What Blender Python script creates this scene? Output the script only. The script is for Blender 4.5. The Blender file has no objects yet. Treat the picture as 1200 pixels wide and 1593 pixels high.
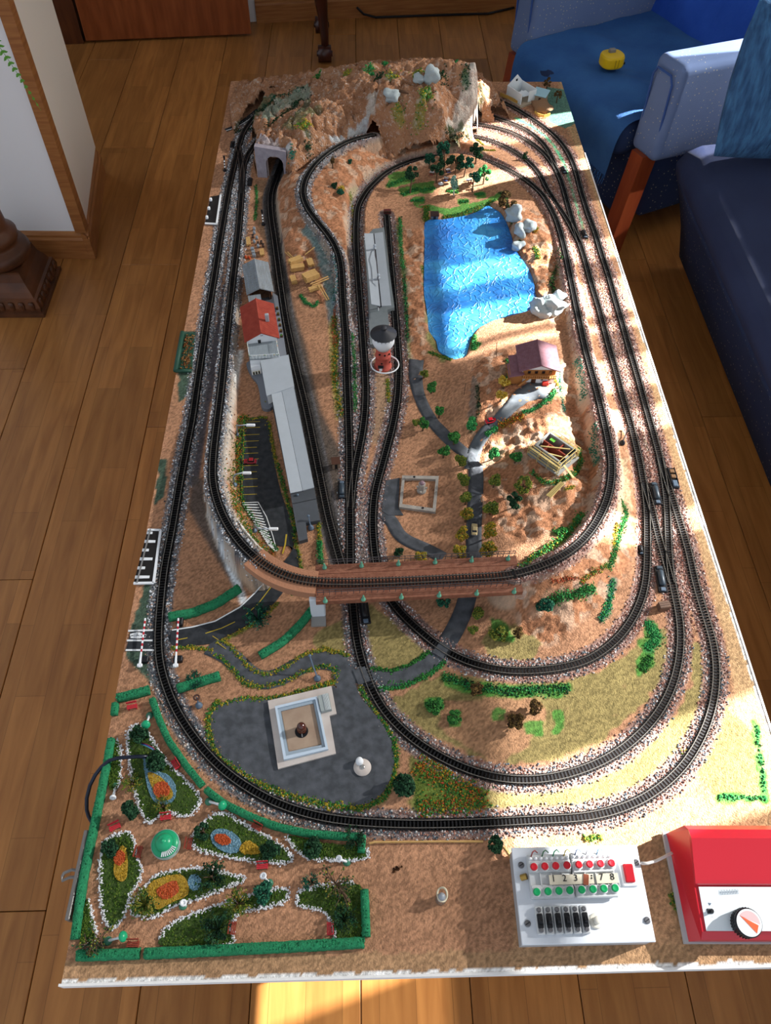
import bpy, bmesh, math, random
import numpy as np
from mathutils import Vector, Matrix
from mathutils.geometry import tessellate_polygon
random.seed(7); rng = np.random.default_rng(11)
SC = bpy.context.scene; COL = SC.collection
PI = math.pi
# ------------------------------------------------------------------ camera
Z0 = 0.45                       # height of the board top above the floor
W, L = 1.0, 2.335               # size of the layout board
F = 1220.0; CX, CY = 600.0, 796.5
CAM = np.array([0.38852862, -0.11012821, 1.15])
_pt, _yw, _rl = 0.94145458, 0.04388936, 0.02374879
_f = np.array([math.sin(_yw)*math.cos(_pt), math.cos(_yw)*math.cos(_pt), -math.sin(_pt)])
_r0 = np.array([math.cos(_yw), -math.sin(_yw), 0]); _u0 = np.cross(_r0, _f)
CR = math.cos(_rl)*_r0 + math.sin(_rl)*_u0; CU = -math.sin(_rl)*_r0 + math.cos(_rl)*_u0; CF = _f
cd = bpy.data.cameras.new('camera'); cam = bpy.data.objects.new('camera', cd); COL.objects.link(cam)
cd.sensor_fit = 'HORIZONTAL'; cd.sensor_width = 36; cd.lens = F/1200*36; cd.clip_start = .02
m = Matrix.Identity(4)
for i in range(3):
    m[i][0], m[i][1], m[i][2] = CR[i], CU[i], -CF[i]
m[0][3], m[1][3], m[2][3] = CAM[0], CAM[1], CAM[2]+Z0
cam.matrix_world = m; SC.camera = cam
# ------------------------------------------------------------------ light
SC.view_settings.view_transform = 'Standard'; SC.view_settings.look = 'None'
SC.view_settings.exposure = 0.0; SC.view_settings.gamma = 1.0
SC.view_settings.use_curve_mapping = False
wd = bpy.data.worlds.new('room_light'); SC.world = wd; wd.use_nodes = True
wd.node_tree.nodes['Background'].inputs[0].default_value = (.80, .88, 1.0, 1)
wd.node_tree.nodes['Background'].inputs[1].default_value = .90
SUN_AZ, SUN_EL = math.radians(17), math.radians(27)
sd = bpy.data.lights.new('sun', 'SUN'); sun = bpy.data.objects.new('sun', sd); COL.objects.link(sun)
sd.energy = 46; sd.angle = math.radians(.55); sd.color = (1.0, .98, .96)
_s = Vector((math.cos(SUN_AZ)*math.cos(SUN_EL), math.sin(SUN_AZ)*math.cos(SUN_EL), math.sin(SUN_EL)))
sun.rotation_euler = _s.to_track_quat('Z', 'Y').to_euler(); sun.location = _s*6
# ------------------------------------------------------------------ helpers
def lin(h):
    h = h.lstrip('#'); o = []
    for i in (0, 2, 4):
        c = int(h[i:i+2], 16)/255; o.append(c/12.92 if c <= .04045 else ((c+.055)/1.055)**2.4)
    return tuple(o)
def P(px, py, z=0.0):
    """point at height z above the board top that the photograph shows at (px,py)"""
    d = CF + (px-CX)/F*CR - (py-CY)/F*CU; t = (z-CAM[2])/d[2]; q = CAM + t*d
    return Vector((q[0], q[1], z+Z0))
def PN(pts, z=None):
    a = np.array([p[:2] for p in pts], float); zz = np.array([(p[2] if len(p) > 2 else 0) for p in pts]) if z is None else np.full(len(a), z)
    d = CF[None] + (a[:, :1]-CX)/F*CR[None] - (a[:, 1:]-CY)/F*CU[None]; t = (zz-CAM[2])/d[:, 2]
    q = CAM[None] + t[:, None]*d; return np.c_[q[:, :2], zz]
class MB:
    def __init__(s): s.v = []; s.f = []; s.c = []
    def add(s, vs, fs, col=None):
        n = len(s.v); s.v += [tuple(v) for v in vs]; s.f += [tuple(i+n for i in f) for f in fs]
        s.c += [col]*len(vs); return s
    def box(s, c, d, rz=0, M=None, col=None):
        vs = [Vector((x*d[0]/2, y*d[1]/2, z*d[2]/2)) for z in (-1, 1) for y in (-1, 1) for x in (-1, 1)]
        if rz: R = Matrix.Rotation(rz, 3, 'Z'); vs = [R @ v for v in vs]
        if M is not None: vs = [M @ v for v in vs]
        vs = [v+Vector(c) for v in vs]
        return s.add(vs, [(0,2,3,1),(4,5,7,6),(0,1,5,4),(2,6,7,3),(0,4,6,2),(1,3,7,5)], col)
    def bbox(s, c, d, b=.001, rz=0, col=None):      # box with chamfered vertical edges and top
        x, y, z = d[0]/2, d[1]/2, d[2]/2
        ring = [(x-b,-y),(x,-y+b),(x,y-b),(x-b,y),(-x+b,y),(-x,y-b),(-x,-y+b),(-x+b,-y)]
        k = lambda q: (q[0]*(1-b/x), q[1]*(1-b/y))
        vs = [(a,e,-z) for a,e in ring]+[(a,e,z-b) for a,e in ring]+[(*k(q),z) for q in ring]
        R = Matrix.Rotation(rz, 3, 'Z'); vs = [R @ Vector(v)+Vector(c) for v in vs]
        fs = [tuple(range(7,-1,-1)), tuple(range(16,24))]
        for l in (0, 8):
            fs += [(l+i, l+(i+1)%8, l+8+(i+1)%8, l+8+i) for i in range(8)]
        return s.add(vs, fs, col)
    def tube(s, path, r, n=6, col=None, close=False):
        path = [Vector(p) for p in path]; rs = r if isinstance(r, (list, tuple)) else [r]*len(path)
        vs = []; fs = []; N = len(path); prev = None
        for i, p in enumerate(path):
            a = path[(i-1) % N] if (close or i > 0) else p; b = path[(i+1) % N] if (close or i < N-1) else p
            t = (b-a).normalized() if (b-a).length > 1e-9 else Vector((0,0,1))
            if prev is None: u = t.orthogonal().normalized()
            else:
                u = prev - t*prev.dot(t); u = u.normalized() if u.length > 1e-6 else t.orthogonal().normalized()
            prev = u; w = t.cross(u)
            vs += [p + (u*math.cos(2*PI*k/n)+w*math.sin(2*PI*k/n))*rs[i] for k in range(n)]
        for i in range(N if close else N-1):
            j = (i+1) % N
            fs += [(i*n+k, i*n+(k+1)%n, j*n+(k+1)%n, j*n+k) for k in range(n)]
        if not close: fs += [tuple(range(n-1,-1,-1)), tuple((N-1)*n+k for k in range(n))]
        return s.add(vs, fs, col)
    def lathe(s, prof, c=(0,0,0), n=20, col=None, sq=0, M=None):
        vs = []; fs = []; m_ = len(prof)
        for r, z in prof:
            for k in range(n):
                v = Vector((r*math.cos(2*PI*k/n), r*math.sin(2*PI*k/n), z))
                if M is not None: v = M @ v
                vs.append(v+Vector(c))
        for i in range(m_-1): fs += [(i*n+k, i*n+(k+1)%n, (i+1)*n+(k+1)%n, (i+1)*n+k) for k in range(n)]
        fs += [tuple(range(n-1,-1,-1)), tuple((m_-1)*n+k for k in range(n))]
        return s.add(vs, fs, col)
    def prism(s, poly, z0, z1, col=None, inset=0):
        poly = [tuple(p[:2]) for p in poly]
        a = sum(poly[i][0]*poly[(i+1)%len(poly)][1]-poly[(i+1)%len(poly)][0]*poly[i][1] for i in range(len(poly)))
        if a < 0: poly = poly[::-1]
        n = len(poly); vs = [(x,y,z0) for x,y in poly]+[(x,y,z1) for x,y in poly]
        fs = [(i,(i+1)%n,n+(i+1)%n,n+i) for i in range(n)]
        if n <= 6: fs += [tuple(range(n-1,-1,-1)), tuple(range(n,2*n))]
        else:
            for t in tessellate_polygon([[Vector((x,y,0)) for x, y in poly]]):
                a_, b_, c_ = [Vector(poly[i]) for i in t]; t = t if (b_-a_).cross(c_-a_) > 0 else t[::-1]
                fs += [tuple(n+i for i in t), tuple(t[::-1])]
        return s.add(vs, fs, col)
    def slab(s, q, t, col=None):                  # quad (4 points) given thickness t downwards
        q = [Vector(v) for v in q]; nrm = (q[1]-q[0]).cross(q[3]-q[0]).normalized()
        if nrm.z < 0: q = q[::-1]; nrm = -nrm
        vs = q+[v-nrm*t for v in q]
        return s.add(vs, [(0,1,2,3),(7,6,5,4)]+[((i+1)%4,i,4+i,4+(i+1)%4) for i in range(4)], col)
    def gem(s, c, r, col=None, j=.35):            # a small irregular grain: 8 triangles
        d = [(1,0,0),(-1,0,0),(0,1,0),(0,-1,0),(0,0,1),(0,0,-1)]; a = random.random()*6.3; ca, sa = math.cos(a), math.sin(a)
        vs = []
        for x, y, z in d:
            q = r*(1+random.uniform(-j, j)); vs.append((c[0]+q*(x*ca-y*sa), c[1]+q*(x*sa+y*ca), c[2]+q*z*.8))
        return s.add(vs, [(0,2,4),(2,1,4),(1,3,4),(3,0,4),(2,0,5),(1,2,5),(3,1,5),(0,3,5)], col)
    def mesh(s, name, mt, smooth=False):
        me = bpy.data.meshes.new(name); me.from_pydata(s.v, [], s.f); me.materials.append(mt)
        if any(c is not None for c in s.c):
            at = me.color_attributes.new('Col', 'FLOAT_COLOR', 'POINT')
            at.data.foreach_set('color', np.array([(*(c or (.5,.5,.5)), 1) for c in s.c], np.float32).ravel())
        if smooth: me.polygons.foreach_set('use_smooth', [True]*len(me.polygons))
        me.update(); return me
    def build(s, name, mt, parent=None, smooth=False, loc=None, kind=None, label=None):
        o = bpy.data.objects.new(name, s.mesh(name, mt, smooth)); COL.objects.link(o)
        if parent is not None: o.parent = parent
        if loc is not None: o.location = loc
        if kind: o['kind'] = kind
        if label: o['label'] = label
        return o
def thing(name, label, cat, loc=(0,0,0), rz=0, group=None):
    o = bpy.data.objects.new(name, None); COL.objects.link(o); o.location = loc; o.rotation_euler = (0,0,rz)
    o.empty_display_size = .02; o['label'] = label; o['category'] = cat
    if group: o['group'] = group
    return o
def tag(o, label, cat, group=None):
    o['label'] = label; o['category'] = cat
    if group: o['group'] = group
    return o
def part(mesh_or_obj, name, parent, loc=(0,0,0), rz=0, sc=None):
    o = bpy.data.objects.new(name, mesh_or_obj); COL.objects.link(o); o.parent = parent; o.location = loc; o.rotation_euler = (0,0,rz)
    if sc is not None: o.scale = (sc,)*3 if not isinstance(sc, (tuple, list)) else sc
    return o
def copy_tree(o, parent=None):
    c = o.copy(); COL.objects.link(c)
    if parent is not None: c.parent = parent
    for ch in list(o.children): copy_tree(ch, c)
    return c
# ------------------------------------------------------------------ materials
_M = {}
def mat(name, col=(.5,.5,.5), rough=.7, metal=0, var=0, vscale=60, bump=0, bscale=200, vcol=False, spec=.3, emis=None, c2=None, wood=None, rnd=0, bdist=.002, detail=4, trans=0, weave=None):
    if name in _M: return _M[name]
    if isinstance(col, str): col = lin(col)
    if isinstance(c2, str): c2 = lin(c2)
    mt = bpy.data.materials.new(name); mt.use_nodes = True; nt = mt.node_tree; N = nt.nodes; Lk = nt.links
    b = N['Principled BSDF']; b.inputs['Roughness'].default_value = rough; b.inputs['Metallic'].default_value = metal
    b.inputs['Specular IOR Level'].default_value = spec; b.inputs['Base Color'].default_value = (*col, 1)
    if trans: b.inputs['Transmission Weight'].default_value = trans
    tc = N.new('ShaderNodeTexCoord'); out = None
    if vcol:
        a = N.new('ShaderNodeVertexColor'); a.layer_name = 'Col'; out = a.outputs['Color']
    if c2 is not None:
        nz = N.new('ShaderNodeTexNoise'); nz.inputs['Scale'].default_value = vscale; nz.inputs['Detail'].default_value = detail
        mp = N.new('ShaderNodeMapping'); Lk.new(tc.outputs['Object'], mp.inputs[0]); Lk.new(mp.outputs[0], nz.inputs['Vector'])
        if wood: mp.inputs['Scale'].default_value = wood
        rp = N.new('ShaderNodeValToRGB'); rp.color_ramp.elements[0].position = .35; rp.color_ramp.elements[1].position = .68
        rp.color_ramp.elements[0].color = (*col, 1); rp.color_ramp.elements[1].color = (*c2, 1)
        Lk.new(nz.outputs['Fac'], rp.inputs[0]); out = rp.outputs[0]
    if var or rnd:
        hs = N.new('ShaderNodeHueSaturation')
        if out is not None: Lk.new(out, hs.inputs['Color'])
        else: hs.inputs['Color'].default_value = (*col, 1)
        if var:
            nz = N.new('ShaderNodeTexNoise'); nz.inputs['Scale'].default_value = vscale; nz.inputs['Detail'].default_value = 5
            nz.inputs['Roughness'].default_value = .7
            Lk.new(tc.outputs['Object'], nz.inputs['Vector'])
            mr = N.new('ShaderNodeMapRange'); mr.inputs[1].default_value = .25; mr.inputs[2].default_value = .75
            mr.inputs[3].default_value = 1-var; mr.inputs[4].default_value = 1+var
            Lk.new(nz.outputs['Fac'], mr.inputs[0]); v = mr.outputs[0]
        if rnd:
            oi = N.new('ShaderNodeObjectInfo'); m2 = N.new('ShaderNodeMapRange'); m2.inputs[3].default_value = 1-rnd; m2.inputs[4].default_value = 1+rnd
            Lk.new(oi.outputs['Random'], m2.inputs[0])
            if var:
                mu = N.new('ShaderNodeMath'); mu.operation = 'MULTIPLY'; Lk.new(v, mu.inputs[0]); Lk.new(m2.outputs[0], mu.inputs[1]); v = mu.outputs[0]
            else: v = m2.outputs[0]
        Lk.new(v, hs.inputs['Value']); out = hs.outputs[0]
    if out is not None: Lk.new(out, b.inputs['Base Color'])
    if weave:                                     # woven cloth: fine ribs and small pale dots
        sc_, dot, dsc = weave
        w1 = N.new('ShaderNodeTexWave'); w1.inputs['Scale'].default_value = sc_; w1.bands_direction = 'DIAGONAL'
        Lk.new(tc.outputs['Object'], w1.inputs['Vector'])
        bp = N.new('ShaderNodeBump'); bp.inputs['Strength'].default_value = .5; bp.inputs['Distance'].default_value = .001
        Lk.new(w1.outputs['Fac'], bp.inputs['Height']); Lk.new(bp.outputs[0], b.inputs['Normal'])
        if dot:
            vo = N.new('ShaderNodeTexVoronoi'); vo.inputs['Scale'].default_value = dsc; vo.inputs['Randomness'].default_value = .55
            Lk.new(tc.outputs['Object'], vo.inputs['Vector'])
            lt = N.new('ShaderNodeMath'); lt.operation = 'LESS_THAN'; lt.inputs[1].default_value = .13
            Lk.new(vo.outputs['Distance'], lt.inputs[0])
            mx = N.new('ShaderNodeMix'); mx.data_type = 'RGBA'; Lk.new(lt.outputs[0], mx.inputs[0])
            if out is not None: Lk.new(out, mx.inputs[6])
            else: mx.inputs[6].default_value = (*col, 1)
            mx.inputs[7].default_value = (*dot, 1); Lk.new(mx.outputs[2], b.inputs['Base Color'])
    elif bump:
        nz = N.new('ShaderNodeTexNoise'); nz.inputs['Scale'].default_value = bscale; nz.inputs['Detail'].default_value = 3
        mp = N.new('ShaderNodeMapping'); Lk.new(tc.outputs['Object'], mp.inputs[0]); Lk.new(mp.outputs[0], nz.inputs['Vector'])
        if wood: mp.inputs['Scale'].default_value = wood
        bp = N.new('ShaderNodeBump'); bp.inputs['Strength'].default_value = bump; bp.inputs['Distance'].default_value = bdist
        Lk.new(nz.outputs['Fac'], bp.inputs['Height']); Lk.new(bp.outputs[0], b.inputs['Normal'])
    _M[name] = mt; return mt
# ------------------------------------------------------------------ track lines, traced on the board (px, py, height)
A_L = [(440,150),(418,166),(396,182),(379,205),(371,230),(364,260),(356,295),(350,330),(344,364),(334,429),(320,511),(307,601),(300,651),(284,730),(269,819),(255,891),(248,963),(246,1015),(253,1053),(272,1103),(299,1145),(333,1187),(372,1218),(425,1249),(487,1270),(544,1279),(621,1283),(680,1283),(750,1281),(840,1276),(910,1273),(960,1262),(1010,1240),(1060,1199),(1083,1164),(1100,1130),(1110,1095),(1115,1060),(1114,1030),(1110,1000),(1100,970),(1090,937),(1080,905),(1075,875),(1065,837),(1054,802),(1044,770),(1032,735),(1026,710),(1017,677),(1005,635),(992,586),(979,543),(968,503),(957,466),(947,429),(936,397),(927,365),(916,337),(904,298),(896,266),(885,239),(867,215),(845,197),(821,181),(803,170),(780,158),(757,150)]
A_ = [(x,y,0) for x,y in A_L]
XO = [(371,230,0),(374,245,0),(377,270,0),(376,302,0)]
B1 = [(428,196,0),(412,209,0),(397,225,0),(386,240,0),(379,258,0),(377,280,0),(376,302,0),(374,330,0),(371,364,.002),(364,422,.008),(354,511,.018),(345,601,.03),(338,658,.038),(332,705,.046),(330,748,.053),(338,783,.058),(354,819,.063),(381,855,.067),(416,884,.07),(459,902,.07),(490,906,.07)]
BB = [(517,907,.07),(588,906,.07),(660,903,.07),(720,900,.07),(780,897,.07)]
B2 = [(800,895,.07),(832,885,.07),(875,868,.07),(910,840,.068),(934,805,.066),(948,770,.063),(953,728,.058),(948,693,.054),(938,647,.049),(927,602,.045),(917,567,.041),(908,532,.037),(903,506,.034),(895,469,.03),(887,429,.026),(880,394,.022),(872,362,.019),(864,338,.016),(845,303,.012),(821,282,.009),(792,265,.006),(760,251,.004),(728,245,.003),(688,243,.003),(653,247,.003),(627,255,.002),(597,270,.002),(570,297,0),(556,322,0),(554,352,0),(554,385,0),(558,440,0),(563,504,0),(567,559,0),(569,596,0),(569,630,0),(565,670,0),(557,709,0),(549,751,0),(546,791,0)]
B_ = B1+BB+B2
C_ = [(602,336,0),(605,376,0),(609,422,0),(614,477,0),(618,532,0),(621,575,0),(619,620,0),(611,664,0),(601,701,0),(593,731,0),(584,761,0),(580,791,0),(580,831,0),(584,871,0),(592,905,0),(605,932,0),(625,957,0),(650,980,0),(675,1002,0),(705,1022,0),(742,1036,0),(790,1046,0),(850,1044,0),(907,1033,0),(937,1016,0),(967,990,0),(987,960,0),(1000,930,0),(1006,900,0),(1007,855,0),(1007,817,0),(1006,785,0),(1001,750,0),(995,717,0),(985,675,0),(975,637,0),(971,629,0),(960,583,0),(949,546,0),(940,511,0),(931,477,0),(920,442,0),(911,407,0),(901,376,0),(891,346,0),(883,317,0),(875,287,0),(864,261,0),(856,239,0),(845,223,0),(824,205,0),(797,193,0),(765,181,0),(736,174,0),(700,168,0)]
T3 = [(866,266,0),(856,250,0),(845,237,0),(824,221,0),(797,207,0),(771,199,0),(741,194,0),(705,188,0)]
T4 = [(901,378,0),(893,362,0),(883,343,0),(867,320,0),(852,297,0),(840,271,0),(821,250,0),(797,234,0),(771,222,0),(744,214,0),(712,208,0)]
D_ = [(1026,712,0),(1034,752,0),(1038,792,0),(1039,830,0),(1040,860,0),(1044,905,0),(1052,935,0),(1059,975,0),(1059,1007,0),(1054,1045,0),(1042,1080,0),(1022,1115,0),(995,1145,0),(967,1168,0),(930,1190,0),(870,1210,0),(810,1216,0),(750,1207,0),(700,1187,0),(650,1158,0),(620,1132,0),(595,1105,0),(577,1072,0),(565,1037,0),(556,1005,0),(552,972,0),(549,935,0),(546,900,0),(545,871,0),(545,811,0),(544,761,0),(544,700,0),(542,640,0),(540,590,0),(539,532,.004),(536,495,.01),(533,458,.018),(532,427,.026),(529,401,.034),(521,381,.041),(508,362,.046),(493,345,.05),(478,325,.054),(470,302,.057),(474,280,.06),(490,255,.061),(515,234,.062),(542,220,.062),(570,212,.062),(582,210,.062)]
CROSS = [(1001,752,0),(1008,772,0),(1015,795,0),(1022,830,0),(1032,862,0),(1039,888,0),(1044,908,0)]
E_ = [(440,252,0),(430,277,0),(422,297,0),(420,315,0),(422,340,0),(427,372,0),(436,440,0),(445,501,0),(459,565,0),(477,637,0),(490,701,0),(500,751,0),(510,801,0),(518,831,0),(528,867,0),(537,895,0),(546,925,0)]
def resample(P3, step=.004):
    d = np.r_[0, np.cumsum(np.linalg.norm(np.diff(P3[:, :2], axis=0), axis=1))]
    n = max(4, int(d[-1]/step)); t = np.linspace(0, d[-1], n+1)
    return np.c_[[np.interp(t, d, P3[:, i]) for i in range(3)]].T
def smooth(Q, w):
    k = np.hanning(2*w+3)[1:-1]; k /= k.sum(); R = Q.copy()
    # reflect both ends so the ends stay where they are
    a = 2*Q[0]-Q[w:0:-1]; b = 2*Q[-1]-Q[-2:-w-2:-1]; E_x = np.vstack([a, Q, b])
    for i in range(Q.shape[1]): R[:, i] = np.convolve(E_x[:, i], k, 'valid')
    return R
def line(pts, w=14, step=.004):
    Q = resample(PN(pts), step)
    return smooth(Q, min(w, len(Q)//2-2))
TR = {k: line(v) for k, v in dict(A=A_, XO=XO, B=B_, C=C_, T3=T3, T4=T4, D=D_, CROSS=CROSS, E=E_).items()}
# ------------------------------------------------------------------ heights of the ground and of the mountain (relative to the board top)
G_S = .003; NX, NY = int(W/G_S)+1, int(L/G_S)+1
XS = np.linspace(0, W, NX); YS = np.linspace(0, L, NY); GX, GY = np.meshgrid(XS, YS, indexing='ij')
def vnoise(cell, seed):
    r = np.random.default_rng(seed); nx, ny = int(W/cell)+3, int(L/cell)+3; g = r.random((nx, ny))
    fx, fy = GX/cell, GY/cell; ix, iy = fx.astype(int), fy.astype(int); tx, ty = fx-ix, fy-iy
    tx, ty = tx*tx*(3-2*tx), ty*ty*(3-2*ty)
    return (g[ix,iy]*(1-tx)+g[ix+1,iy]*tx)*(1-ty)+(g[ix,iy+1]*(1-tx)+g[ix+1,iy+1]*tx)*ty
def fbm(cell, n, seed): return sum((vnoise(cell/2**i, seed+i)-.5)/2**i for i in range(n))
def rbf(ctrl):
    X = np.array(ctrl, float); n = len(X); D_m = np.linalg.norm(X[:, None, :2]-X[None, :, :2], axis=2)
    Am = np.zeros((n+1, n+1)); Am[:n, :n] = D_m - 1e-6*np.eye(n); Am[:n, n] = 1; Am[n, :n] = 1
    w = np.linalg.solve(Am, np.r_[X[:, 2], 0]); H = np.full(GX.shape, w[n])
    for i in range(n): H += w[i]*np.hypot(GX-X[i, 0], GY-X[i, 1])
    return H
def inside(poly, X=None, Y=None):
    X = GX if X is None else X; Y = GY if Y is None else Y
    poly = np.asarray(poly)[:, :2]; r = np.zeros(X.shape, bool)
    bb = (X >= poly[:, 0].min()) & (X <= poly[:, 0].max()) & (Y >= poly[:, 1].min()) & (Y <= poly[:, 1].max())
    xs, ys = X[bb], Y[bb]; c = np.zeros(xs.shape, bool); n = len(poly)
    for i in range(n):
        x1, y1 = poly[i]; x2, y2 = poly[(i+1) % n]
        if y1 == y2: continue
        c ^= ((y1 > ys) != (y2 > ys)) & (xs < (x2-x1)*(ys-y1)/(y2-y1)+x1)
    r[bb] = c; return r
def blur(M, n):
    M = M.astype(float)
    for _ in range(n):
        Q = np.pad(M, 1, 'edge'); M = (Q[:-2,1:-1]+Q[2:,1:-1]+Q[1:-1,:-2]+Q[1:-1,2:]+2*M)/6
    return M
ctrl = [(x, y, 0) for x, y in [(0,0),(.25,0),(.5,0),(.75,0),(1,0),(0,.3),(0,.6),(0,.9),(0,1.2),(0,1.5),(0,1.8),(0,2.1),(0,2.33),(.3,2.33),(.6,2.33),(.9,2.33),(1,2.33),(1,.3),(1,.6),(1,.9),(1,1.2),(1,1.5),(1,1.8),(1,2.1)]]
for k, Q in TR.items():
    if k != 'B': ctrl += [tuple(q) for q in Q[8:-8:22] if q[2] < .004]
_flat = [(380,570),(380,650),(375,740),(400,800),(430,850),(300,930),(340,960),(430,950),(480,985),(400,400),(410,330),(460,600),(500,640),(470,560),(500,500),(450,480),(520,600),(590,460),(590,620),(560,780),(640,330),(690,340),(800,400),(740,420),(680,460),(760,480),(700,530),(700,550),(650,600),(690,640),(650,700),(690,740),(640,780),(620,830),(700,840),(735,850),(740,700),(735,790),(600,960),(620,1030),(700,960),(740,960),(720,1080),(850,1110),(930,1100),(700,1120),(430,1100),(560,1150),(470,1200),(350,1120),(200,1250),(250,1400),(450,1400),(650,1400),(900,1400),(180,1150),(1090,1250),(1050,1000),(620,1220)]
_flat += [(405,915),(440,935),(470,945),(430,880),(450,870),(350,930),(330,880),(310,820),(300,760),(470,880),(395,870)]
ctrl += [tuple(q) for q in PN(_flat, 0)]
_hill = [(740,583,.026),(760,562,.036),(800,545,.036),(850,560,.038),(868,590,.04),(830,600,.042),(800,608,.04),(815,640,.042),(865,640,.044),(885,680,.046),(858,705,.046),(820,680,.034),(790,660,.028),(765,655,.022),(750,670,.016),(748,610,.034),(742,640,.026),(735,705,.004),(770,720,.016),(820,740,.036),(870,745,.04),(905,760,.04),(880,800,.034),(830,780,.03),(790,780,.02),(765,790,.012),(760,830,.008),(790,830,.022),(820,845,.028),(800,860,.028),(860,830,.04),(895,640,.012),(905,690,.012),(918,740,.014),(885,600,.014),(920,775,.03),
 (640,360,.014),(635,420,.016),(640,480,.014),(648,520,.012),(660,560,.004),(620,300,.008),(700,310,.006),(745,300,.006),(680,270,.006),(790,335,.02),(812,355,.026),(835,370,.022),(825,420,.012),(845,450,.012),(860,480,.02),(850,390,.016),(800,500,.012),(770,520,.016),(740,545,.012),(850,530,.026),
 (520,290,.046),(540,262,.046),(500,310,.05),(530,330,.036),(520,355,.034),(560,262,.03),(585,262,.014),(545,300,.03),(540,380,.016),(545,330,.016),(525,250,.056),(560,235,.052),(610,248,.012),
 (440,330,.034),(450,360,.034),(462,385,.028),(442,300,.044),(452,275,.056),(480,400,.016),(498,430,.012),(505,460,.01),
 (830,905,.06),(860,900,.06),(890,890,.062),(920,870,.058),(945,840,.056),(965,800,.04),(972,760,.03),(975,710,.02),(965,670,.024),(950,640,.028),(860,940,.034),(900,930,.034),(940,900,.03),(970,860,.018),(840,955,.022),(820,975,.008),(870,980,.01),(920,960,.012),(960,920,.006),(985,820,.006),(990,780,.004),
 (735,228,.03),(715,226,.036),(760,243,.012),(790,255,.010),(820,262,.008),
 (790,1110,.008),(830,1090,.006)]
ctrl += [tuple(q) for q in PN(_hill)]
Gh = np.clip(rbf(ctrl), 0, .09); Gh[Gh < .0015] = 0; Gh = blur(Gh, 2)
# distance to the nearest track and that track's height
DT = np.full(GX.shape, 1.0); ZT = np.zeros(GX.shape); RD = 16
NOB = TR['B']; bx0, bx1 = .214, .628
TR_T = {k: v for k, v in TR.items() if k != 'B'}
isb = (NOB[:, 1] < .60) & (NOB[:, 0] > bx0) & (NOB[:, 0] < bx1) & (NOB[:, 2] > .06)
TR_T['Ba'] = NOB[~isb]
for Q in TR_T.values():
    for x, y, z in Q:
        i, j = int(round(x/W*(NX-1))), int(round(y/L*(NY-1))); a, b, c, d = max(0, i-RD), min(NX, i+RD+1), max(0, j-RD), min(NY, j+RD+1)
        if a >= b or c >= d: continue
        dd = np.hypot(GX[a:b, c:d]-x, GY[a:b, c:d]-y); m_ = dd < DT[a:b, c:d]
        DT[a:b, c:d][m_] = dd[m_]; ZT[a:b, c:d][m_] = z
rough = fbm(.03, 4, 5)                     # -.9 .. .9
ROCK = np.zeros(GX.shape)
rk = [[(735,575),(760,550),(880,560),(930,690),(930,780),(880,830),(810,850),(750,800),(745,720),(730,640)],[(625,350),(660,350),(665,560),(640,600),(625,560)],
      [(430,290),(470,262),(560,225),(600,250),(560,310),(550,400),(500,470),(470,420),(440,400)],[(810,910),(900,880),(990,760),(960,620),(1000,830),(960,920),(860,1000),(800,980)],[(785,310),(860,330),(900,480),(870,520),(840,480),(790,380)],[(560,203),(740,215),(738,246),(600,258),(565,236)],[(700,215),(780,240),(830,270),(770,250),(700,235)]]
for p in rk: ROCK = np.maximum(ROCK, inside(PN(p, .02)))
ROCK = np.clip(blur(ROCK, 6), 0, 1)
Gh = Gh + ROCK*rough*.010*np.clip((DT-.02)/.02, 0, 1)
sl = np.where(GX < .34, np.where(inside(PN([(366,540),(392,560),(385,650),(388,780),(440,870),(400,858),(348,800),(333,740),(345,640)],.02)), 2.4, 7.), 2.2); e = np.maximum(DT-.0155, 0)*sl
near = DT < .05
Gh = np.where(near, np.minimum(np.maximum(Gh, ZT-e), ZT+e), Gh)
Gh = np.clip(Gh, -.0, .2); Gh[DT < .015] = ZT[DT < .015]
POND = [(662,345),(690,341),(725,335),(745,328),(758,320),(768,324),(780,332),(790,350),(797,370),(800,385),(812,402),(826,425),(832,445),(834,460),(842,474),(836,482),(815,489),(790,494),(765,500),(742,512),(733,525),(728,545),(722,558),(708,560),(695,553),(683,545),(679,530),(668,515),(666,500),(664,480),(660,455),(660,420),(661,380)]
PLAZA = [(418,1088),(380,1086),(345,1094),(330,1112),(329,1135),(338,1166),(360,1187),(395,1210),(448,1233),(513,1249),(563,1253),(598,1230),(613,1191),(610,1155),(590,1120),(565,1090),(555,1070),(550,1045),(520,1040),(522,1070),(515,1068)]
STREET = [(382,655),(415,652),(420,680),(427,720),(437,765),(452,810),(458,840),(450,865),(425,890),(412,904),(395,923),(372,945),(333,967),(300,975),(269,979),(268,1004),(318,1003),(337,997),(364,984),(395,966),(429,936),(455,900),(466,880),(466,862),(450,850),(437,850),(425,842),(395,795),(377,770),(376,700)]
for p_ in (POND, PLAZA, STREET):
    f_ = np.clip(blur(inside(PN(p_, 0)), 3)*2, 0, 1); Gh = Gh*(1-f_)-.001*f_*(p_ is POND)
Gh = np.where(DT < .015, ZT, Gh)
G = Gh
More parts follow.
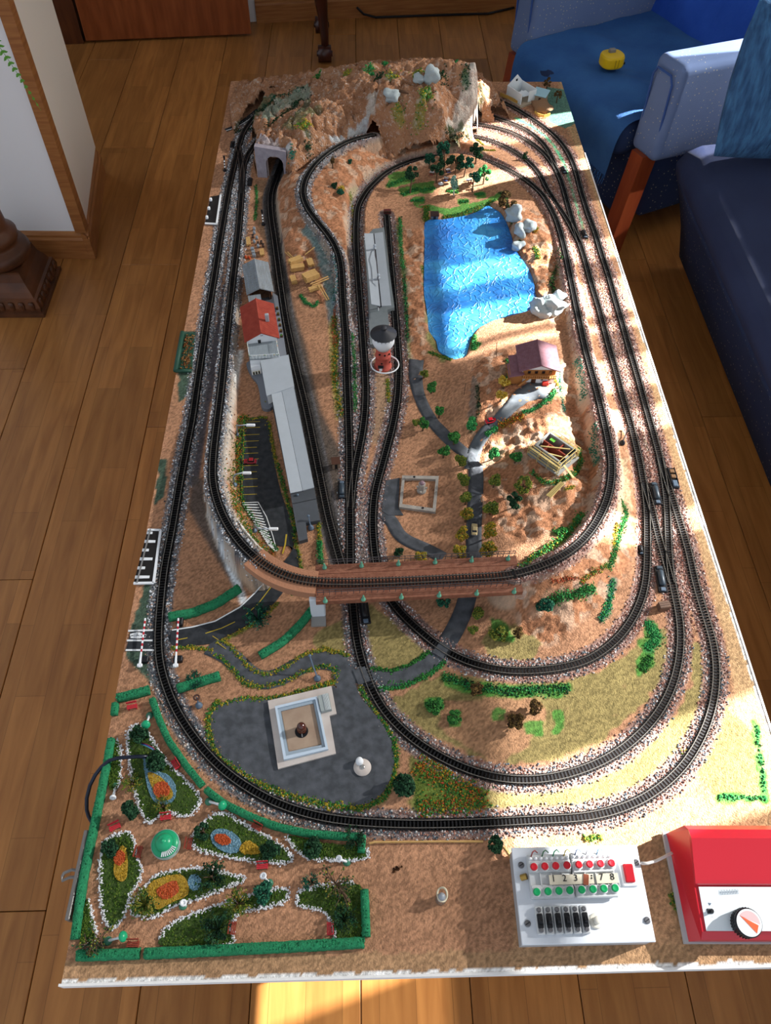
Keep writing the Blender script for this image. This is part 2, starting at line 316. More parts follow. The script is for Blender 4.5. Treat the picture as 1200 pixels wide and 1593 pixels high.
# mountain shell
mc = [(372,190,.016),(392,158,.034),(415,140,.05),(380,165,.03),(398,213,.045),(410,188,.06),(425,165,.066),(445,148,.075),(470,130,.085),(418,205,.05),(440,180,.055),(462,160,.062),
 (486,118,.095),(515,108,.115),(545,104,.135),(580,103,.148),(615,101,.158),(650,100,.168),(690,97,.180),(725,97,.185),(742,100,.182),(742,130,.138),(738,160,.098),(735,190,.05),(735,205,.02),
 (401,228,.080),(436,240,.070),(420,225,.085),(432,205,.092),(455,185,.098),(480,170,.104),(510,152,.108),(530,148,.112),(490,150,.098),(478,138,.09),(455,215,.09),(480,200,.096),(510,190,.096),(540,180,.094),(568,172,.105),(576,190,.088),(470,235,.068),(505,215,.074),(540,200,.080),(560,190,.085),
 (588,160,.125),(620,158,.13),(660,160,.132),(690,165,.125),(600,140,.145),(640,130,.150),(560,140,.128),(540,125,.13),(585,185,.090),(620,190,.088),(660,195,.08),(690,205,.065),(600,215,.048),(640,222,.038),(690,224,.035),(585,205,.066),(700,140,.135),(700,185,.075),(712,195,.06),(740,195,.03),
 (745,170,.055),(760,160,.05),(775,168,.034),(788,180,.012),(765,182,.02)]
Hm = np.clip(rbf([tuple(q) for q in PN(mc)]+[(.12,2.33,.02),(.25,2.33,.03),(.35,2.33,.035),(.5,2.33,.04),(.62,2.33,.04),(.68,2.33,.04),(.02,2.2,.015)]), 0, .215)
out_m = PN([(360,203),(368,208),(384,190),(408,168),(412,166),(392,200),(391,224),(396,262),(399,275),(441,274),(452,264,.05),(470,250,.058),(500,230,.06),(530,216,.062),(566,204,.062),(578,224,.05),(592,250,.010),(620,255,.006),(660,250,.005),(692,246,.005),(716,228,.03),(734,222,.03),(742,216,.01),(744,206),(744,190),(766,190),(797,193),(792,176),(775,160),(757,138),(747,128)])
out_m = np.vstack([out_m, [[.70,2.325,0],[.45,2.33,0],[.2,2.325,0],[.02,2.325,0],[.004,2.2,0]]])
MI = inside(out_m)
dist = np.where(MI, 0., 1.)
ed = np.zeros(GX.shape); cur = MI.copy()
for s_ in range(7):
    ed += cur; q = np.pad(cur, 1, 'constant'); cur = cur & q[:-2,1:-1] & q[2:,1:-1] & q[1:-1,:-2] & q[1:-1,2:]
rdg = np.abs(fbm(.06, 3, 91)); Hm = Hm + rough*.017 + fbm(.012, 3, 31)*.008 - .014*np.clip(1-rdg*9, 0, 1)
fe = np.sqrt(np.clip((ed-1)/5., 0, 1)); Hm = np.where(MI, (G-.004)*(1-fe)+np.maximum(Hm, .004)*fe, -1.)
Hm = np.minimum(Hm, .212)
# tunnels: the shell is left open where it would come down on a track
cut = MI & (DT < .0185) & (Hm < ZT+.034)
vis = MI & ~cut & (Hm > G-.002)
HT = np.where(vis, np.maximum(G, Hm), G)
def bil(A, x, y):
    fx = np.clip(np.asarray(x)/W*(NX-1), 0, NX-1.001); fy = np.clip(np.asarray(y)/L*(NY-1), 0, NY-1.001)
    i, j = fx.astype(int), fy.astype(int); a, b = fx-i, fy-j
    return (A[i,j]*(1-a)+A[i+1,j]*a)*(1-b)+(A[i,j+1]*(1-a)+A[i+1,j+1]*a)*b
_zs = np.arange(.24, -.0011, -.001)
def hit(px, py, A=None):
    """where the photograph's pixel meets the modelled ground: x, y and height"""
    A = HT if A is None else A
    d = CF + (px-CX)/F*CR - (py-CY)/F*CU; t = (_zs-CAM[2])/d[2]; q = CAM[None]+t[:, None]*d[None]
    h = np.where((q[:, 0] >= 0) & (q[:, 0] <= W) & (q[:, 1] >= 0) & (q[:, 1] <= L), bil(A, q[:, 0], q[:, 1]), 0)
    k = np.argmax(_zs <= h+1e-9)
    return float(q[k, 0]), float(q[k, 1]), float(max(h[k], 0))
def HV(px, py, dz=0): x, y, z = hit(px, py); return Vector((x, y, z+Z0+dz))
def gz(x, y): return float(bil(HT, np.array([x]), np.array([y]))[0])
def GP(pts): return [hit(a, b) for a, b in pts]
# ------------------------------------------------------------------ colour of the scenery (paint on the ground)
CC = np.zeros(GX.shape+(3,)); CC[:] = lin('#a87c5e')
spk = np.random.default_rng(3).random(GX.shape)
n_a, n_b, n_c = vnoise(.05, 41), vnoise(.012, 42), vnoise(.02, 43)
def mix(mask, col, k=1.0):
    global CC
    if isinstance(col, str): col = np.array(lin(col))
    a = (np.clip(mask, 0, 1)*k)[..., None]; CC = CC*(1-a)+col*a
def pm(pts, soft=2, z=None, rag=0):
    q = PN(pts, z) if z is not None else np.array(GP(pts)); M = inside(q).astype(float)
    if soft: M = blur(M, soft)
    if rag: M = np.clip((M-.5+(n_b-.5)*rag)*4+.5, 0, 1)*(M > .04)
    return M
def strip(pts, w, soft=2, rag=0):
    q = resample(np.array(GP(pts)), .004); M = np.full(GX.shape, 9.)
    for x, y, _ in q:
        i, j = int(x/W*(NX-1)), int(y/L*(NY-1)); R = int(w/G_S)+4; a, b, c, d = max(0,i-R), min(NX,i+R+1), max(0,j-R), min(NY,j+R+1)
        if a < b and c < d: M[a:b, c:d] = np.minimum(M[a:b, c:d], np.hypot(GX[a:b, c:d]-x, GY[a:b, c:d]-y))
    M = (M < w/2*(1+rag*(n_b*2-1))).astype(float)
    return blur(M, soft) if soft else M
mix(ROCK, '#a06c4c', .7)
mix(ROCK*(n_b > .62), '#bda58e', .55)
SAND, OLIVE, GREEN, TEAL, DKG = '#a87c5e', '#857a4c', '#3f7f34', '#2f9c74', '#254f40'
# bare tan board along the far, near and camera-side edges
mix(pm([(868,120),(905,120),(1000,330),(1060,560),(1150,860),(1260,1180),(1330,1530),(1000,1530),(1000,1490),(1210,1470),(1180,1290),(1130,1000),(1075,800),(1025,640),(960,400),(925,300),(880,190)], 3, 0), '#b5946c', .9)
mix(pm([(800,1275),(1060,1240),(1200,1250),(1260,1530),(800,1530)], 4, 0), '#b5906a', .6)
mix((GY < .022+.006*n_b)*1.0, '#a98562', .9); mix((GY < .001+.006*n_b)*1.0, '#e6e4e0'); mix(((W-GX) < .002+.004*n_b)*(GY < 1.5)*1.0, '#e6e2da')
# olive static grass
for p in [[(600,1095),(640,1070),(700,1045),(790,1065),(870,1060),(930,1045),(985,1010),(1035,975),(1042,1020),(1030,1060),(990,1110),(940,1150),(870,1180),(800,1190),(730,1175),(660,1135)],
          [(575,935),(605,960),(640,990),(668,1012),(640,1035),(600,1040),(575,1035),(567,1000)], [(485,985),(545,960),(548,1000),(545,1022),(500,1010),(483,1000)],
          [(690,1200),(740,1220),(810,1235),(880,1228),(950,1205),(1010,1160),(1050,1110),(1075,1070),(1078,1000),(1090,1000),(1095,1080),(1075,1130),(1040,1180),(1000,1215),(940,1245),(880,1258),(800,1262),(700,1262),(640,1262),(650,1190)],
          [(760,975),(800,975),(840,1000),(830,1030),(770,1030),(745,1000)], [(1120,1090),(1165,1130),(1200,1250),(1110,1240),(1085,1205)]]:
    mix(pm(p, 3, 0, .9), OLIVE, .9)
mix(pm([(690,1090),(740,1085),(840,1088),(855,1115),(820,1160),(780,1190),(720,1165),(680,1125)], 6, 0, .9), SAND, .85)
mix(pm([(650,1165),(690,1195),(760,1225),(755,1250),(700,1260),(645,1260)], 3, 0, .9), '#5a6f2e', .9)
for p in [[(690,1050),(730,1062),(800,1068),(890,1062),(880,1085),(800,1090),(720,1080),(692,1066)], [(1008,965),(1025,975),(1028,1000),(1012,1000),(1018,1015),(1018,1040),(995,1050),(988,1030),(1000,1012),(993,1000)], [(860,1105),(878,1105),(880,1140),(862,1142)], [(815,1125),(845,1120),(845,1145),(820,1145)], [(765,1105),(790,1105),(785,1122),(765,1125)], [(660,1085),(690,1085),(690,1105),(665,1108)], [(698,1105),(718,1105),(718,1130),(700,1130)],
          [(1165,1120),(1178,1120),(1198,1240),(1185,1250)], [(1112,1235),(1195,1238),(1195,1250),(1115,1248)], [(760,960),(790,972),(800,1000),(770,995)]]:
    mix(pm(p, 2, 0, 1.), GREEN, .85)
# teal and green paint strokes between the lines on the window side
mix(strip([(805,185),(830,197),(858,220),(880,258),(892,300),(903,345),(912,385)], .014, 2, .7), TEAL, .85)
mix(strip([(925,430),(940,480),(955,540),(968,590),(985,640),(1005,700)], .011, 2, .9), '#58a080', .7)
mix(strip([(820,245),(840,262),(858,300),(872,330)], .01, 2, .8), TEAL, .7)
mix(pm([(850,135),(885,140),(900,190),(880,200),(855,190)], 2, 0, .5), '#3f7f74', .85)
for k in range(11): mix(strip([(868+k*1.2,186+k*4.2),(895+k*1.7,189+k*4.4)], .0022, 0), '#3f6f5c', .7)
mix(pm([(930,600),(955,640),(965,700),(955,710),(940,660),(925,610)], 3, None, .8), '#c9c2b4', .6)
mix(pm([(955,700),(975,715),(985,800),(965,830),(950,760)], 3, None, 1.2), '#c4ab88', .6)
# margin behind the outer line: dark green paint, and the road crossing
for p in [[(228,905),(243,918),(240,1000),(205,1000),(203,980)], [(192,1012),(245,1012),(252,1085),(232,1060),(205,1030)], [(247,715),(262,712),(256,770),(240,790)], [(278,570),(300,565),(296,610),(276,630)], [(276,515),(308,515),(300,580),(276,575)]]:
    mix(pm(p, 2, 0, .9), '#2c5246', .9)
# grey path between the two outer lines, embankment side and yard
mix(strip([(352,440),(340,520),(325,600),(312,680),(300,750)], .02, 1), '#4c4b50', .95)
mix(pm([(300,740),(316,745),(322,790),(345,850),(375,905),(365,915),(325,850),(292,790)], 2, 0), '#57504b', .9)
mix(pm([(432,380),(445,430),(456,470),(478,545),(500,640),(525,690),(545,740),(545,850),(520,812),(497,700),(470,590),(450,500),(438,440)], 4, 0), '#554d46', .95)
mix(pm([(548,780),(600,780),(585,880),(545,880)], 3, 0), '#77675c', .8); mix(pm([(572,520),(612,520),(614,610),(598,690),(576,690)], 4, 0), '#9a8168', .7)
mix(pm([(400,280),(425,280),(418,340),(430,380),(415,390),(395,330)], 4, 0), '#8a6e54', .7)
# picnic place, lake shore
for p in [[(604,273),(640,265),(645,282),(615,292),(602,290)], [(618,295),(650,285),(655,300),(628,306)], [(650,285),(675,282),(676,300),(655,302)], [(640,308),(660,305),(662,318),(645,320)], [(712,310),(730,308),(730,320),(714,321)], [(738,300),(755,298),(758,308),(742,310)], [(694,297),(712,292),(715,300),(700,303)]]:
    mix(pm(p, 2, None, 1), GREEN, .85)
mix(pm([(648,322),(665,325),(700,338),(740,325),(772,312),(790,318),(792,300),(776,300),(752,312),(700,325),(668,318)], 2, None, .7), '#4a8a3c', .9)
mix(strip([(618,350),(622,400),(628,450),(630,500),(634,560)], .012, 2, 1.), '#3e7a40', .6)
mix(strip([(665,440),(668,480),(672,530),(690,560)], .014, 2, 1.), '#6c8a48', .6)
mix(pm([(545,290),(560,290),(552,340),(545,340)], 2, None, .8), '#7b8a46', .6)
mix(pm([(735,580),(745,600),(740,660),(728,650)], 3, None, .6), '#6f675e', .7)
# rock face painted blue, ochre and white below the curved line
mix(pm([(478,345),(500,372),(520,400),(528,440),(528,500),(512,505),(505,440),(490,390),(470,360)], 2, None), '#8fa3a3', .75)
mix(pm([(478,345),(500,372),(520,400),(528,440),(528,500),(512,505),(505,440),(490,390),(470,360)], 2, None, 3.), '#3f6f70', .5)
mix(pm([(512,500),(532,490),(540,590),(540,670),(522,650),(514,560)], 2, None), '#b3a05c', .8)
mix(pm([(370,545),(378,545),(362,650),(350,750),(365,800),(395,838),(420,850),(410,858),(375,838),(345,790),(338,745),(352,640)], 2, None), '#d6d8d4', .95)
mix(pm([(325,770),(345,812),(365,880),(385,935),(375,940),(355,890),(335,840),(322,800)], 1, None), '#dfe6ea', .9)
VERGES = [
    ([(378,648),(371,700),(366,745),(369,790),(385,822),(402,845),(424,862)], .018, 'omg', 800, .005), ([(382,655),(378,700),(375,750),(380,785),(400,815),(430,855)], .008, 'g', 500, .002),
    ([(383,653),(415,650)], .006, 'ym', 110, .003), ([(418,657),(424,690),(430,720)], .006, 'ym', 150, .003), ([(432,722),(443,765),(457,815),(460,850)], .007, 'gm', 320, .003), ([(462,850),(470,890),(455,925)], .006, 'm', 120, .003),
    ([(341,1091),(326,1112),(325,1137),(334,1168),(357,1191),(392,1214),(446,1237),(512,1253),(563,1257)], .010, 'mgy', 1100, .002), ([(562,1258),(596,1243),(613,1214),(617,1180),(612,1149),(594,1117),(571,1088),(560,1068)], .008, 'mg', 600, .002), ([(345,1096),(380,1087),(410,1088),(450,1082),(500,1066),(522,1062),(521,1042)], .007, 'mgy', 460, .002),
    ([(336,1018),(362,1040),(380,1062),(405,1070),(440,1062),(470,1046),(505,1036),(530,1044)], .007, 'mgy', 460, .002), ([(352,1000),(372,1020),(390,1042),(415,1050),(440,1040),(470,1020),(505,1010),(545,1020)], .007, 'ym', 430, .002), ([(268,1008),(300,1007),(330,1012)], .006, 'my', 140, .002), ([(339,1000),(366,987),(398,969),(432,939)], .007, 'my', 130, .002),
    ([(578,1040),(610,1044),(640,1034),(668,1015)], .006, 'g', 240, .002), ([(580,1072),(620,1070),(660,1055),(692,1030)], .007, 'gG', 320, .002), ([(690,1052),(740,1070),(800,1076),(885,1070)], .016, 'gdG', 520, .002),
    ([(648,1190),(690,1215),(752,1240),(740,1252),(650,1256)], .030, 'mgor', 900, .002), ([(660,1170),(700,1205)], .014, 'mo', 200, .002),
    ([(757,678),(772,667)], .010, 'G', 130, .004), ([(776,662),(795,656),(813,648)], .012, 'o', 190, .004), ([(814,642),(835,636),(855,622),(864,608)], .009, 'GG', 260, .004), ([(733,672),(745,640),(742,600)], .008, 'd', 70, .003), ([(789,560),(796,575),(790,590)], .012, 'gG', 120, .004), ([(862,588),(868,600)], .006, 'y', 40, .002),
    ([(828,735),(845,752),(870,752),(895,738),(905,715),(900,700)], .010, 'gGm', 340, .004), ([(812,885),(830,868),(850,855),(875,838),(895,815),(905,800)], .016, 'gGm', 520, .004), ([(865,830),(880,822)], .016, 'g', 130, .003), ([(893,758),(880,762)], .006, 'y', 30, .002),
    ([(852,938),(878,928),(905,924),(925,915)], .012, 'Gg', 330, .004), ([(955,905),(950,925),(945,950),(935,965)], .012, 'tG', 210, .003), ([(968,780),(975,800),(965,830),(955,865),(948,885)], .010, 'gG', 330, .003), ([(960,815),(955,850)], .006, 'y', 60, .003), ([(905,905),(925,890),(945,880)], .008, 'mr', 110, .003), ([(860,905),(900,900)], .006, 'r', 60, .002), ([(925,660),(922,700),(930,720)], .010, 't', 130, .003), ([(898,560),(905,590),(910,620)], .009, 't', 150, .003), ([(870,565),(872,600),(878,640)], .006, 't', 70, .003),
    ([(663,322),(663,345)], .014, 'gm', 220, .003), ([(690,339),(720,333),(745,325),(770,312)], .010, 'gmG', 360, .003), ([(780,300),(790,320),(800,345)], .012, 'dg', 180, .004), ([(738,522),(736,545),(745,535)], .012, 'gG', 180, .003), ([(668,548),(690,556),(702,560)], .009, 'gm', 140, .002), ([(658,415),(668,470),(674,500)], .010, 'mg', 170, .002), ([(808,375),(800,400)], .008, 'd', 90, .003), ([(832,385),(838,402)], .012, 'yg', 120, .003), ([(836,355),(832,362)], .008, 'oy', 60, .004), ([(868,385),(872,400),(858,440),(866,470)], .012, 'dg', 170, .003),
    ([(622,340),(624,380),(628,420)], .009, 'Gg', 260, .006), ([(629,430),(632,480),(634,530)], .008, 'dG', 190, .005), ([(549,520),(552,580),(553,640)], .007, 'gG', 320, .003), ([(546,300),(550,340),(548,380)], .006, 'my', 110, .002), ([(603,590),(606,625)], .008, 'my', 130, .002),
    ([(520,495),(524,530),(520,570),(525,610),(532,650)], .015, 'yomg', 540, .004), ([(522,480),(518,520)], .006, 'r', 50, .004), ([(521,395),(524,430),(520,470)], .010, 'bt', 160, .002), ([(500,352),(515,372)], .006, 'tb', 70, .002), ([(521,525),(523,535)], .010, 'r', 60, .005),
    ([(412,201),(440,178),(462,160),(484,150)], .012, 'd', 280, .004), ([(366,206),(395,184),(428,155)], .014, 'd', 280, .003), ([(410,168),(440,150),(475,138)], .012, 'dt', 150, .003), ([(398,288),(400,312),(397,342)], .007, 'gG', 150, .002), ([(468,460),(476,472),(490,478),(495,470)], .008, 'G', 160, .003), ([(496,815),(498,842)], .007, 'ym', 110, .004), ([(497,845),(500,876)], .008, 'G', 260, .008),
    ([(600,1062),(640,1058),(680,1040)], .005, 'g', 60, .001), ([(604,290),(640,272)], .016, 'gG', 200, .002), ([(625,303),(650,294)], .012, 'gG', 120, .002), ([(655,297),(676,293)], .014, 'gG', 170, .002), ([(740,303),(752,302)], .010, 'Gg', 90, .002), ([(716,315),(728,313)], .010, 'gG', 80, .002), ([(640,312),(660,312)], .010, 'Gg', 90, .002), ([(696,298),(712,300)], .010, 'g', 80, .002),
    ([(742,218),(752,226)], .006, 'y', 60, .003), ([(748,236),(770,234)], .006, 'y', 80, .002), ([(694,214),(712,218),(730,216)], .010, 'd', 130, .003), ([(1008,968),(1022,990),(1010,1010)], .018, 'G', 220, .002), ([(1012,1022),(1000,1042)], .014, 'g', 130, .002), ([(1062,1165),(1080,1185)], .01, 'y', 20, .001), ([(1178,1130),(1190,1230)], .006, 'G', 60, .001), ([(1120,1240),(1190,1242)], .006, 'G', 60, .001), ([(910,1305),(935,1302)], .008, 'm', 50, .002), ([(1045,1392),(1056,1420)], .008, 'm', 60, .002), ([(1055,1350),(1065,1360)], .01, 'd', 40, .002)]
VC = dict(g='#3f6a2c', G='#2f7040', d='#2a4430', y='#8a7a2e', o='#8a5a2c', m='#5f7030', r='#96543c', b='#7f98a4', t='#2f6a58')
for pts, w, cols, n, hh in VERGES: mix(strip(pts, w*.9, 1, .5), VC[cols[0]], .75)
# ballast beds
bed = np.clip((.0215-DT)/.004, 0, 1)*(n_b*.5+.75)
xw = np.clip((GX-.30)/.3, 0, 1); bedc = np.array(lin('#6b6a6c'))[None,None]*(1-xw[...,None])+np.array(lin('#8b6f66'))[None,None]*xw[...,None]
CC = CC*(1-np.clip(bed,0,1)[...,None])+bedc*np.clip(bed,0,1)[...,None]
dk = np.clip((.0095-DT)/.002, 0, 1); dc = np.array(lin('#0f0e0d'))[None,None]*(1-np.clip((GX-.55)/.15,0,1)[...,None])+np.array(lin('#9a877c'))[None,None]*np.clip((GX-.55)/.15,0,1)[...,None]  # between rails: black bed, window-side ballast painted paler for the sun on it
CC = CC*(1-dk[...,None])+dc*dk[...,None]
mix(strip([(430,277),(422,297),(420,315),(422,340),(427,372),(436,440),(445,501),(459,565),(477,637),(490,701),(500,751),(510,801),(518,831),(528,867)], .034, 2), '#3a3632', .9)
CC *= (.62+.76*spk)[..., None]*(.88+.24*n_a)[..., None]
# steep ground shows plaster
gx, gy = np.gradient(blur(G, 2), G_S); slp = np.hypot(gx, gy)
mix(np.clip((slp-1.0)/.8, 0, 1)*(n_c > .35)*(DT > .014), '#b9a690', .55)
# mountain colours
CG = CC; CC = np.zeros(GX.shape+(3,)); CC[:] = lin('#a97d5e')
gx, gy = np.gradient(blur(np.maximum(Hm, 0), 2), G_S); slp = np.hypot(gx, gy)
mix(np.clip((vnoise(.05, 77)-.4)*3, 0, 1), '#9a6b4c', .5)
for p, c in [([(398,225),(440,232),(441,276),(400,276)], '#b6aeb0'), ([(430,215),(455,190),(480,150),(485,160),(440,205)], '#2e5240'), ([(362,205),(400,165),(425,145),(432,152),(405,178),(372,205)], '#3a5a42'), ([(408,170),(450,150),(480,130),(485,145),(440,170),(410,188)], '#7f9686'), ([(500,215),(575,175),(577,212),(540,222),(520,222)], '#c2cdd2'),
             ([(690,180),(745,165),(748,215),(700,215)], '#c7c2b8'), ([(688,195),(735,205),(735,218),(692,215)], '#2f4a2a'), ([(745,130),(758,150),(750,190),(742,190)], '#3c4a30'), ([(570,150),(586,145),(585,185),(572,190)], '#b9b4aa'), ([(440,190),(500,165),(505,172),(455,205),(440,205)], '#6d7250'), ([(690,225),(745,225),(742,248),(700,240)], '#cfb592')]:
    mix(pm(p, 3, None, 1.2), c, .8)
for x, y, r, c in [(575,110,12,GREEN), (610,118,14,GREEN), (650,122,12,'#8a8a3a'), (665,142,14,'#4c7a34'), (620,175,14,'#8a8440'), (655,165,16,'#8a8440'), (495,120,8,GREEN), (460,160,9,DKG), (478,210,10,DKG), (470,195,14,'#7a7a4a'), (480,228,10,'#5a6a50'), (710,97,8,GREEN), (725,120,9,'#3c6a44'), (540,112,8,'#a9a040'), (705,215,16,'#2f4a2a'), (600,100,8,GREEN), (450,225,8,'#cfd8da'), (660,150,8,'#4c7a34')]:
    a, b, z = hit(x, y); mm = blur((np.hypot(GX-a, GY-b) < r*.0011*(.5+n_b)), 1); mix(np.clip(mm,0,1), c, .8)
CC *= (.9+.2*n_a)[..., None]; CM = CC
# ------------------------------------------------------------------ the room
M_PL = None
def plank_mat():
    mt = bpy.data.materials.new('oak_parquet'); mt.use_nodes = True; N = mt.node_tree.nodes; Lk = mt.node_tree.links; b = N['Principled BSDF']
    tc = N.new('ShaderNodeTexCoord'); oi = N.new('ShaderNodeObjectInfo'); mp = N.new('ShaderNodeMapping'); mp.inputs['Scale'].default_value = (16, 1.6, 16)
    ad = N.new('ShaderNodeVectorMath'); ad.operation = 'ADD'; sc_ = N.new('ShaderNodeVectorMath'); sc_.operation = 'SCALE'; sc_.inputs['Scale'].default_value = 40
    cb = N.new('ShaderNodeCombineXYZ'); Lk.new(oi.outputs['Random'], cb.inputs[1]); Lk.new(cb.outputs[0], sc_.inputs[0]); Lk.new(tc.outputs['Object'], ad.inputs[0]); Lk.new(sc_.outputs[0], ad.inputs[1]); Lk.new(ad.outputs[0], mp.inputs[0])
    nz = N.new('ShaderNodeTexNoise'); nz.inputs['Scale'].default_value = 3; nz.inputs['Detail'].default_value = 8; nz.inputs['Distortion'].default_value = .6; Lk.new(mp.outputs[0], nz.inputs['Vector'])
    rp = N.new('ShaderNodeValToRGB'); rp.color_ramp.elements[0].position = .3; rp.color_ramp.elements[0].color = (*lin('#95602f'), 1); rp.color_ramp.elements[1].position = .72; rp.color_ramp.elements[1].color = (*lin('#b37a40'), 1); Lk.new(nz.outputs['Fac'], rp.inputs[0])
    # three narrow strips to each board, broken at uneven lengths
    br = N.new('ShaderNodeTexBrick'); br.inputs['Scale'].default_value = 1; br.inputs['Brick Width'].default_value = .46; br.inputs['Row Height'].default_value = .064; br.inputs['Mortar Size'].default_value = .0006; br.offset = .37
    br.inputs['Color1'].default_value = (.84,.84,.84,1); br.inputs['Color2'].default_value = (1.08,1.08,1.08,1); br.inputs['Mortar'].default_value = (.62,.62,.62,1)
    m2 = N.new('ShaderNodeMapping'); m2.inputs['Rotation'].default_value = (0, 0, PI/2); Lk.new(ad.outputs[0], m2.inputs[0]); Lk.new(m2.outputs[0], br.inputs['Vector'])
    mx = N.new('ShaderNodeMix'); mx.data_type = 'RGBA'; mx.blend_type = 'MULTIPLY'; mx.inputs[0].default_value = 1; Lk.new(rp.outputs[0], mx.inputs[6]); Lk.new(br.outputs['Color'], mx.inputs[7])
    hs = N.new('ShaderNodeHueSaturation'); mr = N.new('ShaderNodeMapRange'); mr.inputs[3].default_value = .86; mr.inputs[4].default_value = 1.12; Lk.new(oi.outputs['Random'], mr.inputs[0]); Lk.new(mr.outputs[0], hs.inputs['Value']); Lk.new(mx.outputs[2], hs.inputs['Color']); Lk.new(hs.outputs[0], b.inputs['Base Color'])
    b.inputs['Roughness'].default_value = .38; b.inputs['Specular IOR Level'].default_value = .35
    bp = N.new('ShaderNodeBump'); bp.inputs['Strength'].default_value = .15; bp.inputs['Distance'].default_value = .001; Lk.new(nz.outputs['Fac'], bp.inputs['Height']); Lk.new(bp.outputs[0], b.inputs['Normal'])
    return mt
M_PL = plank_mat()
M_OAK = mat('oak_trim', '#8f5a30', .45, c2='#a8713f', vscale=9, wood=(1, 1, 14), bump=.1, bscale=40)
M_DOOR = mat('door_wood', '#7a3d1c', .35, c2='#94512a', vscale=5, wood=(8, 8, 1))
M_WALL = mat('white_plaster', '#f0f1f2', .9, bump=.05, bscale=300)
M_CREAM = mat('cream_plaster', '#ece4d6', .9, bump=.05, bscale=300)
fl = MB().box((.8, 2.0, -.03), (4.6, 5.2, .04)).build('floor', mat('dark_subfloor', '#2a180c', .8)); fl['kind'] = 'structure'
PW = .192; pms = {}
for i in range(-6, 15):
    x = -.205 + PW*i + (PW/2); off = (i*0.71) % 1.9
    y = -.55-off
    while y < 4.55:
        ln = 1.9; a, b = max(y, -.55), min(y+ln, 4.55)
        if b-a > .05:
            k = round(b-a, 3)
            if k not in pms: pms[k] = MB().bbox((0,0,-.005), (PW-.0016, k-.0016, .010), .0012).mesh('plank', M_PL)
            part(pms[k], 'plank', fl, (x, (a+b)/2, 0))
        y += ln
# pier of wall with its wooden corner strip and baseboards
c0 = P(149,403,-Z0); cl = P(20,412,-Z0); cb = P(165,270,-Z0)
wl = MB(); t = .016
wl.prism([(c0.x-t, c0.y+t), (-1.6, cl.y+t+.05), (-1.6, cb.y), (cb.x-t-.0, cb.y)], 0, 2.4)
wall_l = wl.build('wall_left', M_WALL); wall_l['kind'] = 'structure'
dv = (Vector((-1.6, cl.y+.05, 0))-c0).normalized(); sv = (cb-c0).normalized()
side = MB().prism([(c0.x-t+.004, c0.y+t+.03), (c0.x-t-.02, c0.y+t+.03), (cb.x-t-.02, cb.y), (cb.x-t+.006, cb.y)], .1, 2.4).build('wall_side', M_CREAM, wall_l)
tr = MB().prism([(c0.x-t+.012, c0.y+t-.012), (c0.x-t-.022, c0.y+t-.012), (c0.x-t-.022, c0.y+t+.024), (c0.x-t+.012, c0.y+t+.024)], .095, 2.4).build('trim_1', M_OAK); tr['kind'] = 'structure'
def baseboard(name, a, b, h=.095, th=.02):
    a, b = Vector(a[:2]), Vector(b[:2]); d = (b-a).normalized(); n = Vector((d.y, -d.x))
    mb = MB(); prof = [(0,0),(th,0),(th,h*.72),(th*.75,h*.80),(th*.75,h*.88),(th*.4,h*.96),(0,h)]
    vs = [(*(p-n*(th-q[0]))[:], q[1]) for p in (a, b) for q in prof]; k = len(prof)
    mb.add(vs, [(i, (i+1)%k, k+(i+1)%k, k+i) for i in range(k)]+[tuple(range(k-1,-1,-1)), tuple(range(k,2*k))])
    o = mb.build(name, M_OAK); o['kind'] = 'structure'; return o
baseboard('baseboard_front', Vector((-1.6, cl.y+.05)), Vector((c0.x, c0.y)))
baseboard('baseboard_left', Vector((c0.x, c0.y)), Vector((cb.x, cb.y)))
w0 = P(393,37,-Z0); w1 = P(700,20,-Z0); wd_ = (w1-w0).normalized()
wa = w0-wd_*.95; wb = w0+wd_*3.0; wn = Vector((-wd_.y, wd_.x, 0))
bw = MB().prism([(wa+wn*.02)[:2], (wb+wn*.02)[:2], (wb+wn*.14)[:2], (wa+wn*.14)[:2]], 0, 2.4).build('wall_back', M_WALL); bw['kind'] = 'structure'
baseboard('baseboard_back', (w0+wd_*.02), wb, .1)
# dark hall side of the door, door leaf and casing
d0 = P(135,68,-Z0); d1 = P(392,57,-Z0); dd_ = (d1-d0).normalized(); dn = Vector((-dd_.y, dd_.x, 0))
dr = MB().prism([d0[:2], d1[:2], (d1+dn*.04)[:2], (d0+dn*.04)[:2]], .012, 2.02).build('door_1', M_DOOR); dr['kind'] = 'structure'
MB().prism([(d0+dd_*.13-dn*.004)[:2], (d1-dd_*.13-dn*.004)[:2], (d1-dd_*.13)[:2], (d0+dd_*.13)[:2]], .25, .95).build('door_panel', M_DOOR, dr)
h1 = d1-dd_*.06-dn*.03+Vector((0,0,1.0)); MB().tube([h1+dn*.03, h1, h1-dd_*.1], .008, 8).build('door_handle', mat('brass', '#a98a4a', .3, 1), dr)
cs = MB().prism([(d0-dd_*.10-dn*.0)[:2], (d0-dd_*.012)[:2], (d0-dd_*.012+dn*.07)[:2], (d0-dd_*.10+dn*.07)[:2]], 0, 2.1).build('trim_2', mat('dark_casing', '#4a2612', .4, c2='#5c3218', vscale=6, wood=(8,8,1))); cs['kind'] = 'structure'
hs_ = MB().prism([(d0-dd_*.8)[:2], (d0-dd_*.10)[:2], (d0-dd_*.10+dn*.05)[:2], (d0-dd_*.8+dn*.05)[:2]], 0, 2.4).build('wall_hall', mat('dark_panelling', '#2f1a0e', .5, c2='#3d2313', vscale=5, wood=(8,8,1))); hs_['kind'] = 'structure'
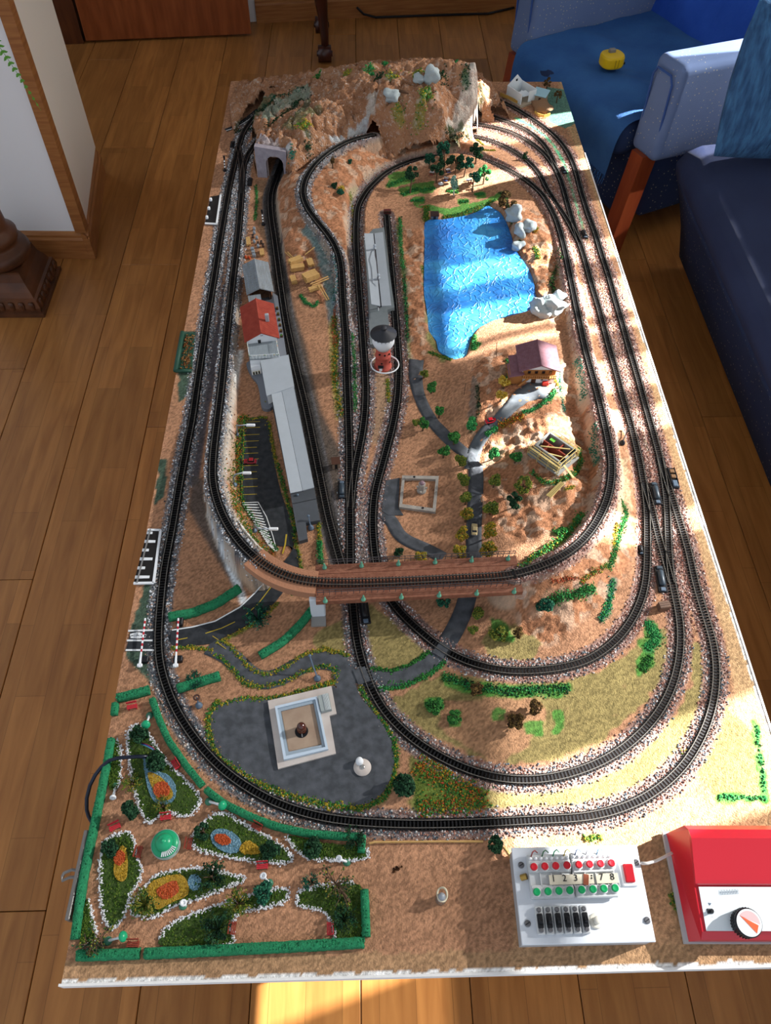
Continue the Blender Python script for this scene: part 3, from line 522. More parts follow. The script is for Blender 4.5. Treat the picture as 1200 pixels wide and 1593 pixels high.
# window wall on the sofa side: open window; unseen upper cloth and sheer strips added to shape the sun bands
XW = 2.78; SA, CA = math.sin(SUN_AZ), math.cos(SUN_AZ)
uy = lambda u, X=XW: (u+SA*X)/CA
y0w, y1w = uy(-.42), uy(1.93)
wr = MB()
for c, d in [((XW+.06, (y0w-1.2)/2-.0, 1.3), (.12, y0w+1.2, 2.6)), ((XW+.06, (y1w+4.6)/2, 1.3), (.12, 4.6-y1w, 2.6)), ((XW+.06, (y0w+y1w)/2, .45), (.12, y1w-y0w, .9)), ((XW+.06, (y0w+y1w)/2, 2.45), (.12, y1w-y0w, .3))]: wr.box(c, d)
wro = wr.build('wall_right', M_WALL); wro['kind'] = 'structure'
cei = MB().box(((XW-1.6)/2, 1.9, 2.63), (XW+1.6+.3, 5.2, .06)).build('ceiling', mat('ceiling_paint', '#dcdad6', .9)); cei['kind'] = 'structure'
M_WHT = mat('white_paint', '#e8e6e2', .5)
wf = MB()
for z in (.9, 2.28): wf.box((XW, (y0w+y1w)/2, z), (.05, y1w-y0w, .05))
for y in (y0w, y1w): wf.box((XW, y, 1.6), (.05, .05, 1.4))
wfo = wf.build('window_1', M_WHT); wfo['kind'] = 'structure'
def sheer(name, k, col):
    mt = bpy.data.materials.new(name); mt.use_nodes = True; N = mt.node_tree.nodes; Lk = mt.node_tree.links
    for n in list(N): N.remove(n)
    o = N.new('ShaderNodeOutputMaterial'); a = N.new('ShaderNodeBsdfTransparent'); b1 = N.new('ShaderNodeBsdfDiffuse'); b1.inputs[0].default_value = (*lin(col), 1); b2 = N.new('ShaderNodeBsdfTranslucent'); b2.inputs[0].default_value = (*lin(col), 1); b = N.new('ShaderNodeMixShader'); b.inputs[0].default_value = .3; Lk.new(b1.outputs[0], b.inputs[1]); Lk.new(b2.outputs[0], b.inputs[2])
    mx = N.new('ShaderNodeMixShader'); mx.inputs[0].default_value = 1-k; Lk.new(a.outputs[0], mx.inputs[1]); Lk.new(b.outputs[0], mx.inputs[2]); Lk.new(mx.outputs[0], o.inputs[0]); return mt
M_SHEER = sheer('sun_mask_cloth', .21, '#d8d4cc'); M_FILTER = sheer('sun_filter_cloth', .06, '#cfcabf')
GAPS = [(-.095, .062), (.362, .412), (.598, .655), (.712, .800), (.885, .905), (.935, 1.045), (1.118, 1.190), (1.47, 1.53), (1.66, 1.90)]  # gaps placed by the sun bands wanted on the board
zt = 1.62
cu = thing('sun_mask', 'unseen sheer white strips added to cut the sun into bands', 'sun_mask', (XW-.06, y0w, .9))
M_SHEER2 = sheer('sun_mask_front_cloth', .17, '#d8d4cc')
edges = [-.42]+[v for g in GAPS for v in g]+[1.93]
for a, b in zip(edges[0::2], edges[1::2]):
    if b-a < .004: continue
    ya, yb = uy(a, XW-.06), uy(b, XW-.06); n = max(2, int((yb-ya)/.03)); mb = MB(); vs = []
    for i in range(n+1):
        y = ya+(yb-ya)*i/n-y0w; x = .006*math.sin(y*90); vs += [(x, y, 0), (x, y, zt-.9)]
    mb.add(vs, [(2*i, 2*i+2, 2*i+3, 2*i+1) for i in range(n)]).build('sun_mask_strip', M_SHEER2 if a < -.3 else M_SHEER, cu)
bl = thing('sun_filter', 'unseen cream cloth added to weaken the sun above the sheer strips', 'light_filter', (XW-.03, (y0w+y1w)/2, zt))  # added cloth out of view, weakens the sun reaching further across the board
MB().add([(0, -(y1w-y0w)/2-.05, 0), (0, (y1w-y0w)/2+.05, 0), (0, (y1w-y0w)/2+.05, .72), (0, -(y1w-y0w)/2-.05, .72)], [(0,1,2,3)]).build('sun_filter_cloth', M_FILTER, bl)
MB().tube([(0, -(y1w-y0w)/2-.05, .72), (0, (y1w-y0w)/2+.05, .72)], .022, 10).build('sun_filter_tube', M_WHT, bl); MB().box((0,0,0), (.01, y1w-y0w+.1, .02)).build('sun_filter_rail', M_WHT, bl)
# ------------------------------------------------------------------ furniture round the board
M_DOT = mat('blue_dotted_cloth', '#6c80a8', .9, weave=(420, lin('#b8b49a'), 75), c2='#5f7399', vscale=3)
M_DOTD = mat('navy_dotted_cloth', '#26375c', .9, weave=(420, lin('#94928a'), 62), c2='#202f50', vscale=3)
M_NAVY = mat('navy_cloth', '#222c4c', .85, c2='#2a3556', vscale=5, weave=(900, None, 1))
M_THROW = mat('denim_throw', '#27548c', .9, c2='#34649c', vscale=9, bump=.5, bscale=160, bdist=.003)
M_THROW2 = mat('bright_blue_throw', '#1f4aa8', .9, c2='#2c5cc0', vscale=6, bump=.6, bscale=120, bdist=.004)
M_RED = mat('red_brown_wood', '#7c341a', .35, c2='#8f4322', vscale=6, wood=(6,6,1))
ch = thing('armchair', 'blue speckled armchair with wooden legs and a blue throw', 'armchair', (1.075, 2.41, 0), math.atan2(-.425, -.905))
def soft_box(mb, c, d, r, M=None, n=4, puff=0):
    """box with rounded edges"""
    bm = bmesh.new(); bmesh.ops.create_cube(bm, size=1)
    for v in bm.verts: v.co = Vector((v.co.x*d[0], v.co.y*d[1], v.co.z*d[2]))
    bmesh.ops.bevel(bm, geom=bm.edges[:]+bm.verts[:], offset=r, segments=n, affect='EDGES', profile=.5)
    bm.verts.ensure_lookup_table(); vs = []
    for v in bm.verts:
        p = v.co.copy()
        if M is not None: p = M @ p
        vs.append(p+Vector(c))
    fs = [tuple(v.index for v in f.verts) for f in bm.faces]; bm.free(); return mb.add(vs, fs)
soft_box(MB(), (-.37, 0, .215), (.68, .56, .25), .03).build('base', M_DOTD, ch, True)
for s in (-1, 1):
    Ma = Matrix.Rotation(math.radians(-3), 3, 'Y')
    a = soft_box(MB(), (-.40, s*.345, .465), (.80, .115, .27), .024, Ma).build('armrest', M_DOT, ch, True)
    pp = [(-.0005+z*.05, s*.345+k*.040, .485+z) for k, z in [(-1,-.12),(-1,.085),(-.7,.106),(.7,.106),(1,.085),(1,-.12)]]
    MB().tube(pp, .0035, 6).build('piping', mat('blue_piping', '#33518c', .9), a)
    soft_box(MB(), (-.40, s*.325, .25), (.66, .03, .26), .012).build('side_panel', M_DOTD, ch, True)
    mb = MB(); vs = []
    for x, z in [(-.01,.36),(.03,0)]:
        vs += [(x-.028, s*.345-.026, z), (x+.028, s*.345-.026, z), (x+.028, s*.345+.026, z), (x-.028, s*.345+.026, z)]
    mb.add(vs, [(0,1,5,4),(1,2,6,5),(2,3,7,6),(3,0,4,7),(0,3,2,1),(4,5,6,7)]).build('leg', M_RED, ch)
    MB().prism([(-.72,s*.30-.02),(-.68,s*.30-.02),(-.68,s*.30+.02),(-.72,s*.30+.02)], 0, .12).build('leg', M_RED, ch)
soft_box(MB(), (-.27, 0, .36), (.62, .56, .11), .04).build('seat', M_DOTD, ch, True)
soft_box(MB(), (-.66, 0, .68), (.15, .60, .74), .06, Matrix.Rotation(math.radians(-14), 3, 'Y')).build('backrest', M_DOTD, ch, True)
def drape(path, y0, y1, name, mt, par, amp, nw=44, seed=0, th=.004):
    """cloth laid along a bent path in x,z and stretched across y"""
    q = resample(np.array([(p[0], p[1], 0) for p in path]), .012)[:, :2]; r = np.random.default_rng(seed); ph = r.random(6)*6; fr = r.uniform(8, 34, 6)
    vs = []; N = len(q)
    q = smooth(np.c_[q, np.zeros(N)], 3)[:, :2]
    for i in range(N):
        t = q[min(i+1, N-1)]-q[max(i-1, 0)]; t = t/np.linalg.norm(t); n = np.array([-t[1], t[0]])
        if n[1] < 0 and abs(t[1]) < .7: n = -n
        for j in range(nw+1):
            y = y0+(y1-y0)*j/nw; s_ = i*.012
            w = sum(math.sin(fr[k]*(y*(1 if k % 2 else .4)+s_*(.5 if k % 2 else 1.1))+ph[k]) for k in range(6))/6*amp
            w = w*abs(w)/amp*2.2 if amp else 0
            vs.append((q[i][0]+n[0]*(w+.006), y, q[i][1]+abs(n[1])*(w+.006)))
    return MB().add(vs, [(i*(nw+1)+j, i*(nw+1)+j+1, (i+1)*(nw+1)+j+1, (i+1)*(nw+1)+j) for i in range(N-1) for j in range(nw)]).build(name, mt, par, True)
th1 = drape([(-.545,.43),(-.3,.425),(-.05,.425),(.035,.41),(.052,.37),(.058,.27)], -.285, .285, 'seat_throw', M_THROW, ch, .010, seed=4)
fr = MB()
for k in range(120):
    y = -.285+.57*k/119; fr.tube([(.062+random.uniform(-.003,.006), y, .272), (.066+random.uniform(-.01,.012), y+random.uniform(-.01,.01), .272-random.uniform(.012,.04))], .0011, 3)
fr.build('fringe', M_THROW, th1, kind='stuff')
drape([(-.49,.43),(-.53,.55),(-.60,.85),(-.655,1.03),(-.74,1.10),(-.83,1.06),(-.87,.8)], -.31, .31, 'back_throw', M_THROW2, ch, .012, seed=9)
so = thing('sofa', 'dark navy dotted sofa along the window side of the room', 'sofa', (1.3, 2.06, 0))
def extr(prof, y0, y1, n=24):
    vs = []; k = len(prof); mb = MB()
    for i in range(n+1):
        y = y0+(y1-y0)*i/n; vs += [(x, y, z) for x, z in prof]
    fs = [(i*k+j, i*k+(j+1)%k, (i+1)*k+(j+1)%k, (i+1)*k+j) for i in range(n) for j in range(k)]
    return mb.add(vs, fs+[tuple(range(k-1,-1,-1)), tuple(n*k+j for j in range(k))])
extr([(.12,.04),(.09,.15),(.045,.27),(.02,.325),(.04,.34),(.9,.34),(.9,.04)], -.02, -2.7).build('base', M_DOTD, so, True)
extr([(.02,.33),(.0,.35),(-.008,.385),(.01,.415),(.05,.435),(.2,.45),(.5,.452),(.68,.44),(.70,.34)], -.06, -1.35).build('seat_cushion', M_NAVY, so, True)
extr([(.02,.33),(.0,.35),(-.008,.385),(.01,.415),(.05,.435),(.2,.45),(.5,.452),(.68,.44),(.70,.34)], -1.36, -2.66).build('seat_cushion', M_NAVY, so, True)
extr([(.66,.34),(.70,.6),(.74,.80),(.80,.84),(.88,.82),(.92,.6),(.92,.04)], 0, -2.7).build('backrest', M_DOTD, so, True)
for x in (.2, .85):
    for y in (-.1, -2.6): MB().lathe([(.02,0),(.025,.05)], (x,y,0), 10).build('foot', M_RED, so)
pw = MB(); vs = []; n1, n2 = 40, 24
for i in range(n1+1):
    for j in range(n2*2+1):
        u = -1+2*i/n1; a = PI*2*j/(n2*2)
        # pillow: square outline, soft bulging middle
        v = math.cos(a); s_ = math.sin(a); vv = math.copysign(abs(v)**.35, v); w = (1-abs(u)**2.6)**.5*(1-abs(vv)**2.6)**.5
        vs.append((u*.225*(1-.05*(vv*vv)), math.copysign(1, s_)*w*.075*(1 if s_ != 0 else 0), vv*.185*(1-.05*u*u)))
pw.add(vs, [(i*(2*n2+1)+j, i*(2*n2+1)+j+1, (i+1)*(2*n2+1)+j+1, (i+1)*(2*n2+1)+j) for i in range(n1) for j in range(2*n2)])
pil = thing('cushion', 'plump blue chenille cushion standing at the end of the navy sofa', 'cushion', (1.540, 1.925, .645), math.radians(8))
po = pw.build('pillow', mat('blue_chenille', '#284a70', .95, c2='#3f6d98', vscale=60, wood=(1.6, 1, .35), bump=1, bscale=130, bdist=.006), pil, True); po.rotation_euler = (math.radians(-12), math.radians(3), 0)
tl = P(950, 102, -.005); tp = thing('tape_measure', 'yellow tape measure lying on the blue armchair throw', 'tape measure', (tl.x, tl.y, .447), math.radians(15))
bd = []
for k in range(26):
    a = 2*PI*k/26; r = .036; bd.append((r*math.copysign(abs(math.cos(a))**.75, math.cos(a)), r*.95*math.copysign(abs(math.sin(a))**.75, math.sin(a))))
M_YEL = mat('yellow_plastic', '#d8b413', .4); M_BLK = mat('black_plastic', '#15161a', .45)
mb = MB(); k = len(bd); vs = [(x*s_, y*s_, z) for s_, z in [(.93,0),(1,.005),(1,.027),(.92,.033)] for x, y in bd]
mb.add(vs, [tuple(range(k-1,-1,-1)), tuple(range(3*k,4*k))]+[(l*k+i, l*k+(i+1)%k, (l+1)*k+(i+1)%k, (l+1)*k+i) for l in range(3) for i in range(k)]).build('case', M_YEL, tp)
MB().bbox((.002,.012,.038), (.022,.014,.012), .003).build('lock_button', mat('grey_plastic', '#777470', .5), tp)
rb = MB()
for a in (-2.3,-2.0,-1.7,-1.4,-1.1): rb.box((.0352*math.cos(a), .034*math.sin(a), .016), (.003,.003,.024), a)
rb.build('grip_rib', mat('dark_yellow', '#a98c10', .5), tp); MB().box((.036,-.008,.008), (.006,.02,.006)).build('mouth', M_BLK, tp)
pd = thing('pedestal', 'bronze brown classical column pedestal beside the white wall', 'pedestal', (-.70, 1.92, 0))
M_BRZ = mat('bronzed_wood', '#3b2418', .4, c2='#6a4026', vscale=9, bump=.2, bscale=60)
def sq(prof):
    mb = MB(); vs = [(sx*r, sy*r, z) for r, z in prof for sx, sy in ((-1,-1),(1,-1),(1,1),(-1,1))]; n = len(prof)
    return mb.add(vs, [(3,2,1,0), tuple((n-1)*4+i for i in range(4))]+[(l*4+i, l*4+(i+1)%4, (l+1)*4+(i+1)%4, (l+1)*4+i) for l in range(n-1) for i in range(4)])
sq([(.118,0),(.118,.012),(.110,.014),(.113,.03),(.108,.055),(.100,.058),(.098,.064),(.094,.075),(.082,.10),(.076,.125),(.076,.132)]).build('plinth', M_BRZ, pd)
for r in range(4):
    for k in range(7):
        a = r*PI/2; t = -.09+.03*k; c = Vector((.112*math.cos(a)-t*math.sin(a), .112*math.sin(a)+t*math.cos(a), .036))
        mb = MB(); mb.lathe([(.0001,-.018),(.009,-.010),(.010,.004),(.008,.014),(.0001,.016)], (0,0,0), 8); e_ = mb.build('egg_moulding', M_BRZ, pd, True, loc=c); e_.rotation_euler = (0, 0, a); e_.scale = (.6, 1, 1)
MB().lathe([(.084,.132),(.096,.145),(.098,.16),(.09,.175),(.074,.18),(.07,.19),(.078,.2),(.078,.215),(.066,.225),(.058,.24),(.054,.3),(.05,.8),(.052,.82),(.066,.84),(.066,.86),(.09,.88),(.1,.9),(.1,.91)], n=36).build('shaft', M_BRZ, pd, True)
fe = thing('potted_fern', 'green fern in a pot on the bronze pedestal', 'plant', (-.70, 1.92, .91))
MB().lathe([(.05,0),(.075,.10),(.08,.11),(.07,.11),(.065,.09)], n=24).build('pot', mat('terracotta', '#9a5a3c', .8), fe, True)
M_FERN = mat('fern_green', '#4f8a2a', .6, var=.25, vscale=60)
def frond(az, ln, rise, drop, n=70):
    mb = MB(); pts = []
    for i in range(n):
        t = i/(n-1); pts.append(Vector((math.cos(az)*ln*t, math.sin(az)*ln*t, .1+rise*t*2*(1-t*.6)-drop*t*t)))
    mb.tube(pts, [.0016*(1-i/n)+.0004 for i in range(n)], 4); sd_ = Vector((-math.sin(az), math.cos(az), 0))
    for i in range(2, n-1):
        l = .034*min(1, (n-i)/(n*.45)); d = (pts[i+1]-pts[i-1]).normalized()
        for s in (-1, 1):
            a = pts[i]; b = a+sd_*s*l+d*l*.30-Vector((0,0,l*.12)); w = d*.0026
            mb.add([a-w, a+w, (a+b)/2+w*1.2, b, (a+b)/2-w*1.2], [(0,1,2,3,4)])
    return mb
for az, ln, ri, dp in [(-.57,.435,.10,.40),(3.1,.28,.12,.3),(3.6,.26,.16,.35),(4.1,.22,.2,.2)]: frond(az, ln, ri, dp).build('frond', M_FERN, fe)
M_DKW = mat('dark_carved_wood', '#2c120a', .3, c2='#471c10', vscale=9, wood=(4,4,1), spec=.5)
ft = P(507, 95, -Z0); tb = thing('console_table', 'dark carved wooden table with scroll feet by the back wall', 'table', (ft.x, ft.y, 0))
def table_leg(x, y):
    lg = MB(); lg.tube([(x,y,.05),(x,y+.004,.10),(x-.004,y+.012,.17),(x-.010,y+.016,.24),(x-.012,y+.016,.255)], [.016,.017,.021,.028,.034], 10)
    lg.bbox((x-.012,y+.016,.5), (.07,.07,.50), .012); o = lg.build('leg', M_DKW, tb, True)
    sf = MB(); sf.tube([(x-.03,y-.005,.033),(x+.025,y-.005,.033)], .033, 16); sf.tube([(x-.036,y-.005,.033),(x+.031,y-.005,.033)], .012, 10); sf.build('scroll_foot', M_DKW, o, True)
    cv = MB()
    for k in range(14): cv.gem((x-.048, y-.016, .29+.03*k), .011)
    cv.tube([(x-.005,y-.021,.29),(x-.018,y-.021,.30),(x-.018,y-.021,.66),(x-.005,y-.021,.67),(x+.008,y-.021,.66),(x+.008,y-.021,.30),(x-.005,y-.021,.29)], .004, 5); cv.build('carving', M_DKW, o)
table_leg(0, 0); table_leg(1.1, .05); table_leg(1.08, .30); table_leg(-.02, .28)
MB().tube([(.0,.02,.30),(.3,.10,.35),(.54,.18,.37),(.8,.24,.35),(1.08,.30,.30)], .02, 8).build('stretcher', M_DKW, tb, True)
MB().tube([(-.02,.28,.30),(.25,.23,.35),(.54,.18,.37),(.8,.12,.35),(1.1,.05,.30)], .02, 8).build('stretcher', M_DKW, tb, True)
MB().bbox((.54,.15,.765), (1.3,.42,.03), .01).build('table_top', M_DKW, tb)
kp = [P(x, y, -Z0+z) for x, y, z in [(556,12,.06),(566,22,.02),(585,27,.008),(640,25,.008),(700,23,.008),(760,21,.008),(800,12,.01)]]
tag(MB().tube(kp, .005, 6).build('power_cable', M_BLK, None, True), 'black cable lying along the back wall baseboard', 'cable')
# ------------------------------------------------------------------ the layout board with its scenery
bd = thing('model_railway_board', 'long board with a sandy model railway landscape', 'model railway', (0, 0, Z0))
M_CHIP = mat('chipboard', '#b89868', .9, var=.2, vscale=300)
mb = MB().box((W/2, L/2, -.011), (W, L, .020)); mb.build('base_panel', M_CHIP, bd)
M_EDGE = mat('white_edge_paint', '#e4e2de', .7, var=.06, vscale=90)
MB().box((W/2, -.0015, -.0095), (W+.006, .003, .021)).build('front_edge', M_EDGE, bd)
MB().box((W+.0015, L/2-.2, -.0095), (.003, L-.4, .021)).build('side_edge', M_EDGE, bd)
for x in (.2, .8):
    for y in (.25, 2.05): MB().bbox((x, y, -.021-(Z0-.021)/2), (.05, .05, Z0-.021), .004).build('leg', M_OAK, bd)
M_GROUND = mat('scenery_ground', rough=.95, vcol=True, bump=.6, bscale=420, bdist=.003, var=.16, vscale=520, spec=.1)
M_ROCK = mat('scenery_rock', rough=.95, vcol=True, bump=.9, bscale=240, bdist=.006, var=.14, vscale=300, spec=.1)
_nt = M_ROCK.node_tree; _b = _nt.nodes['Principled BSDF']; _src = _b.inputs['Base Color'].links[0].from_socket; _tc = _nt.nodes.new('ShaderNodeTexCoord')
for _sc, _c, _lo, _hi, _k in ((55, '#c2b4a6', .56, .70, .55), (150, '#d6cec4', .58, .68, .5), (40, '#8a5a3e', .55, .72, .5), (330, '#6f4a36', .55, .70, .5)):
    _n = _nt.nodes.new('ShaderNodeTexNoise'); _n.inputs['Scale'].default_value = _sc; _n.inputs['Detail'].default_value = 4; _mp = _nt.nodes.new('ShaderNodeMapping'); _mp.inputs['Location'].default_value = (_sc, 0, 0); _nt.links.new(_tc.outputs['Object'], _mp.inputs[0]); _nt.links.new(_mp.outputs[0], _n.inputs['Vector'])
    _r = _nt.nodes.new('ShaderNodeMapRange'); _r.inputs[1].default_value = _lo; _r.inputs[2].default_value = _hi; _r.inputs[4].default_value = _k; _nt.links.new(_n.outputs['Fac'], _r.inputs[0])
    _m = _nt.nodes.new('ShaderNodeMix'); _m.data_type = 'RGBA'; _nt.links.new(_r.outputs[0], _m.inputs[0]); _nt.links.new(_src, _m.inputs[6]); _m.inputs[7].default_value = (*lin(_c), 1); _src = _m.outputs[2]
_nt.links.new(_src, _b.inputs['Base Color'])
def grid_mesh(name, Hh, mask, colr, mt, parent, dz=0):
    cm = mask[:-1,:-1] & mask[1:,:-1] & mask[:-1,1:] & mask[1:,1:]
    idx = np.arange(NX*NY).reshape(NX, NY); q = np.c_[idx[:-1,:-1][cm], idx[1:,:-1][cm], idx[1:,1:][cm], idx[:-1,1:][cm]]
    u, inv = np.unique(q.ravel(), return_inverse=True); q = inv.reshape(-1, 4)
    co = np.c_[GX.ravel()[u], GY.ravel()[u], Hh.ravel()[u]+dz].astype(np.float32); c = colr.reshape(-1, 3)[u]
    me = bpy.data.meshes.new(name); me.vertices.add(len(u)); me.vertices.foreach_set('co', co.ravel())
    me.loops.add(q.size); me.loops.foreach_set('vertex_index', q.ravel().astype(np.int32)); me.polygons.add(len(q))
    me.polygons.foreach_set('loop_start', np.arange(0, q.size, 4, dtype=np.int32)); me.polygons.foreach_set('loop_total', np.full(len(q), 4, np.int32))
    me.polygons.foreach_set('use_smooth', np.ones(len(q), bool)); me.update(calc_edges=True); me.materials.append(mt)
    a = me.color_attributes.new('Col', 'FLOAT_COLOR', 'POINT'); a.data.foreach_set('color', np.c_[np.clip(c, 0, 1), np.ones(len(u))].astype(np.float32).ravel())
    o = bpy.data.objects.new(name, me); COL.objects.link(o); o.parent = parent; return o
fine = fbm(.009, 2, 61)*.0010*np.clip((DT-.02)/.01, 0, 1)
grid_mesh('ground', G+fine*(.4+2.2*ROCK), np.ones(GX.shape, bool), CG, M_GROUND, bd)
mo = thing('mountain', 'rough brown plaster mountain with rail tunnels at the far end', 'mountain', (0, 0, Z0))
grid_mesh('rock_shell', Hm, MI & ~cut, CM, M_ROCK, mo)
# ---- tracks
M_SLP = mat('black_sleeper', '#0e0e10', .5); M_RAIL = mat('rail_metal', '#8f8b84', .32, .9, var=.2, vscale=80)
M_STONE = mat('ballast_stone', rough=.85, vcol=True, spec=.2)
STL = ['#c9cdd2','#e2e5e8','#8f979e','#5c646c','#3d4148','#a9a39c','#b3927e']; STR = ['#9a6a5a','#b3877a','#7d564c','#c9aca0','#5f4a46','#a58f88','#d6c6bd','#8a5a4c']; STB = ['#8d979c','#5d6b74','#b9a496','#a57868','#d3d0cc','#454b52','#7d5f54']
STL, STR, STB = [[lin(c) for c in q] for q in (STL, STR, STB)]
allpts = np.vstack([v for v in TR.values()])
def frames(Q):
    t = np.gradient(Q[:, :2], axis=0); t /= np.linalg.norm(t, axis=1)[:, None]+1e-9; return t, np.c_[-t[:, 1], t[:, 0]]
def track(name_key, label, Q, ballast=True, group=None, sl_rng=None):
    c = Q[len(Q)//2]; root = thing('railway_track', label, 'railway track', (0, 0, Z0))
    t, n = frames(Q)
    s = np.r_[0, np.cumsum(np.linalg.norm(np.diff(Q[:, :2], axis=0), axis=1))]
    mb = MB()
    for d in np.arange(.003, s[-1], .0054):
        x, y, z = [np.interp(d, s, Q[:, i]) for i in range(3)]; k = min(int(np.searchsorted(s, d)), len(Q)-1)
        mb.box((x, y, z+.0012), (.0024, .0170, .0020), math.atan2(t[k, 1], t[k, 0]))
    mb.build('sleeper', M_SLP, root, kind='stuff')
    for sg in (-1, 1):
        mb = MB(); vs = []
        for i in range(len(Q)):
            for o, h in ((.0046,.0020),(.0046,.0042),(.0057,.0042),(.0057,.0020)):
                vs.append((Q[i,0]+n[i,0]*o*sg, Q[i,1]+n[i,1]*o*sg, Q[i,2]+h))
        fs = [(4*i+j, 4*i+(j+1)%4, 4*i+4+(j+1)%4, 4*i+4+j) for i in range(len(Q)-1) for j in range(4)]
        mb.add(vs, fs+[(0,1,2,3), tuple(4*(len(Q)-1)+j for j in (3,2,1,0))]).build('rail', M_RAIL, root)
    if ballast:
        mb = MB()
        for i in range(0, len(Q)-1):
            for sg in (-1, 1):
                for _ in range(5):
                    o = random.choice((random.uniform(.0088,.0155), random.uniform(.0088,.0225))); f = random.random()
                    x, y = Q[i,0]*(1-f)+Q[i+1,0]*f+n[i,0]*o*sg, Q[i,1]*(1-f)+Q[i+1,1]*f+n[i,1]*o*sg
                    if not (.003 < x < W-.003 and .003 < y < L-.003): continue
                    if float(bil(DT, [x], [y])[0]) < min(o*.92, .0080) and o > .009: continue
                    if MI[int(x/W*(NX-1)), int(y/L*(NY-1))] and random.random() < .7: continue
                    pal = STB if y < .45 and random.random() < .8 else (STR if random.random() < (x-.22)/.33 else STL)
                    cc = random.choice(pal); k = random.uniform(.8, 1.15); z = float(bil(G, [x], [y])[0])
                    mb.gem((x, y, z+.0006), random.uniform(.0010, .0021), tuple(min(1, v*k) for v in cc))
        mb.build('ballast', M_STONE, root, kind='stuff')
    return root
track('A', 'outer oval track running round the whole edge of the layout', TR['A'])
nb = np.where(isb)[0]; i0, i1 = nb[0], nb[-1]+1
track('B', 'raised track on the white walled embankment climbing to the bridge', TR['B'][:i0+2])
track('B', 'single track laid across the deck of the brown bridge', TR['B'][i0:i1+1], ballast=False)
track('B', 'track curving from the bridge end over the hill and behind the picnic trees', TR['B'][i1-1:])
track('C', 'track from the buffer stop under the bridge and back along the window side', TR['C'])
track('D', 'track from the curved cliff ledge past the water tower to the big lower loop', TR['D'])
track('E', 'station track leaving the stone tunnel mouth beside the long grey canopy', TR['E'], ballast=False)
track('T3', 'middle one of three tracks entering the mountain beside the ruined corner house', TR['T3'])
track('T4', 'tunnel track nearest the picnic hill joining the inner main line', TR['T4'])
track('CROSS', 'short crossover track linking two lines between the black point motors', TR['CROSS'], ballast=False)
track('XO', 'short link track between outer line and tunnel line near the signal', TR['XO'], ballast=False)
# ---- flat roads and the pond: thin layers lying on the ground
M_ROAD = mat('road_grey', '#3d4044', .85, c2='#52555a', vscale=70, bump=.2, bscale=500, bdist=.001)
M_ASPH = mat('asphalt_dark', '#232629', .85, c2='#34373b', vscale=90, bump=.2, bscale=500, bdist=.001)
M_ROADL = mat('road_pale_grey', '#565c62', .85, c2='#686d70', vscale=60)
def road(pts, w, name='road', mt=None, z=.0010, par=bd, closed=False):
    q = smooth(resample(np.array([hit(a, b, G) for a, b in pts]), .006), 6); t, n = frames(q); mb = MB(); vs = []
    ws = w if callable(w) else (lambda s_: w)
    for i in range(len(q)):
        f = i/(len(q)-1)
        for k in range(5):
            o = (k/2-1)*ws(f)/2; x, y = q[i,0]+n[i,0]*o, q[i,1]+n[i,1]*o; zz = float(bil(G, [x], [y])[0])
            dz = z if float(bil(DT, [x], [y])[0]) > .0085 else .0004
            vs.append((x, y, zz+dz))
    mb.add(vs, [(5*i+k, 5*i+k+1, 5*i+6+k, 5*i+5+k) for i in range(len(q)-1) for k in range(4)]); vs2 = []
    m_ = len(q)
    for i in range(m_):
        for k in (0, 4): v = vs[5*i+k]; vs2.append((v[0], v[1], v[2]-.003))
    b0 = len(mb.v); mb.add(vs2, [])
    for i in range(m_-1):
        mb.f += [(5*i, 5*i+5, b0+2*i+2, b0+2*i), (5*i+9, 5*i+4, b0+2*i+1, b0+2*i+3)]
    return mb.build(name, mt or M_ROAD, par, True)
def flat(pts, name, mt, z0=-.001, z1=.0016, par=bd, A=None):
    q = np.array([hit(a, b, G if A is None else A) for a, b in pts]); zz = float(np.median(q[:, 2]))
    return MB().prism(q, zz+z0, zz+z1).build(name, mt, par)
def curve_px(pts, n=6, close=True):
    """rounded outline through pixel points"""
    p = [Vector((a, b)) for a, b in pts]; out = []; N = len(p)
    for i in range(N if close else N-1):
        a, b, c, d = p[(i-1) % N if close else max(i-1,0)], p[i], p[(i+1) % N], p[(i+2) % N if close else min(i+2,N-1)]
        for k in range(n):
            t = k/n; out.append(tuple(.5*((2*b)+(-a+c)*t+(2*a-5*b+4*c-d)*t*t+(-a+3*b-3*c+d)*t**3)))
    return out
flat(curve_px(PLAZA, 4), 'plaza', M_ROAD)
road([(555,1050),(535,1035),(505,1024),(470,1032),(440,1052),(415,1062),(390,1055),(370,1030),(345,1012),(325,1005)], .031)
road([(550,1047),(580,1058),(620,1056),(655,1040),(680,1020),(700,995),(718,960),(728,930),(733,900)], .030)
road([(738,880),(737,840),(738,800),(741,760),(740,722)], .027)
road([(742,735),(735,710),(715,700),(695,680),(675,660),(660,635),(650,610),(646,585),(648,560)], lambda f: .024+.008*max(0,f-.7)/.3)
road([(733,730),(738,700),(748,680),(768,660),(790,640),(806,622),(818,612),(835,606),(852,608)], lambda f: .026+.03*max(0,f-.6)/.4, mt=M_ROADL)
road([(596,800),(612,808),(616,830),(632,842),(660,852),(690,868)], .024)
flat([(601,748),(622,744),(620,790),(628,802),(604,802),(594,795)], 'road', M_ROAD)
flat(curve_px(STREET, 3), 'road', M_ASPH)
flat([(204,982),(241,980),(239,1010),(196,1012)], 'road', M_ASPH)
MB().box((*hit(563,1052)[:2], .0026), (.020, .026, .001), .35).build('crossing_board', M_ROAD, bd)
MB().box((*hit(687,1012)[:2], .0026), (.019, .024, .001), -.62).build('crossing_board', M_ROAD, bd)
road([(351,203),(366,198),(384,186),(402,171)], .016, mt=M_ASPH)
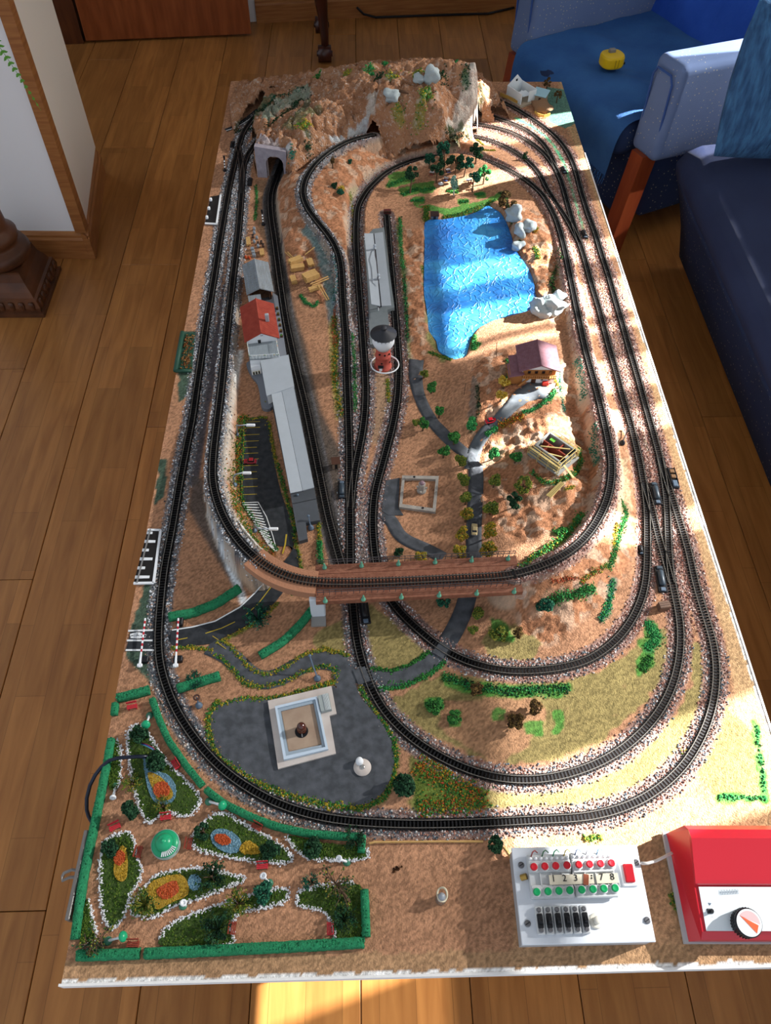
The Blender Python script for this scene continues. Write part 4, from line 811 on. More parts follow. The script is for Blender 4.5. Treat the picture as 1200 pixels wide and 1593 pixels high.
M_YLINE = mat('yellow_line', '#b39a2c', .7); M_WLINE = mat('white_line', '#dfe2e2', .7)
def mark(pts, w, mt, name='marking', z=.0018):
    q = [Vector(hit(a, b, G)) for a, b in pts]; mb = MB()
    for a, b in zip(q, q[1:]):
        d = (b-a); d.z = 0; n = Vector((-d.y, d.x, 0)).normalized()*w/2
        u = Vector((0,0,z)); mb.slab([a-n+u, a+n+u, b+n+u, b-n+u], .0005)
    return mb.build(name, mt, bd)
for y, x1 in [(657,405),(666,405),(677,404),(687,403),(697,400),(706,402),(715,403),(725,402),(735,400),(746,401),(758,401),(770,400)]: mark([(381-(y-657)*.045,y+.5),(x1,y-.5)], .0011, M_YLINE)
mark([(380,660),(376,780)], .0010, M_YLINE)
mark([(377,783),(402,782),(415,805),(425,835),(431,858)], .0014, M_WLINE)
for k in range(17): 
    f = k/16; mark([(378+f*38, 786+f*62-2*f), (402+f*27, 785+f*72+1)], .0022, M_WLINE)
mark([(446,832),(444,848),(440,862)], .0025, M_YLINE); mark([(413,905),(397,923),(374,945),(335,967),(300,976),(268,981)], .0022, M_WLINE); mark([(425,910),(402,940),(382,958)], .0014, M_YLINE); mark([(366,968),(345,978),(320,986)], .0014, M_YLINE); mark([(277,996),(292,993)], .0014, M_YLINE)
mark([(200,982),(239,981)], .003, M_WLINE); mark([(198,997),(238,997)], .003, M_WLINE); mark([(196,1012),(240,1012)], .003, M_WLINE); mark([(203,989),(215,986),(227,990),(216,992),(204,991)], .005, M_WLINE)
mark([(352,204),(368,199),(386,188),(400,176)], .002, M_WLINE); mark([(331,990),(340,996)], .001, M_YLINE); mark([(338,1000),(352,1010)], .001, M_YLINE); mark([(346,996),(356,1004)], .001, M_YLINE)
# pond
def pond_mat():
    mt = bpy.data.materials.new('pond_paint'); mt.use_nodes = True; N = mt.node_tree.nodes; Lk = mt.node_tree.links; b = N['Principled BSDF']
    tc = N.new('ShaderNodeTexCoord'); nz = N.new('ShaderNodeTexNoise'); nz.inputs['Scale'].default_value = 11; nz.inputs['Detail'].default_value = 3; Lk.new(tc.outputs['Object'], nz.inputs['Vector'])
    rp = N.new('ShaderNodeValToRGB'); e_ = rp.color_ramp.elements; e_[0].position = .34; e_[0].color = (*lin('#1c66b4'), 1); e_[1].position = .72; e_[1].color = (*lin('#4fb0e4'), 1); e2 = e_.new(.5); e2.color = (*lin('#2884d2'), 1); Lk.new(nz.outputs['Fac'], rp.inputs[0]); Lk.new(rp.outputs[0], b.inputs['Base Color'])
    n2 = N.new('ShaderNodeTexNoise'); n2.inputs['Scale'].default_value = 26; n2.inputs['Detail'].default_value = 2; Lk.new(tc.outputs['Object'], n2.inputs['Vector'])
    vm = N.new('ShaderNodeVectorMath'); vm.operation = 'MULTIPLY_ADD'; vm.inputs[1].default_value = (.05,.05,0); Lk.new(n2.outputs['Color'], vm.inputs[0]); Lk.new(tc.outputs['Object'], vm.inputs[2])
    vo = N.new('ShaderNodeTexVoronoi'); vo.feature = 'DISTANCE_TO_EDGE'; vo.inputs['Scale'].default_value = 60; Lk.new(vm.outputs[0], vo.inputs['Vector'])
    mr = N.new('ShaderNodeMapRange'); mr.inputs[1].default_value = 0; mr.inputs[2].default_value = .14; mr.inputs[3].default_value = 1; mr.inputs[4].default_value = 0; Lk.new(vo.outputs['Distance'], mr.inputs[0])
    bp = N.new('ShaderNodeBump'); bp.inputs['Strength'].default_value = .55; bp.inputs['Distance'].default_value = .003; Lk.new(mr.outputs[0], bp.inputs['Height']); Lk.new(bp.outputs[0], b.inputs['Normal'])
    b.inputs['Roughness'].default_value = .5; return mt
M_POND = pond_mat()
pq = PN(curve_px(POND, 3), .0045); lake = MB()
lake.prism(pq, -.0005, .0040); lo = lake.build('pond', M_POND, bd)
# ------------------------------------------------------------------ bridge
M_BRK = mat('brown_plate', '#7d4c38', .7, c2='#91604a', vscale=120, bump=.3, bscale=600); M_GRN = mat('pale_green_metal', '#5f9a80', .5); M_RLG = mat('grey_railing', '#4a4648', .5); M_WPL = mat('white_plaster_block', '#cfd6dc', .8)
ba, bb_ = P(494,907,.066), P(806,892,.066); bx = (bb_-ba); bl_ = bx.length; bdir = bx.normalized(); brz = math.atan2(bdir.y, bdir.x)
br = thing('railway_bridge', 'brown plate bridge with grey railings crossing the lower tracks', 'bridge', (ba.x, ba.y, Z0+.0), brz)
hw = .034
MB().bbox((bl_/2, 0, .062), (bl_+.008, .034, .007), .001).build('deck', M_BRK, br)
for sg in (-1, 1):
    g_ = MB(); g_.box((bl_/2, sg*.0255, .0605), (bl_+.006, .017, .010)); go = g_.build('girder', M_BRK, br)
    r_ = MB(); n = 34
    for k in range(n+1): r_.box((bl_*k/n, sg*hw+(0 if sg > 0 else .012), .073), (.0008, .0008, .016))
    for z in (.074, .0808): r_.box((bl_/2, sg*hw+(0 if sg > 0 else .012), z), (bl_, .0008, .0009))
    r_.build('railing', M_RLG, br)
    for k in range(6):
        x = .012+(bl_-.024)*k/5
        MB().lathe([(.0038,0),(.0038,.0025),(.0020,.0036),(.0017,.010),(.0010,.0135)], (x, sg*(hw-(.006 if sg > 0 else -.0005)), .0655), 10).build('insulator', M_GRN, br, True)
q = TR['B']; sel = np.where((q[:,1] < .62) & (q[:,0] > .205) & (q[:,0] < .31) & (q[:,2] > .06))[0]; t, n = frames(q); mb = MB(); vs = []
for i in range(sel[0], sel[-1]+1):
    for o, h in ((.021,.069),(.021,.052),(-.021,.052),(-.021,.069)): 
        v = Matrix.Rotation(-brz, 3, 'Z') @ Vector((q[i,0]+n[i,0]*o-ba.x, q[i,1]+n[i,1]*o-ba.y, 0)); vs.append((v.x, v.y, h))
mm = len(vs)//4; mb.add(vs, [(4*i+j, 4*i+4+j, 4*i+4+(j+1)%4, 4*i+(j+1)%4) for i in range(mm-1) for j in range(4)]+[(0,1,2,3), tuple(4*mm-4+j for j in (3,2,1,0))]).build('approach_deck', mat('cork_ledge', '#a9775a', .9, bump=.5, bscale=400), br)
MB().bbox((-.002, -.012, .029), (.024, .030, .058), .002).build('pier', M_WPL, br); MB().box((-.002, -.032, .0025), (.024, .024, .004)).build('footing', mat('concrete', '#8c8a86', .9), br)
MB().bbox((bl_+.002, -.014, .029), (.020, .036, .058), .003).build('pier', mat('stone_pier', '#a3806a', .9, c2='#c4b8ae', vscale=60, bump=.6, bscale=200), br)
# ------------------------------------------------------------------ station buildings along the tunnel track
M_TILE = mat('red_roof_tile', '#96392a', .75, c2='#a84836', vscale=90); M_WALLW = mat('model_white_wall', '#e3e6e8', .7); M_CORR = mat('corrugated_sheet', '#8a9298', .55, c2='#7b7f80', vscale=30, wood=(1,8,1)); M_GREY = mat('pale_grey_roof', '#a3aab0', .6, var=.05, vscale=40)
M_DGREY = mat('dark_grey_slab', '#4c5055', .8, var=.1, vscale=60); M_WIN = mat('dark_window', '#14181c', .2, spec=.6); M_BRWN = mat('brown_timber', '#4a2c1e', .7)
def ridge_house(name, label, cat, r0, r1, zr):
    a, b = P(*r0, zr), P(*r1, zr); m_ = (a+b)/2; d = b-a
    return thing(name, label, cat, (m_.x, m_.y, Z0), math.atan2(d.y, d.x)), d.length
def gable_roof(root, ln, wd, he, hr, mt, th=.0016, rows=0, corr=0, name='roof_slope', rowmat=None):
    """two roof slopes with laid rows of tiles or sheet ribs"""
    for sg in (-1, 1):
        a, b = Vector((-ln/2, 0, hr)), Vector((ln/2, 0, hr)); c, d = Vector((ln/2, sg*wd/2, he)), Vector((-ln/2, sg*wd/2, he))
        o = MB().slab([a, b, c, d], th).build(name, mt, root)
        sl_ = (d-a); nn = (b-a).cross(d-a).normalized(); nn = nn if nn.z > 0 else -nn
        if rows:
            t_ = MB(); k2 = int(ln/.0032)
            for r in range(rows):
                f0, f1 = r/rows, (r+1.15)/rows
                for k in range(k2):
                    x0, x1 = -ln/2+ln*k/k2, -ln/2+ln*(k+1)/k2; p0 = Vector((x0,0,hr))+sl_*f0; p1 = Vector((x1-.0003,0,hr))+sl_*f0; e0 = Vector((x0,0,hr))+sl_*min(1,f1); e1 = Vector((x1-.0003,0,hr))+sl_*min(1,f1)
                    md = (p0+p1)/2+nn*.0009; me_ = (e0+e1)/2+nn*.0015
                    t_.add([p0+nn*.0002, md, p1+nn*.0002, e1+nn*.0008, me_, e0+nn*.0008], [(0,1,4,5),(1,2,3,4),(5,4,3)])
            t_.build('roof_tiles', mt, o, kind='stuff')
        if corr:
            t_ = MB()
            for k in range(corr):
                x = -ln/2+ln*(k+.5)/corr; t_.tube([Vector((x,0,hr))+nn*.0002, Vector((x,sg*wd/2,he))+nn*.0002], .0007, 5)
            t_.build('sheet_rib', mt, o, kind='stuff')
    MB().tube([(-ln/2,0,hr+.0005),(ln/2,0,hr+.0005)], .0013, 6).build('ridge_cap', mt, root)
def gable_walls(root, ln, wd, he, hr, mt, open_front=False):
    poly = [(-wd/2,0),(wd/2,0),(wd/2,he),(0,hr),(-wd/2,he)]; mb = MB(); t = .0015
    def wall(x):
        vs = [(x-t/2,y,z) for y,z in poly]+[(x+t/2,y,z) for y,z in poly]; mb.add(vs, [(0,1,2,3,4),(9,8,7,6,5)]+[(i,5+i,5+(i+1)%5,(i+1)%5) for i in range(5)])
    wall(ln/2-t/2)
    if not open_front: wall(-ln/2+t/2)
    for sg in (-1, 1): mb.box((0, sg*(wd/2-t/2), he/2), (ln-t, t, he))
    return mb.build('wall', mt, root)
# goods shed of corrugated sheet
gs, ln = ridge_house('goods_shed', 'grey corrugated goods shed behind the red roofed station house', 'shed', (404,448), (396,402), .045)
gable_roof(gs, ln, .060, .031, .044, M_CORR, corr=20); gable_walls(gs, ln*.93, .048, .0315, .0425, M_BRWN, True)
MB().box((-ln*.62, 0, .004), (.05, .056, .008)).build('loading_dock', M_DGREY, gs); MB().slab([Vector((-ln/2-.002,.028,.03)),Vector((-ln/2-.016,.028,.024)),Vector((-ln/2-.016,-.0,.024)),Vector((-ln/2-.002,-.0,.03))], .0012).build('porch_roof', M_CORR, gs)
for y in (-.02, .02): MB().box((-ln*.46, y, .016), (.002,.002,.03)).build('post', M_BRWN, gs)
# station house with the tiled roof
sh, ln = ridge_house('station_house', 'white station house with a red tiled roof and grey chimney', 'house', (406,516), (398,464), .064)
gable_roof(sh, ln+.004, .072, .043, .062, M_TILE, rows=16); wl_ = gable_walls(sh, ln-.004, .062, .044, .059, M_WALLW)
MB().bbox((-.012, -.017, .064), (.006,.008,.018), .0008).build('chimney', M_GREY, sh)
w_ = MB().box((-ln/2+.0012, .006, .038), (.0012, .0085, .012)).build('window', M_WALLW, sh); MB().box((-ln/2+.0002, .006, .038), (.0012, .006, .009)).build('pane', M_WIN, w_)
for y in (.001, .004): MB().box((-ln/2+.0012, y-.003, .0525), (.0012,.0013,.0013)).build('vent_hole', M_WIN, sh)
for x in (-.03, -.01, .01, .03):
    for sg in (-1, 1): w_ = MB().box((x, sg*.0310, .022), (.008, .001, .012)).build('window', M_BRWN, sh); MB().box((x, sg*.0314, .022), (.006, .001, .010)).build('pane', M_WIN, w_)
def poly_thing(name, label, cat, pts, z):
    q = [P(a, b, z) for a, b in pts]; c = sum(q, Vector())/len(q); r = thing(name, label, cat, (c.x, c.y, Z0)); return r, [Vector((p.x-c.x, p.y-c.y, 0)) for p in q], c
# terrace annex, ticket hall, forecourt slab
tn, q, c = poly_thing('terrace_annex', 'flat roofed annex with a flower edged terrace below the white gable', 'annex', [(384,532),(431,528),(436,556),(388,559)], .034)
def scl(q, k): return [p*k for p in q]
ann = MB().prism(scl(q,.96), 0, .031).build('wall', M_WALLW, tn); MB().prism(q, .031, .034).build('roof', mat('grey_planking', '#8d979c', .7, c2='#7f888d', vscale=60, wood=(8,1,1)), tn)
rl = MB(); fb = MB()
for i in (1, 2, 3):
    a, b = q[i], q[(i+1) % 4]; n = 9
    if i == 1: a, b = q[1]*.97, q[2]*.97
    for k in range(n+1): p = a.lerp(b, k/n)*.97; rl.box((p.x, p.y, .039), (.0007,.0007,.010))
    for k in range(18): p = a.lerp(b, random.random())*.97; fb.gem((p.x, p.y, .0405+random.random()*.003), random.uniform(.0008,.0016), lin(random.choice(['#5f8a4a','#c9a43a','#4f7a44','#b56a3c','#d8d8c8'])))
    rl.tube([(a.x*.97,a.y*.97,.0435),(b.x*.97,b.y*.97,.0435)], .0005, 4)
M_FLK = mat('flock', rough=.95, vcol=True, spec=.05)
rl.build('railing', M_WALLW, tn); fb.build('flower_box', M_FLK, tn, kind='stuff')
th_, q, c = poly_thing('ticket_hall', 'flat pale grey roof of the ticket hall between terrace and canopy', 'hall', [(405,561),(449,552),(458,601),(415,616)], .034)
MB().prism(scl(q,.95), 0, .031).build('wall', M_WALLW, th_); MB().prism(q, .031, .0345).build('roof', M_GREY, th_)
kk, q, c = poly_thing('ticket_office', 'small white ticket office with windows jutting out under the terrace', 'office', [(389,562),(404,560),(406,573),(391,576)], .022)
MB().prism(q, 0, .022).build('wall', M_WALLW, kk)
for f in (.22, .5, .78):
    p = q[3].lerp(q[2], f); w_ = MB().box((p.x, p.y-.0004, .013), (.0042,.0012,.009), math.atan2((q[2]-q[3]).y,(q[2]-q[3]).x)).build('window', mat('cream_frame','#d8cfae',.6), kk); MB().box((p.x, p.y-.0009, .013), (.0026,.0012,.007), math.atan2((q[2]-q[3]).y,(q[2]-q[3]).x)).build('pane', M_WIN, w_)
fo, q, c = poly_thing('forecourt_slab', 'curved grey forecourt slab beside the ticket hall', 'pavement', curve_px([(384,564),(390,582),(400,595),(404,612),(408,634),(424,632),(428,600),(420,570),(405,560)], 4), .008)
MB().prism(q, -.0005, .008).build('slab', mat('mid_grey_slab','#737880',.8), fo)
for x, y in ((401,580),(404,577),(413,625)): p = P(x,y,.009)-c; MB().gem((p.x,p.y,.0095),.0026,lin('#7a7a5a')).build('shrub_tuft', M_FLK, fo)
# long platform with its butterfly canopy
pf, q, c = poly_thing('station_platform', 'long dark grey platform under the pale canopy along the tunnel track', 'platform', [(449,553),(458,600),(489,759),(498,809),(476,813),(479,838),(465,842),(452,768),(436,690),(420,612)], .010)
MB().prism(q, -.0005, .010).build('slab', M_DGREY, pf)
for a, b in (((452,768),(489,759)),((455,784),(492,776))):
    p0, p1 = P(*a,.0102)-c, P(*b,.0102)-c; d_ = (p1-p0); MB().box(((p0.x+p1.x)/2,(p0.y+p1.y)/2,.0102), (d_.length,.0008,.0006), math.atan2(d_.y,d_.x)).build('slab_joint', M_BLK, pf)
cn = thing('platform_canopy', 'long pale grey canopy roof over the station platform', 'canopy', (*P(455,685,.034)[:2], Z0+.0095)); c = Vector(cn.location)
Lq = [P(422,611,.034), P(452,767,.034)]; Mq = [P(438,606,.0315), P(471,763,.0315)]; Rq = [P(457,601,.034), P(489,758,.034)]
o_ = Vector((c.x, c.y, Z0+.0095))
for nm, a, b in (('roof_slope', Lq, Mq), ('roof_slope', Rq, Mq)):
    dd2 = (a[0]-b[0])*.012; MB().slab([a[0]-o_, a[1]-o_, b[1]-o_+dd2, b[0]-o_+dd2], .0018).build(nm, M_GREY, cn)
MB().tube([Mq[0]-o_-Vector((0,0,.002)), Mq[1]-o_-Vector((0,0,.002))], .0012, 6).build('gutter', M_BLK, cn)
for f in (.06, .28, .5, .72, .94):
    p = Mq[0].lerp(Mq[1], f)-o_; MB().tube([(p.x,p.y,0),(p.x,p.y,p.z-.001)], .0013, 6).build('post', M_RLG, cn)
def pot_plants():
    for i, (x, y) in enumerate([(431.5,481),(433,490),(434.5,498.5),(436,507),(437.5,516),(438.5,524)]):
        r = thing('platform_planter', ['small planter nearest the goods shed in the row along the red roofed house', 'second planter from the goods shed beside the red roofed house', 'third planter from the goods shed beside the red roofed house', 'fourth planter from the goods shed beside the red roofed house', 'fifth planter from the goods shed beside the red roofed house', 'planter with green leaves nearest the ticket hall roof'][i], 'planter', P(x,y,.006)+Vector((0,0,.0)), 0, 'planters beside the station house')
        MB().bbox((0,0,.002), (.006,.005,.004), .0005).build('box', M_BRWN, r); k = MB()
        for _ in range(14): k.gem((random.uniform(-.002,.002),random.uniform(-.0018,.0018),.0045+random.random()*.002), .0012, lin('#4f8a3c' if i == 5 else random.choice(['#6a5030','#8a6a34','#4a6a30'])))
        k.build('plant', M_FLK, r)
pot_plants()
pw_, q, c = poly_thing('side_platform', 'narrow grey platform strip with planters along the red roofed house', 'platform', [(424,455),(432,460),(446,552),(433,556),(430,520)], .006)
MB().prism(q, -.0005, .006).build('slab', mat('mid_grey_slab'), pw_)
# island platform with folded roof
ip, q, c = poly_thing('island_platform', 'grey island platform between the two buffer stop side tracks', 'platform', [(581,356),(598,354),(606,420),(614,478),(603,482),(606,510),(604,534),(576,536),(571,430),(566,372)], .010)
MB().prism(q, -.0005, .010).build('slab', mat('platform_concrete','#6f7678',.85,var=.1,vscale=80), ip)
ir = thing('island_canopy', 'pale two leaf roof over the island platform with pipes along its ridge', 'canopy', (*P(588,415,.036)[:2], Z0+.0095)); o_ = Vector(ir.location)
Lq = [P(567,363,.036), P(578,473,.036)]; Mq = [P(581,363,.033), P(592,476,.033)]; M2 = [P(582.5,363,.033), P(594,476,.033)]; Rq = [P(596,361,.036), P(609,475,.036)]
for a, b in ((Lq, Mq), (Rq, M2)): MB().slab([a[0]-o_, a[1]-o_, b[1]-o_, b[0]-o_], .0018).build('roof_leaf', M_GREY, ir)
MB().tube([(Mq[0]+M2[0])/2-o_-Vector((0,0,.002)), (Mq[1]+M2[1])/2-o_-Vector((0,0,.002))], .0018, 6).build('gutter', M_BLK, ir)
for f in (.08, .36, .64, .92):
    p = Mq[0].lerp(Mq[1], f)-o_; MB().tube([(p.x,p.y,0),(p.x,p.y,p.z-.001)], .0014, 6).build('post', M_RLG, ir)
pp = [P(x,y,z)-o_ for x,y,z in [(583,385,.037),(584,398,.043),(587,412,.042),(588,425,.042),(588,433,.042),(590,442,.038)]]
pi_ = MB(); pi_.tube(pp, .0011, 6); pi_.build('ridge_pipe', M_RLG, ir)
for x, y in ((583,387),(589,433)):
    p = P(x,y,.036)-o_; MB().lathe([(.004,0),(.004,.002),(.0022,.003),(.0022,.007),(.0035,.009),(.0028,.011),(.0008,.013)], p, 12).build('chimney_cowl', M_GREY, ir, True)
pm_ = thing('platform_figure', 'tiny lamp post standing at the near end of the island platform roof', 'lamp post', P(589,483,.010)); MB().tube([(0,0,0),(0,0,.012)], .0009, 6).build('post', M_WALLW, pm_); MB().lathe([(.0022,.010),(.0026,.013),(.0004,.016)], n=8).build('lamp_head', M_RLG, pm_)
# water tower
wt = thing('water_tower', 'round red brick water tower with a white tank and black cone roof', 'tower', P(596,570,0))
M_BRICK = mat('red_brick_render', '#a84638', .8, c2='#b8584a', vscale=80)
bo = MB().lathe([(.0185,0),(.0185,.003),(.0165,.004),(.0155,.03),(.0165,.031),(.0165,.034),(.015,.035),(.0145,.052)], n=28).build('shaft', M_BRICK, wt, True)
MB().lathe([(.0145,.052),(.020,.062),(.0225,.068),(.0225,.088),(.021,.089)], n=32).build('tank', M_WALLW, wt, True)
MB().lathe([(.0265,.088),(.027,.0885),(.0265,.0895),(.006,.099),(.006,.1025),(.0072,.103),(.005,.106),(.0005,.107)], n=32).build('roof', mat('black_roof', '#2e2f33', .6), wt, True)
for k in range(18):
    a = 2*PI*k/18; MB().box((.0228*math.cos(a), .0228*math.sin(a), .0845), (.0012,.0008,.005), a).build('bracket', M_BLK, wt)
for k, z in ((0,.045),(1,.043),(2,.02),(3,.022),(4,.044)):
    a = -PI/2+[-.5,.9,1.0,-.2,.2][k]; w_ = MB().tube([(.0148*math.cos(a),.0148*math.sin(a),z),(.0166*math.cos(a),.0166*math.sin(a),z)], .0021, 10).build('window', M_WIN, wt)
MB().box((-.005,-.0165,.008), (.006,.003,.014)).build('door', M_WALLW, wt); MB().slab([Vector((-.011,-.0155,.017)),Vector((.0005,-.0155,.0175)),Vector((.0005,-.022,.015)),Vector((-.011,-.022,.0145))], .001).build('porch', M_BLK, wt)
MB().tube([(.004+.029*math.cos(2*PI*k/30), .0+.027*math.sin(2*PI*k/30), .006) for k in range(30)], .0016, 6, close=True).build('ring_rail', M_WALLW, wt, True)
# ------------------------------------------------------------------ chalet on the hill
M_PURP = mat('mauve_roof_tile', '#7a5058', .6, c2='#86606a', vscale=120); M_TIMB = mat('honey_timber', '#a8703c', .7); M_REDP = mat('red_plastic', '#c02a22', .4)
zc = hit(836,590)[2]; 
a_, b_ = P(843,569,zc+.052), P(836,528,zc+.052); m_ = (a_+b_)/2; d_ = b_-a_; ln = d_.length
cz = thing('chalet', 'white and timber chalet with a mauve tiled roof on the hill', 'house', (m_.x, m_.y, Z0+zc), math.atan2(d_.y, d_.x))
gable_roof(cz, ln, .082, .036, .052, M_PURP, rows=14); gable_walls(cz, ln*.84, .066, .0375, .0495, M_WALLW)
fx = -ln*.42
MB().box((fx-.0006, 0, .0285), (.0018,.064,.014)).build('timber_front', M_TIMB, cz); MB().box((fx-.006, 0, .0225), (.011,.066,.002)).build('balcony', M_TIMB, cz)
rl = MB()
for k in range(16): rl.box((fx-.011, -.032+.064*k/15, .0265), (.0008,.0012,.007))
rl.box((fx-.011,0,.030), (.0012,.066,.0012)); rl.build('balcony_railing', M_TIMB, cz)
for y in (-.022,-.008,.006,.020): 
    w_ = MB().box((fx-.0016, y, .0305), (.0012,.006,.007)).build('window', M_BRWN, cz); MB().box((fx-.0022, y, .0305), (.0008,.004,.005)).build('pane', M_WIN, w_)
for y in (-.022,-.008):
    w_ = MB().box((fx-.0012, y, .012), (.0014,.0065,.008)).build('window', M_WALLW, cz); MB().box((fx-.002, y, .012), (.0008,.0045,.006)).build('pane', M_WIN, w_)
MB().box((fx-.001, .008, .009), (.0015,.009,.017)).build('door', M_BRWN, cz); MB().bbox((fx-.005, -.016, .004), (.006,.013,.008), .0008).build('flower_box', M_REDP, cz)
MB().slab([Vector((fx-.004,.012,.020)),Vector((fx-.004,.016,.0225)),Vector((fx-.012,.040,.003)),Vector((fx-.012,.036,.001))], .002).build('stair', M_TIMB, cz)
MB().box((fx+.012,.044,.012), (.030,.026,.024)).build('annex_wall', M_TIMB, cz)
MB().slab([Vector((fx-.008,.030,.030)),Vector((fx+.030,.030,.030)),Vector((fx+.030,.060,.023)),Vector((fx-.008,.060,.023))], .002).build('annex_roof', M_PURP, cz)
MB().slab([Vector((fx+.030,.030,.030)),Vector((fx+.052,.030,.030)),Vector((fx+.052,.056,.024)),Vector((fx+.030,.056,.024))], .002).build('annex_roof', M_PURP, cz)
# house under construction
zc = hit(858,715)[2]; cen = P(862,703,zc+.012); e0, e1 = P(838,690,zc+.026), P(858,727,zc+.026); dl = e1-e0; UH = math.radians(-47)
ch2 = thing('unfinished_house', 'roofless grey house under construction with yellow scaffolding on the hill', 'house', (cen.x, cen.y, Z0+zc), UH)
M_CONC = mat('grey_block', '#8f8f8a', .85, var=.1, vscale=100); M_SCAF = mat('pale_yellow_plastic', '#c9b272', .6); M_RBR = mat('red_brown_plastic', '#8a3a28', .6)
hx, hy = .029, .021; mb = MB()
for c, d in [((0,-hy,.013),(2*hx,.003,.026)),((0,hy,.013),(2*hx,.003,.026)),((-hx,0,.013),(.003,2*hy,.026)),((hx,.012,.013),(.003,.022,.026)),((hx,-.016,.013),(.003,.016,.026)),((hx,0,.022),(.003,2*hy,.008))]: mb.box(c, d)
mb.build('wall', M_CONC, ch2); MB().box((0,0,.001), (.074,.062,.003)).build('slab', M_CONC, ch2)
for y in (-.010,.010): MB().box((hx+.0012, y, .013), (.0012,.006,.010)).build('window_opening', M_WIN, ch2)
MB().box((-.001,0,.013), (.05,.0022,.022)).build('partition', M_RBR, ch2); MB().box((.006,.010,.013), (.0022,.024,.022)).build('partition', M_RBR, ch2); MB().box((-.012,-.012,.013), (.0022,.024,.022)).build('partition', M_RBR, ch2)
MB().tube([(-.02,-.018,.026),(.022,.016,.025)], .0012, 4).build('plank', M_SCAF, ch2); MB().tube([(.0,-.022,.026),(.024,-.004,.02)], .0012, 4).build('plank', M_SCAF, ch2)
MB().box((-.015,.013,.0225), (.010,.008,.001)).build('green_panel', mat('lime_plastic', '#5fae3c', .6), ch2)
def scaffold(x0, y0, x1, y1):
    a, b = Vector((x0,y0,0)), Vector((x1,y1,0)); n = (b-a).normalized(); w = Vector((-n.y, n.x, 0))*.006; sc = MB()
    for k in range(4):
        p = a.lerp(b, k/3)
        for q in (p, p+w): sc.tube([q, q+Vector((0,0,.027))], .0006, 4)
        sc.tube([p+Vector((0,0,.022)), p+w+Vector((0,0,.022))], .0006, 4)
    for z in (.012,.0265):
        for o in (Vector((0,0,0)), w): sc.tube([a+o+Vector((0,0,z)), b+o+Vector((0,0,z))], .0007, 4)
    sc.slab([a+w*.2+Vector((0,0,.0225)), b+w*.2+Vector((0,0,.0225)), b+w*.8+Vector((0,0,.0225)), a+w*.8+Vector((0,0,.0225))], .0008); sc.build('scaffold', M_SCAF, ch2)
scaffold(-.034,-hy-.013,.034,-hy-.013); scaffold(hx+.004,-.026,hx+.004,.026); scaffold(-.030,hy+.004,.034,hy+.004)
MB().slab([Vector((hx+.006,-.02,.02)),Vector((hx+.006,-.016,.02)),Vector((hx+.03,-.012,.002)),Vector((hx+.03,-.016,.002))], .001).build('ladder', M_SCAF, ch2)
for i in range(4):
    lb_ = ['loose yellow plank nearest the bridge side of the four on the red hill', 'second loose yellow plank from the bridge side on the red hill', 'third loose yellow plank from the bridge side on the red hill', 'loose yellow plank nearest the scaffolding of the four on the red hill'][3-i]
    p0, p1 = HV(850+i*2.0,773+i*1.2,.004), HV(872+i*1.5,753+i*1.0,.006); t_ = thing('spare_plank', lb_, 'plank', (p0+p1)/2, 0, 'planks on the red hill'); c = Vector(t_.location)
    MB().tube([p0-c, p1-c], .0014, 4).build('board', M_SCAF, t_)
# ruined corner house with its garden
zc = 0; c = P(808,158,0); e1 = P(789,150,0); e2 = P(811,164,0); dl = e2-e1
rh = thing('ruined_house', 'small roofless white house at the far corner of the board', 'house', (P(810,154,0).x, P(810,154,0).y, Z0), math.atan2(dl.y, dl.x))
hx, hy = .032, .028
M_WB = mat('blue_white_wall', '#dde6ea', .7)
mb = MB().box((0,-hy,.017), (2*hx,.0025,.034)).box((0,hy,.017), (2*hx,.0025,.034)).box((hx,.014,.017), (.0025,2*hy-.028,.034)); 
pl = [(-hy,0),(hy,0),(hy,.034),(.006,.056),(-hy,.034)]; vs = [(-hx-.001,y,z) for y,z in pl]+[(-hx+.0015,y,z) for y,z in pl]
mb.add(vs, [(0,1,2,3,4),(9,8,7,6,5)]+[(i,5+i,5+(i+1)%5,(i+1)%5) for i in range(5)]); mb.build('wall', M_WB, rh)
MB().box((-hx+.002,.004,.042), (.001,.006,.006)).build('window_opening', M_WIN, rh)
MB().box((0,0,.002), (.085,.075,.004)).build('floor_slab', mat('dusty_floor', '#a89a86', .9), rh); MB().slab([Vector((.0,-.012,.024)),Vector((.026,-.016,.022)),Vector((.03,.010,.022)),Vector((.004,.012,.024))], .0015).build('fallen_ceiling', M_WB, rh)
for x, y in ((-.012,.012),(-.002,.006),(.012,-.016)): MB().bbox((x,y,.010), (.007,.006,.014), .001).build('inner_block', M_WB, rh)
M_WOODY = mat('yellow_fence', '#c9a050', .7)
def fence(pts, label, h=.010):
    q = [P(x,y,z) for x,y,z in pts]; r = thing('board_fence', label, 'fence', q[0]); o = q[0]
    for a, b in zip(q, q[1:]):
        n = max(2, int((b-a).length/.0045)); az = math.atan2((b-a).y,(b-a).x)
        for k in range(n): p = a.lerp(b, (k+.5)/n)-o; MB().box((p.x,p.y,p.z+h/2), ((b-a).length/n*.86,.0014,h+random.uniform(-.001,.001)), az).build('board', M_WOODY, r)
        MB().tube([a-o+Vector((0,0,h*.7)), b-o+Vector((0,0,h*.7))], .0009, 4).build('fence_rail', M_WOODY, r)
fence([(778,149,.004),(790,154,.003),(805,162,.002)], 'yellow board fence in front of the ruined corner house')
fence([(832,176,.004),(838,181,.003),(846,183,.003),(856,180,.004)], 'yellow board fence round the small rock beside the corner house', .008)
sh2 = thing('blue_roof_shed', 'small shed with a pale blue roof beside the ruined corner house', 'shed', P(840,156,0), -.5)
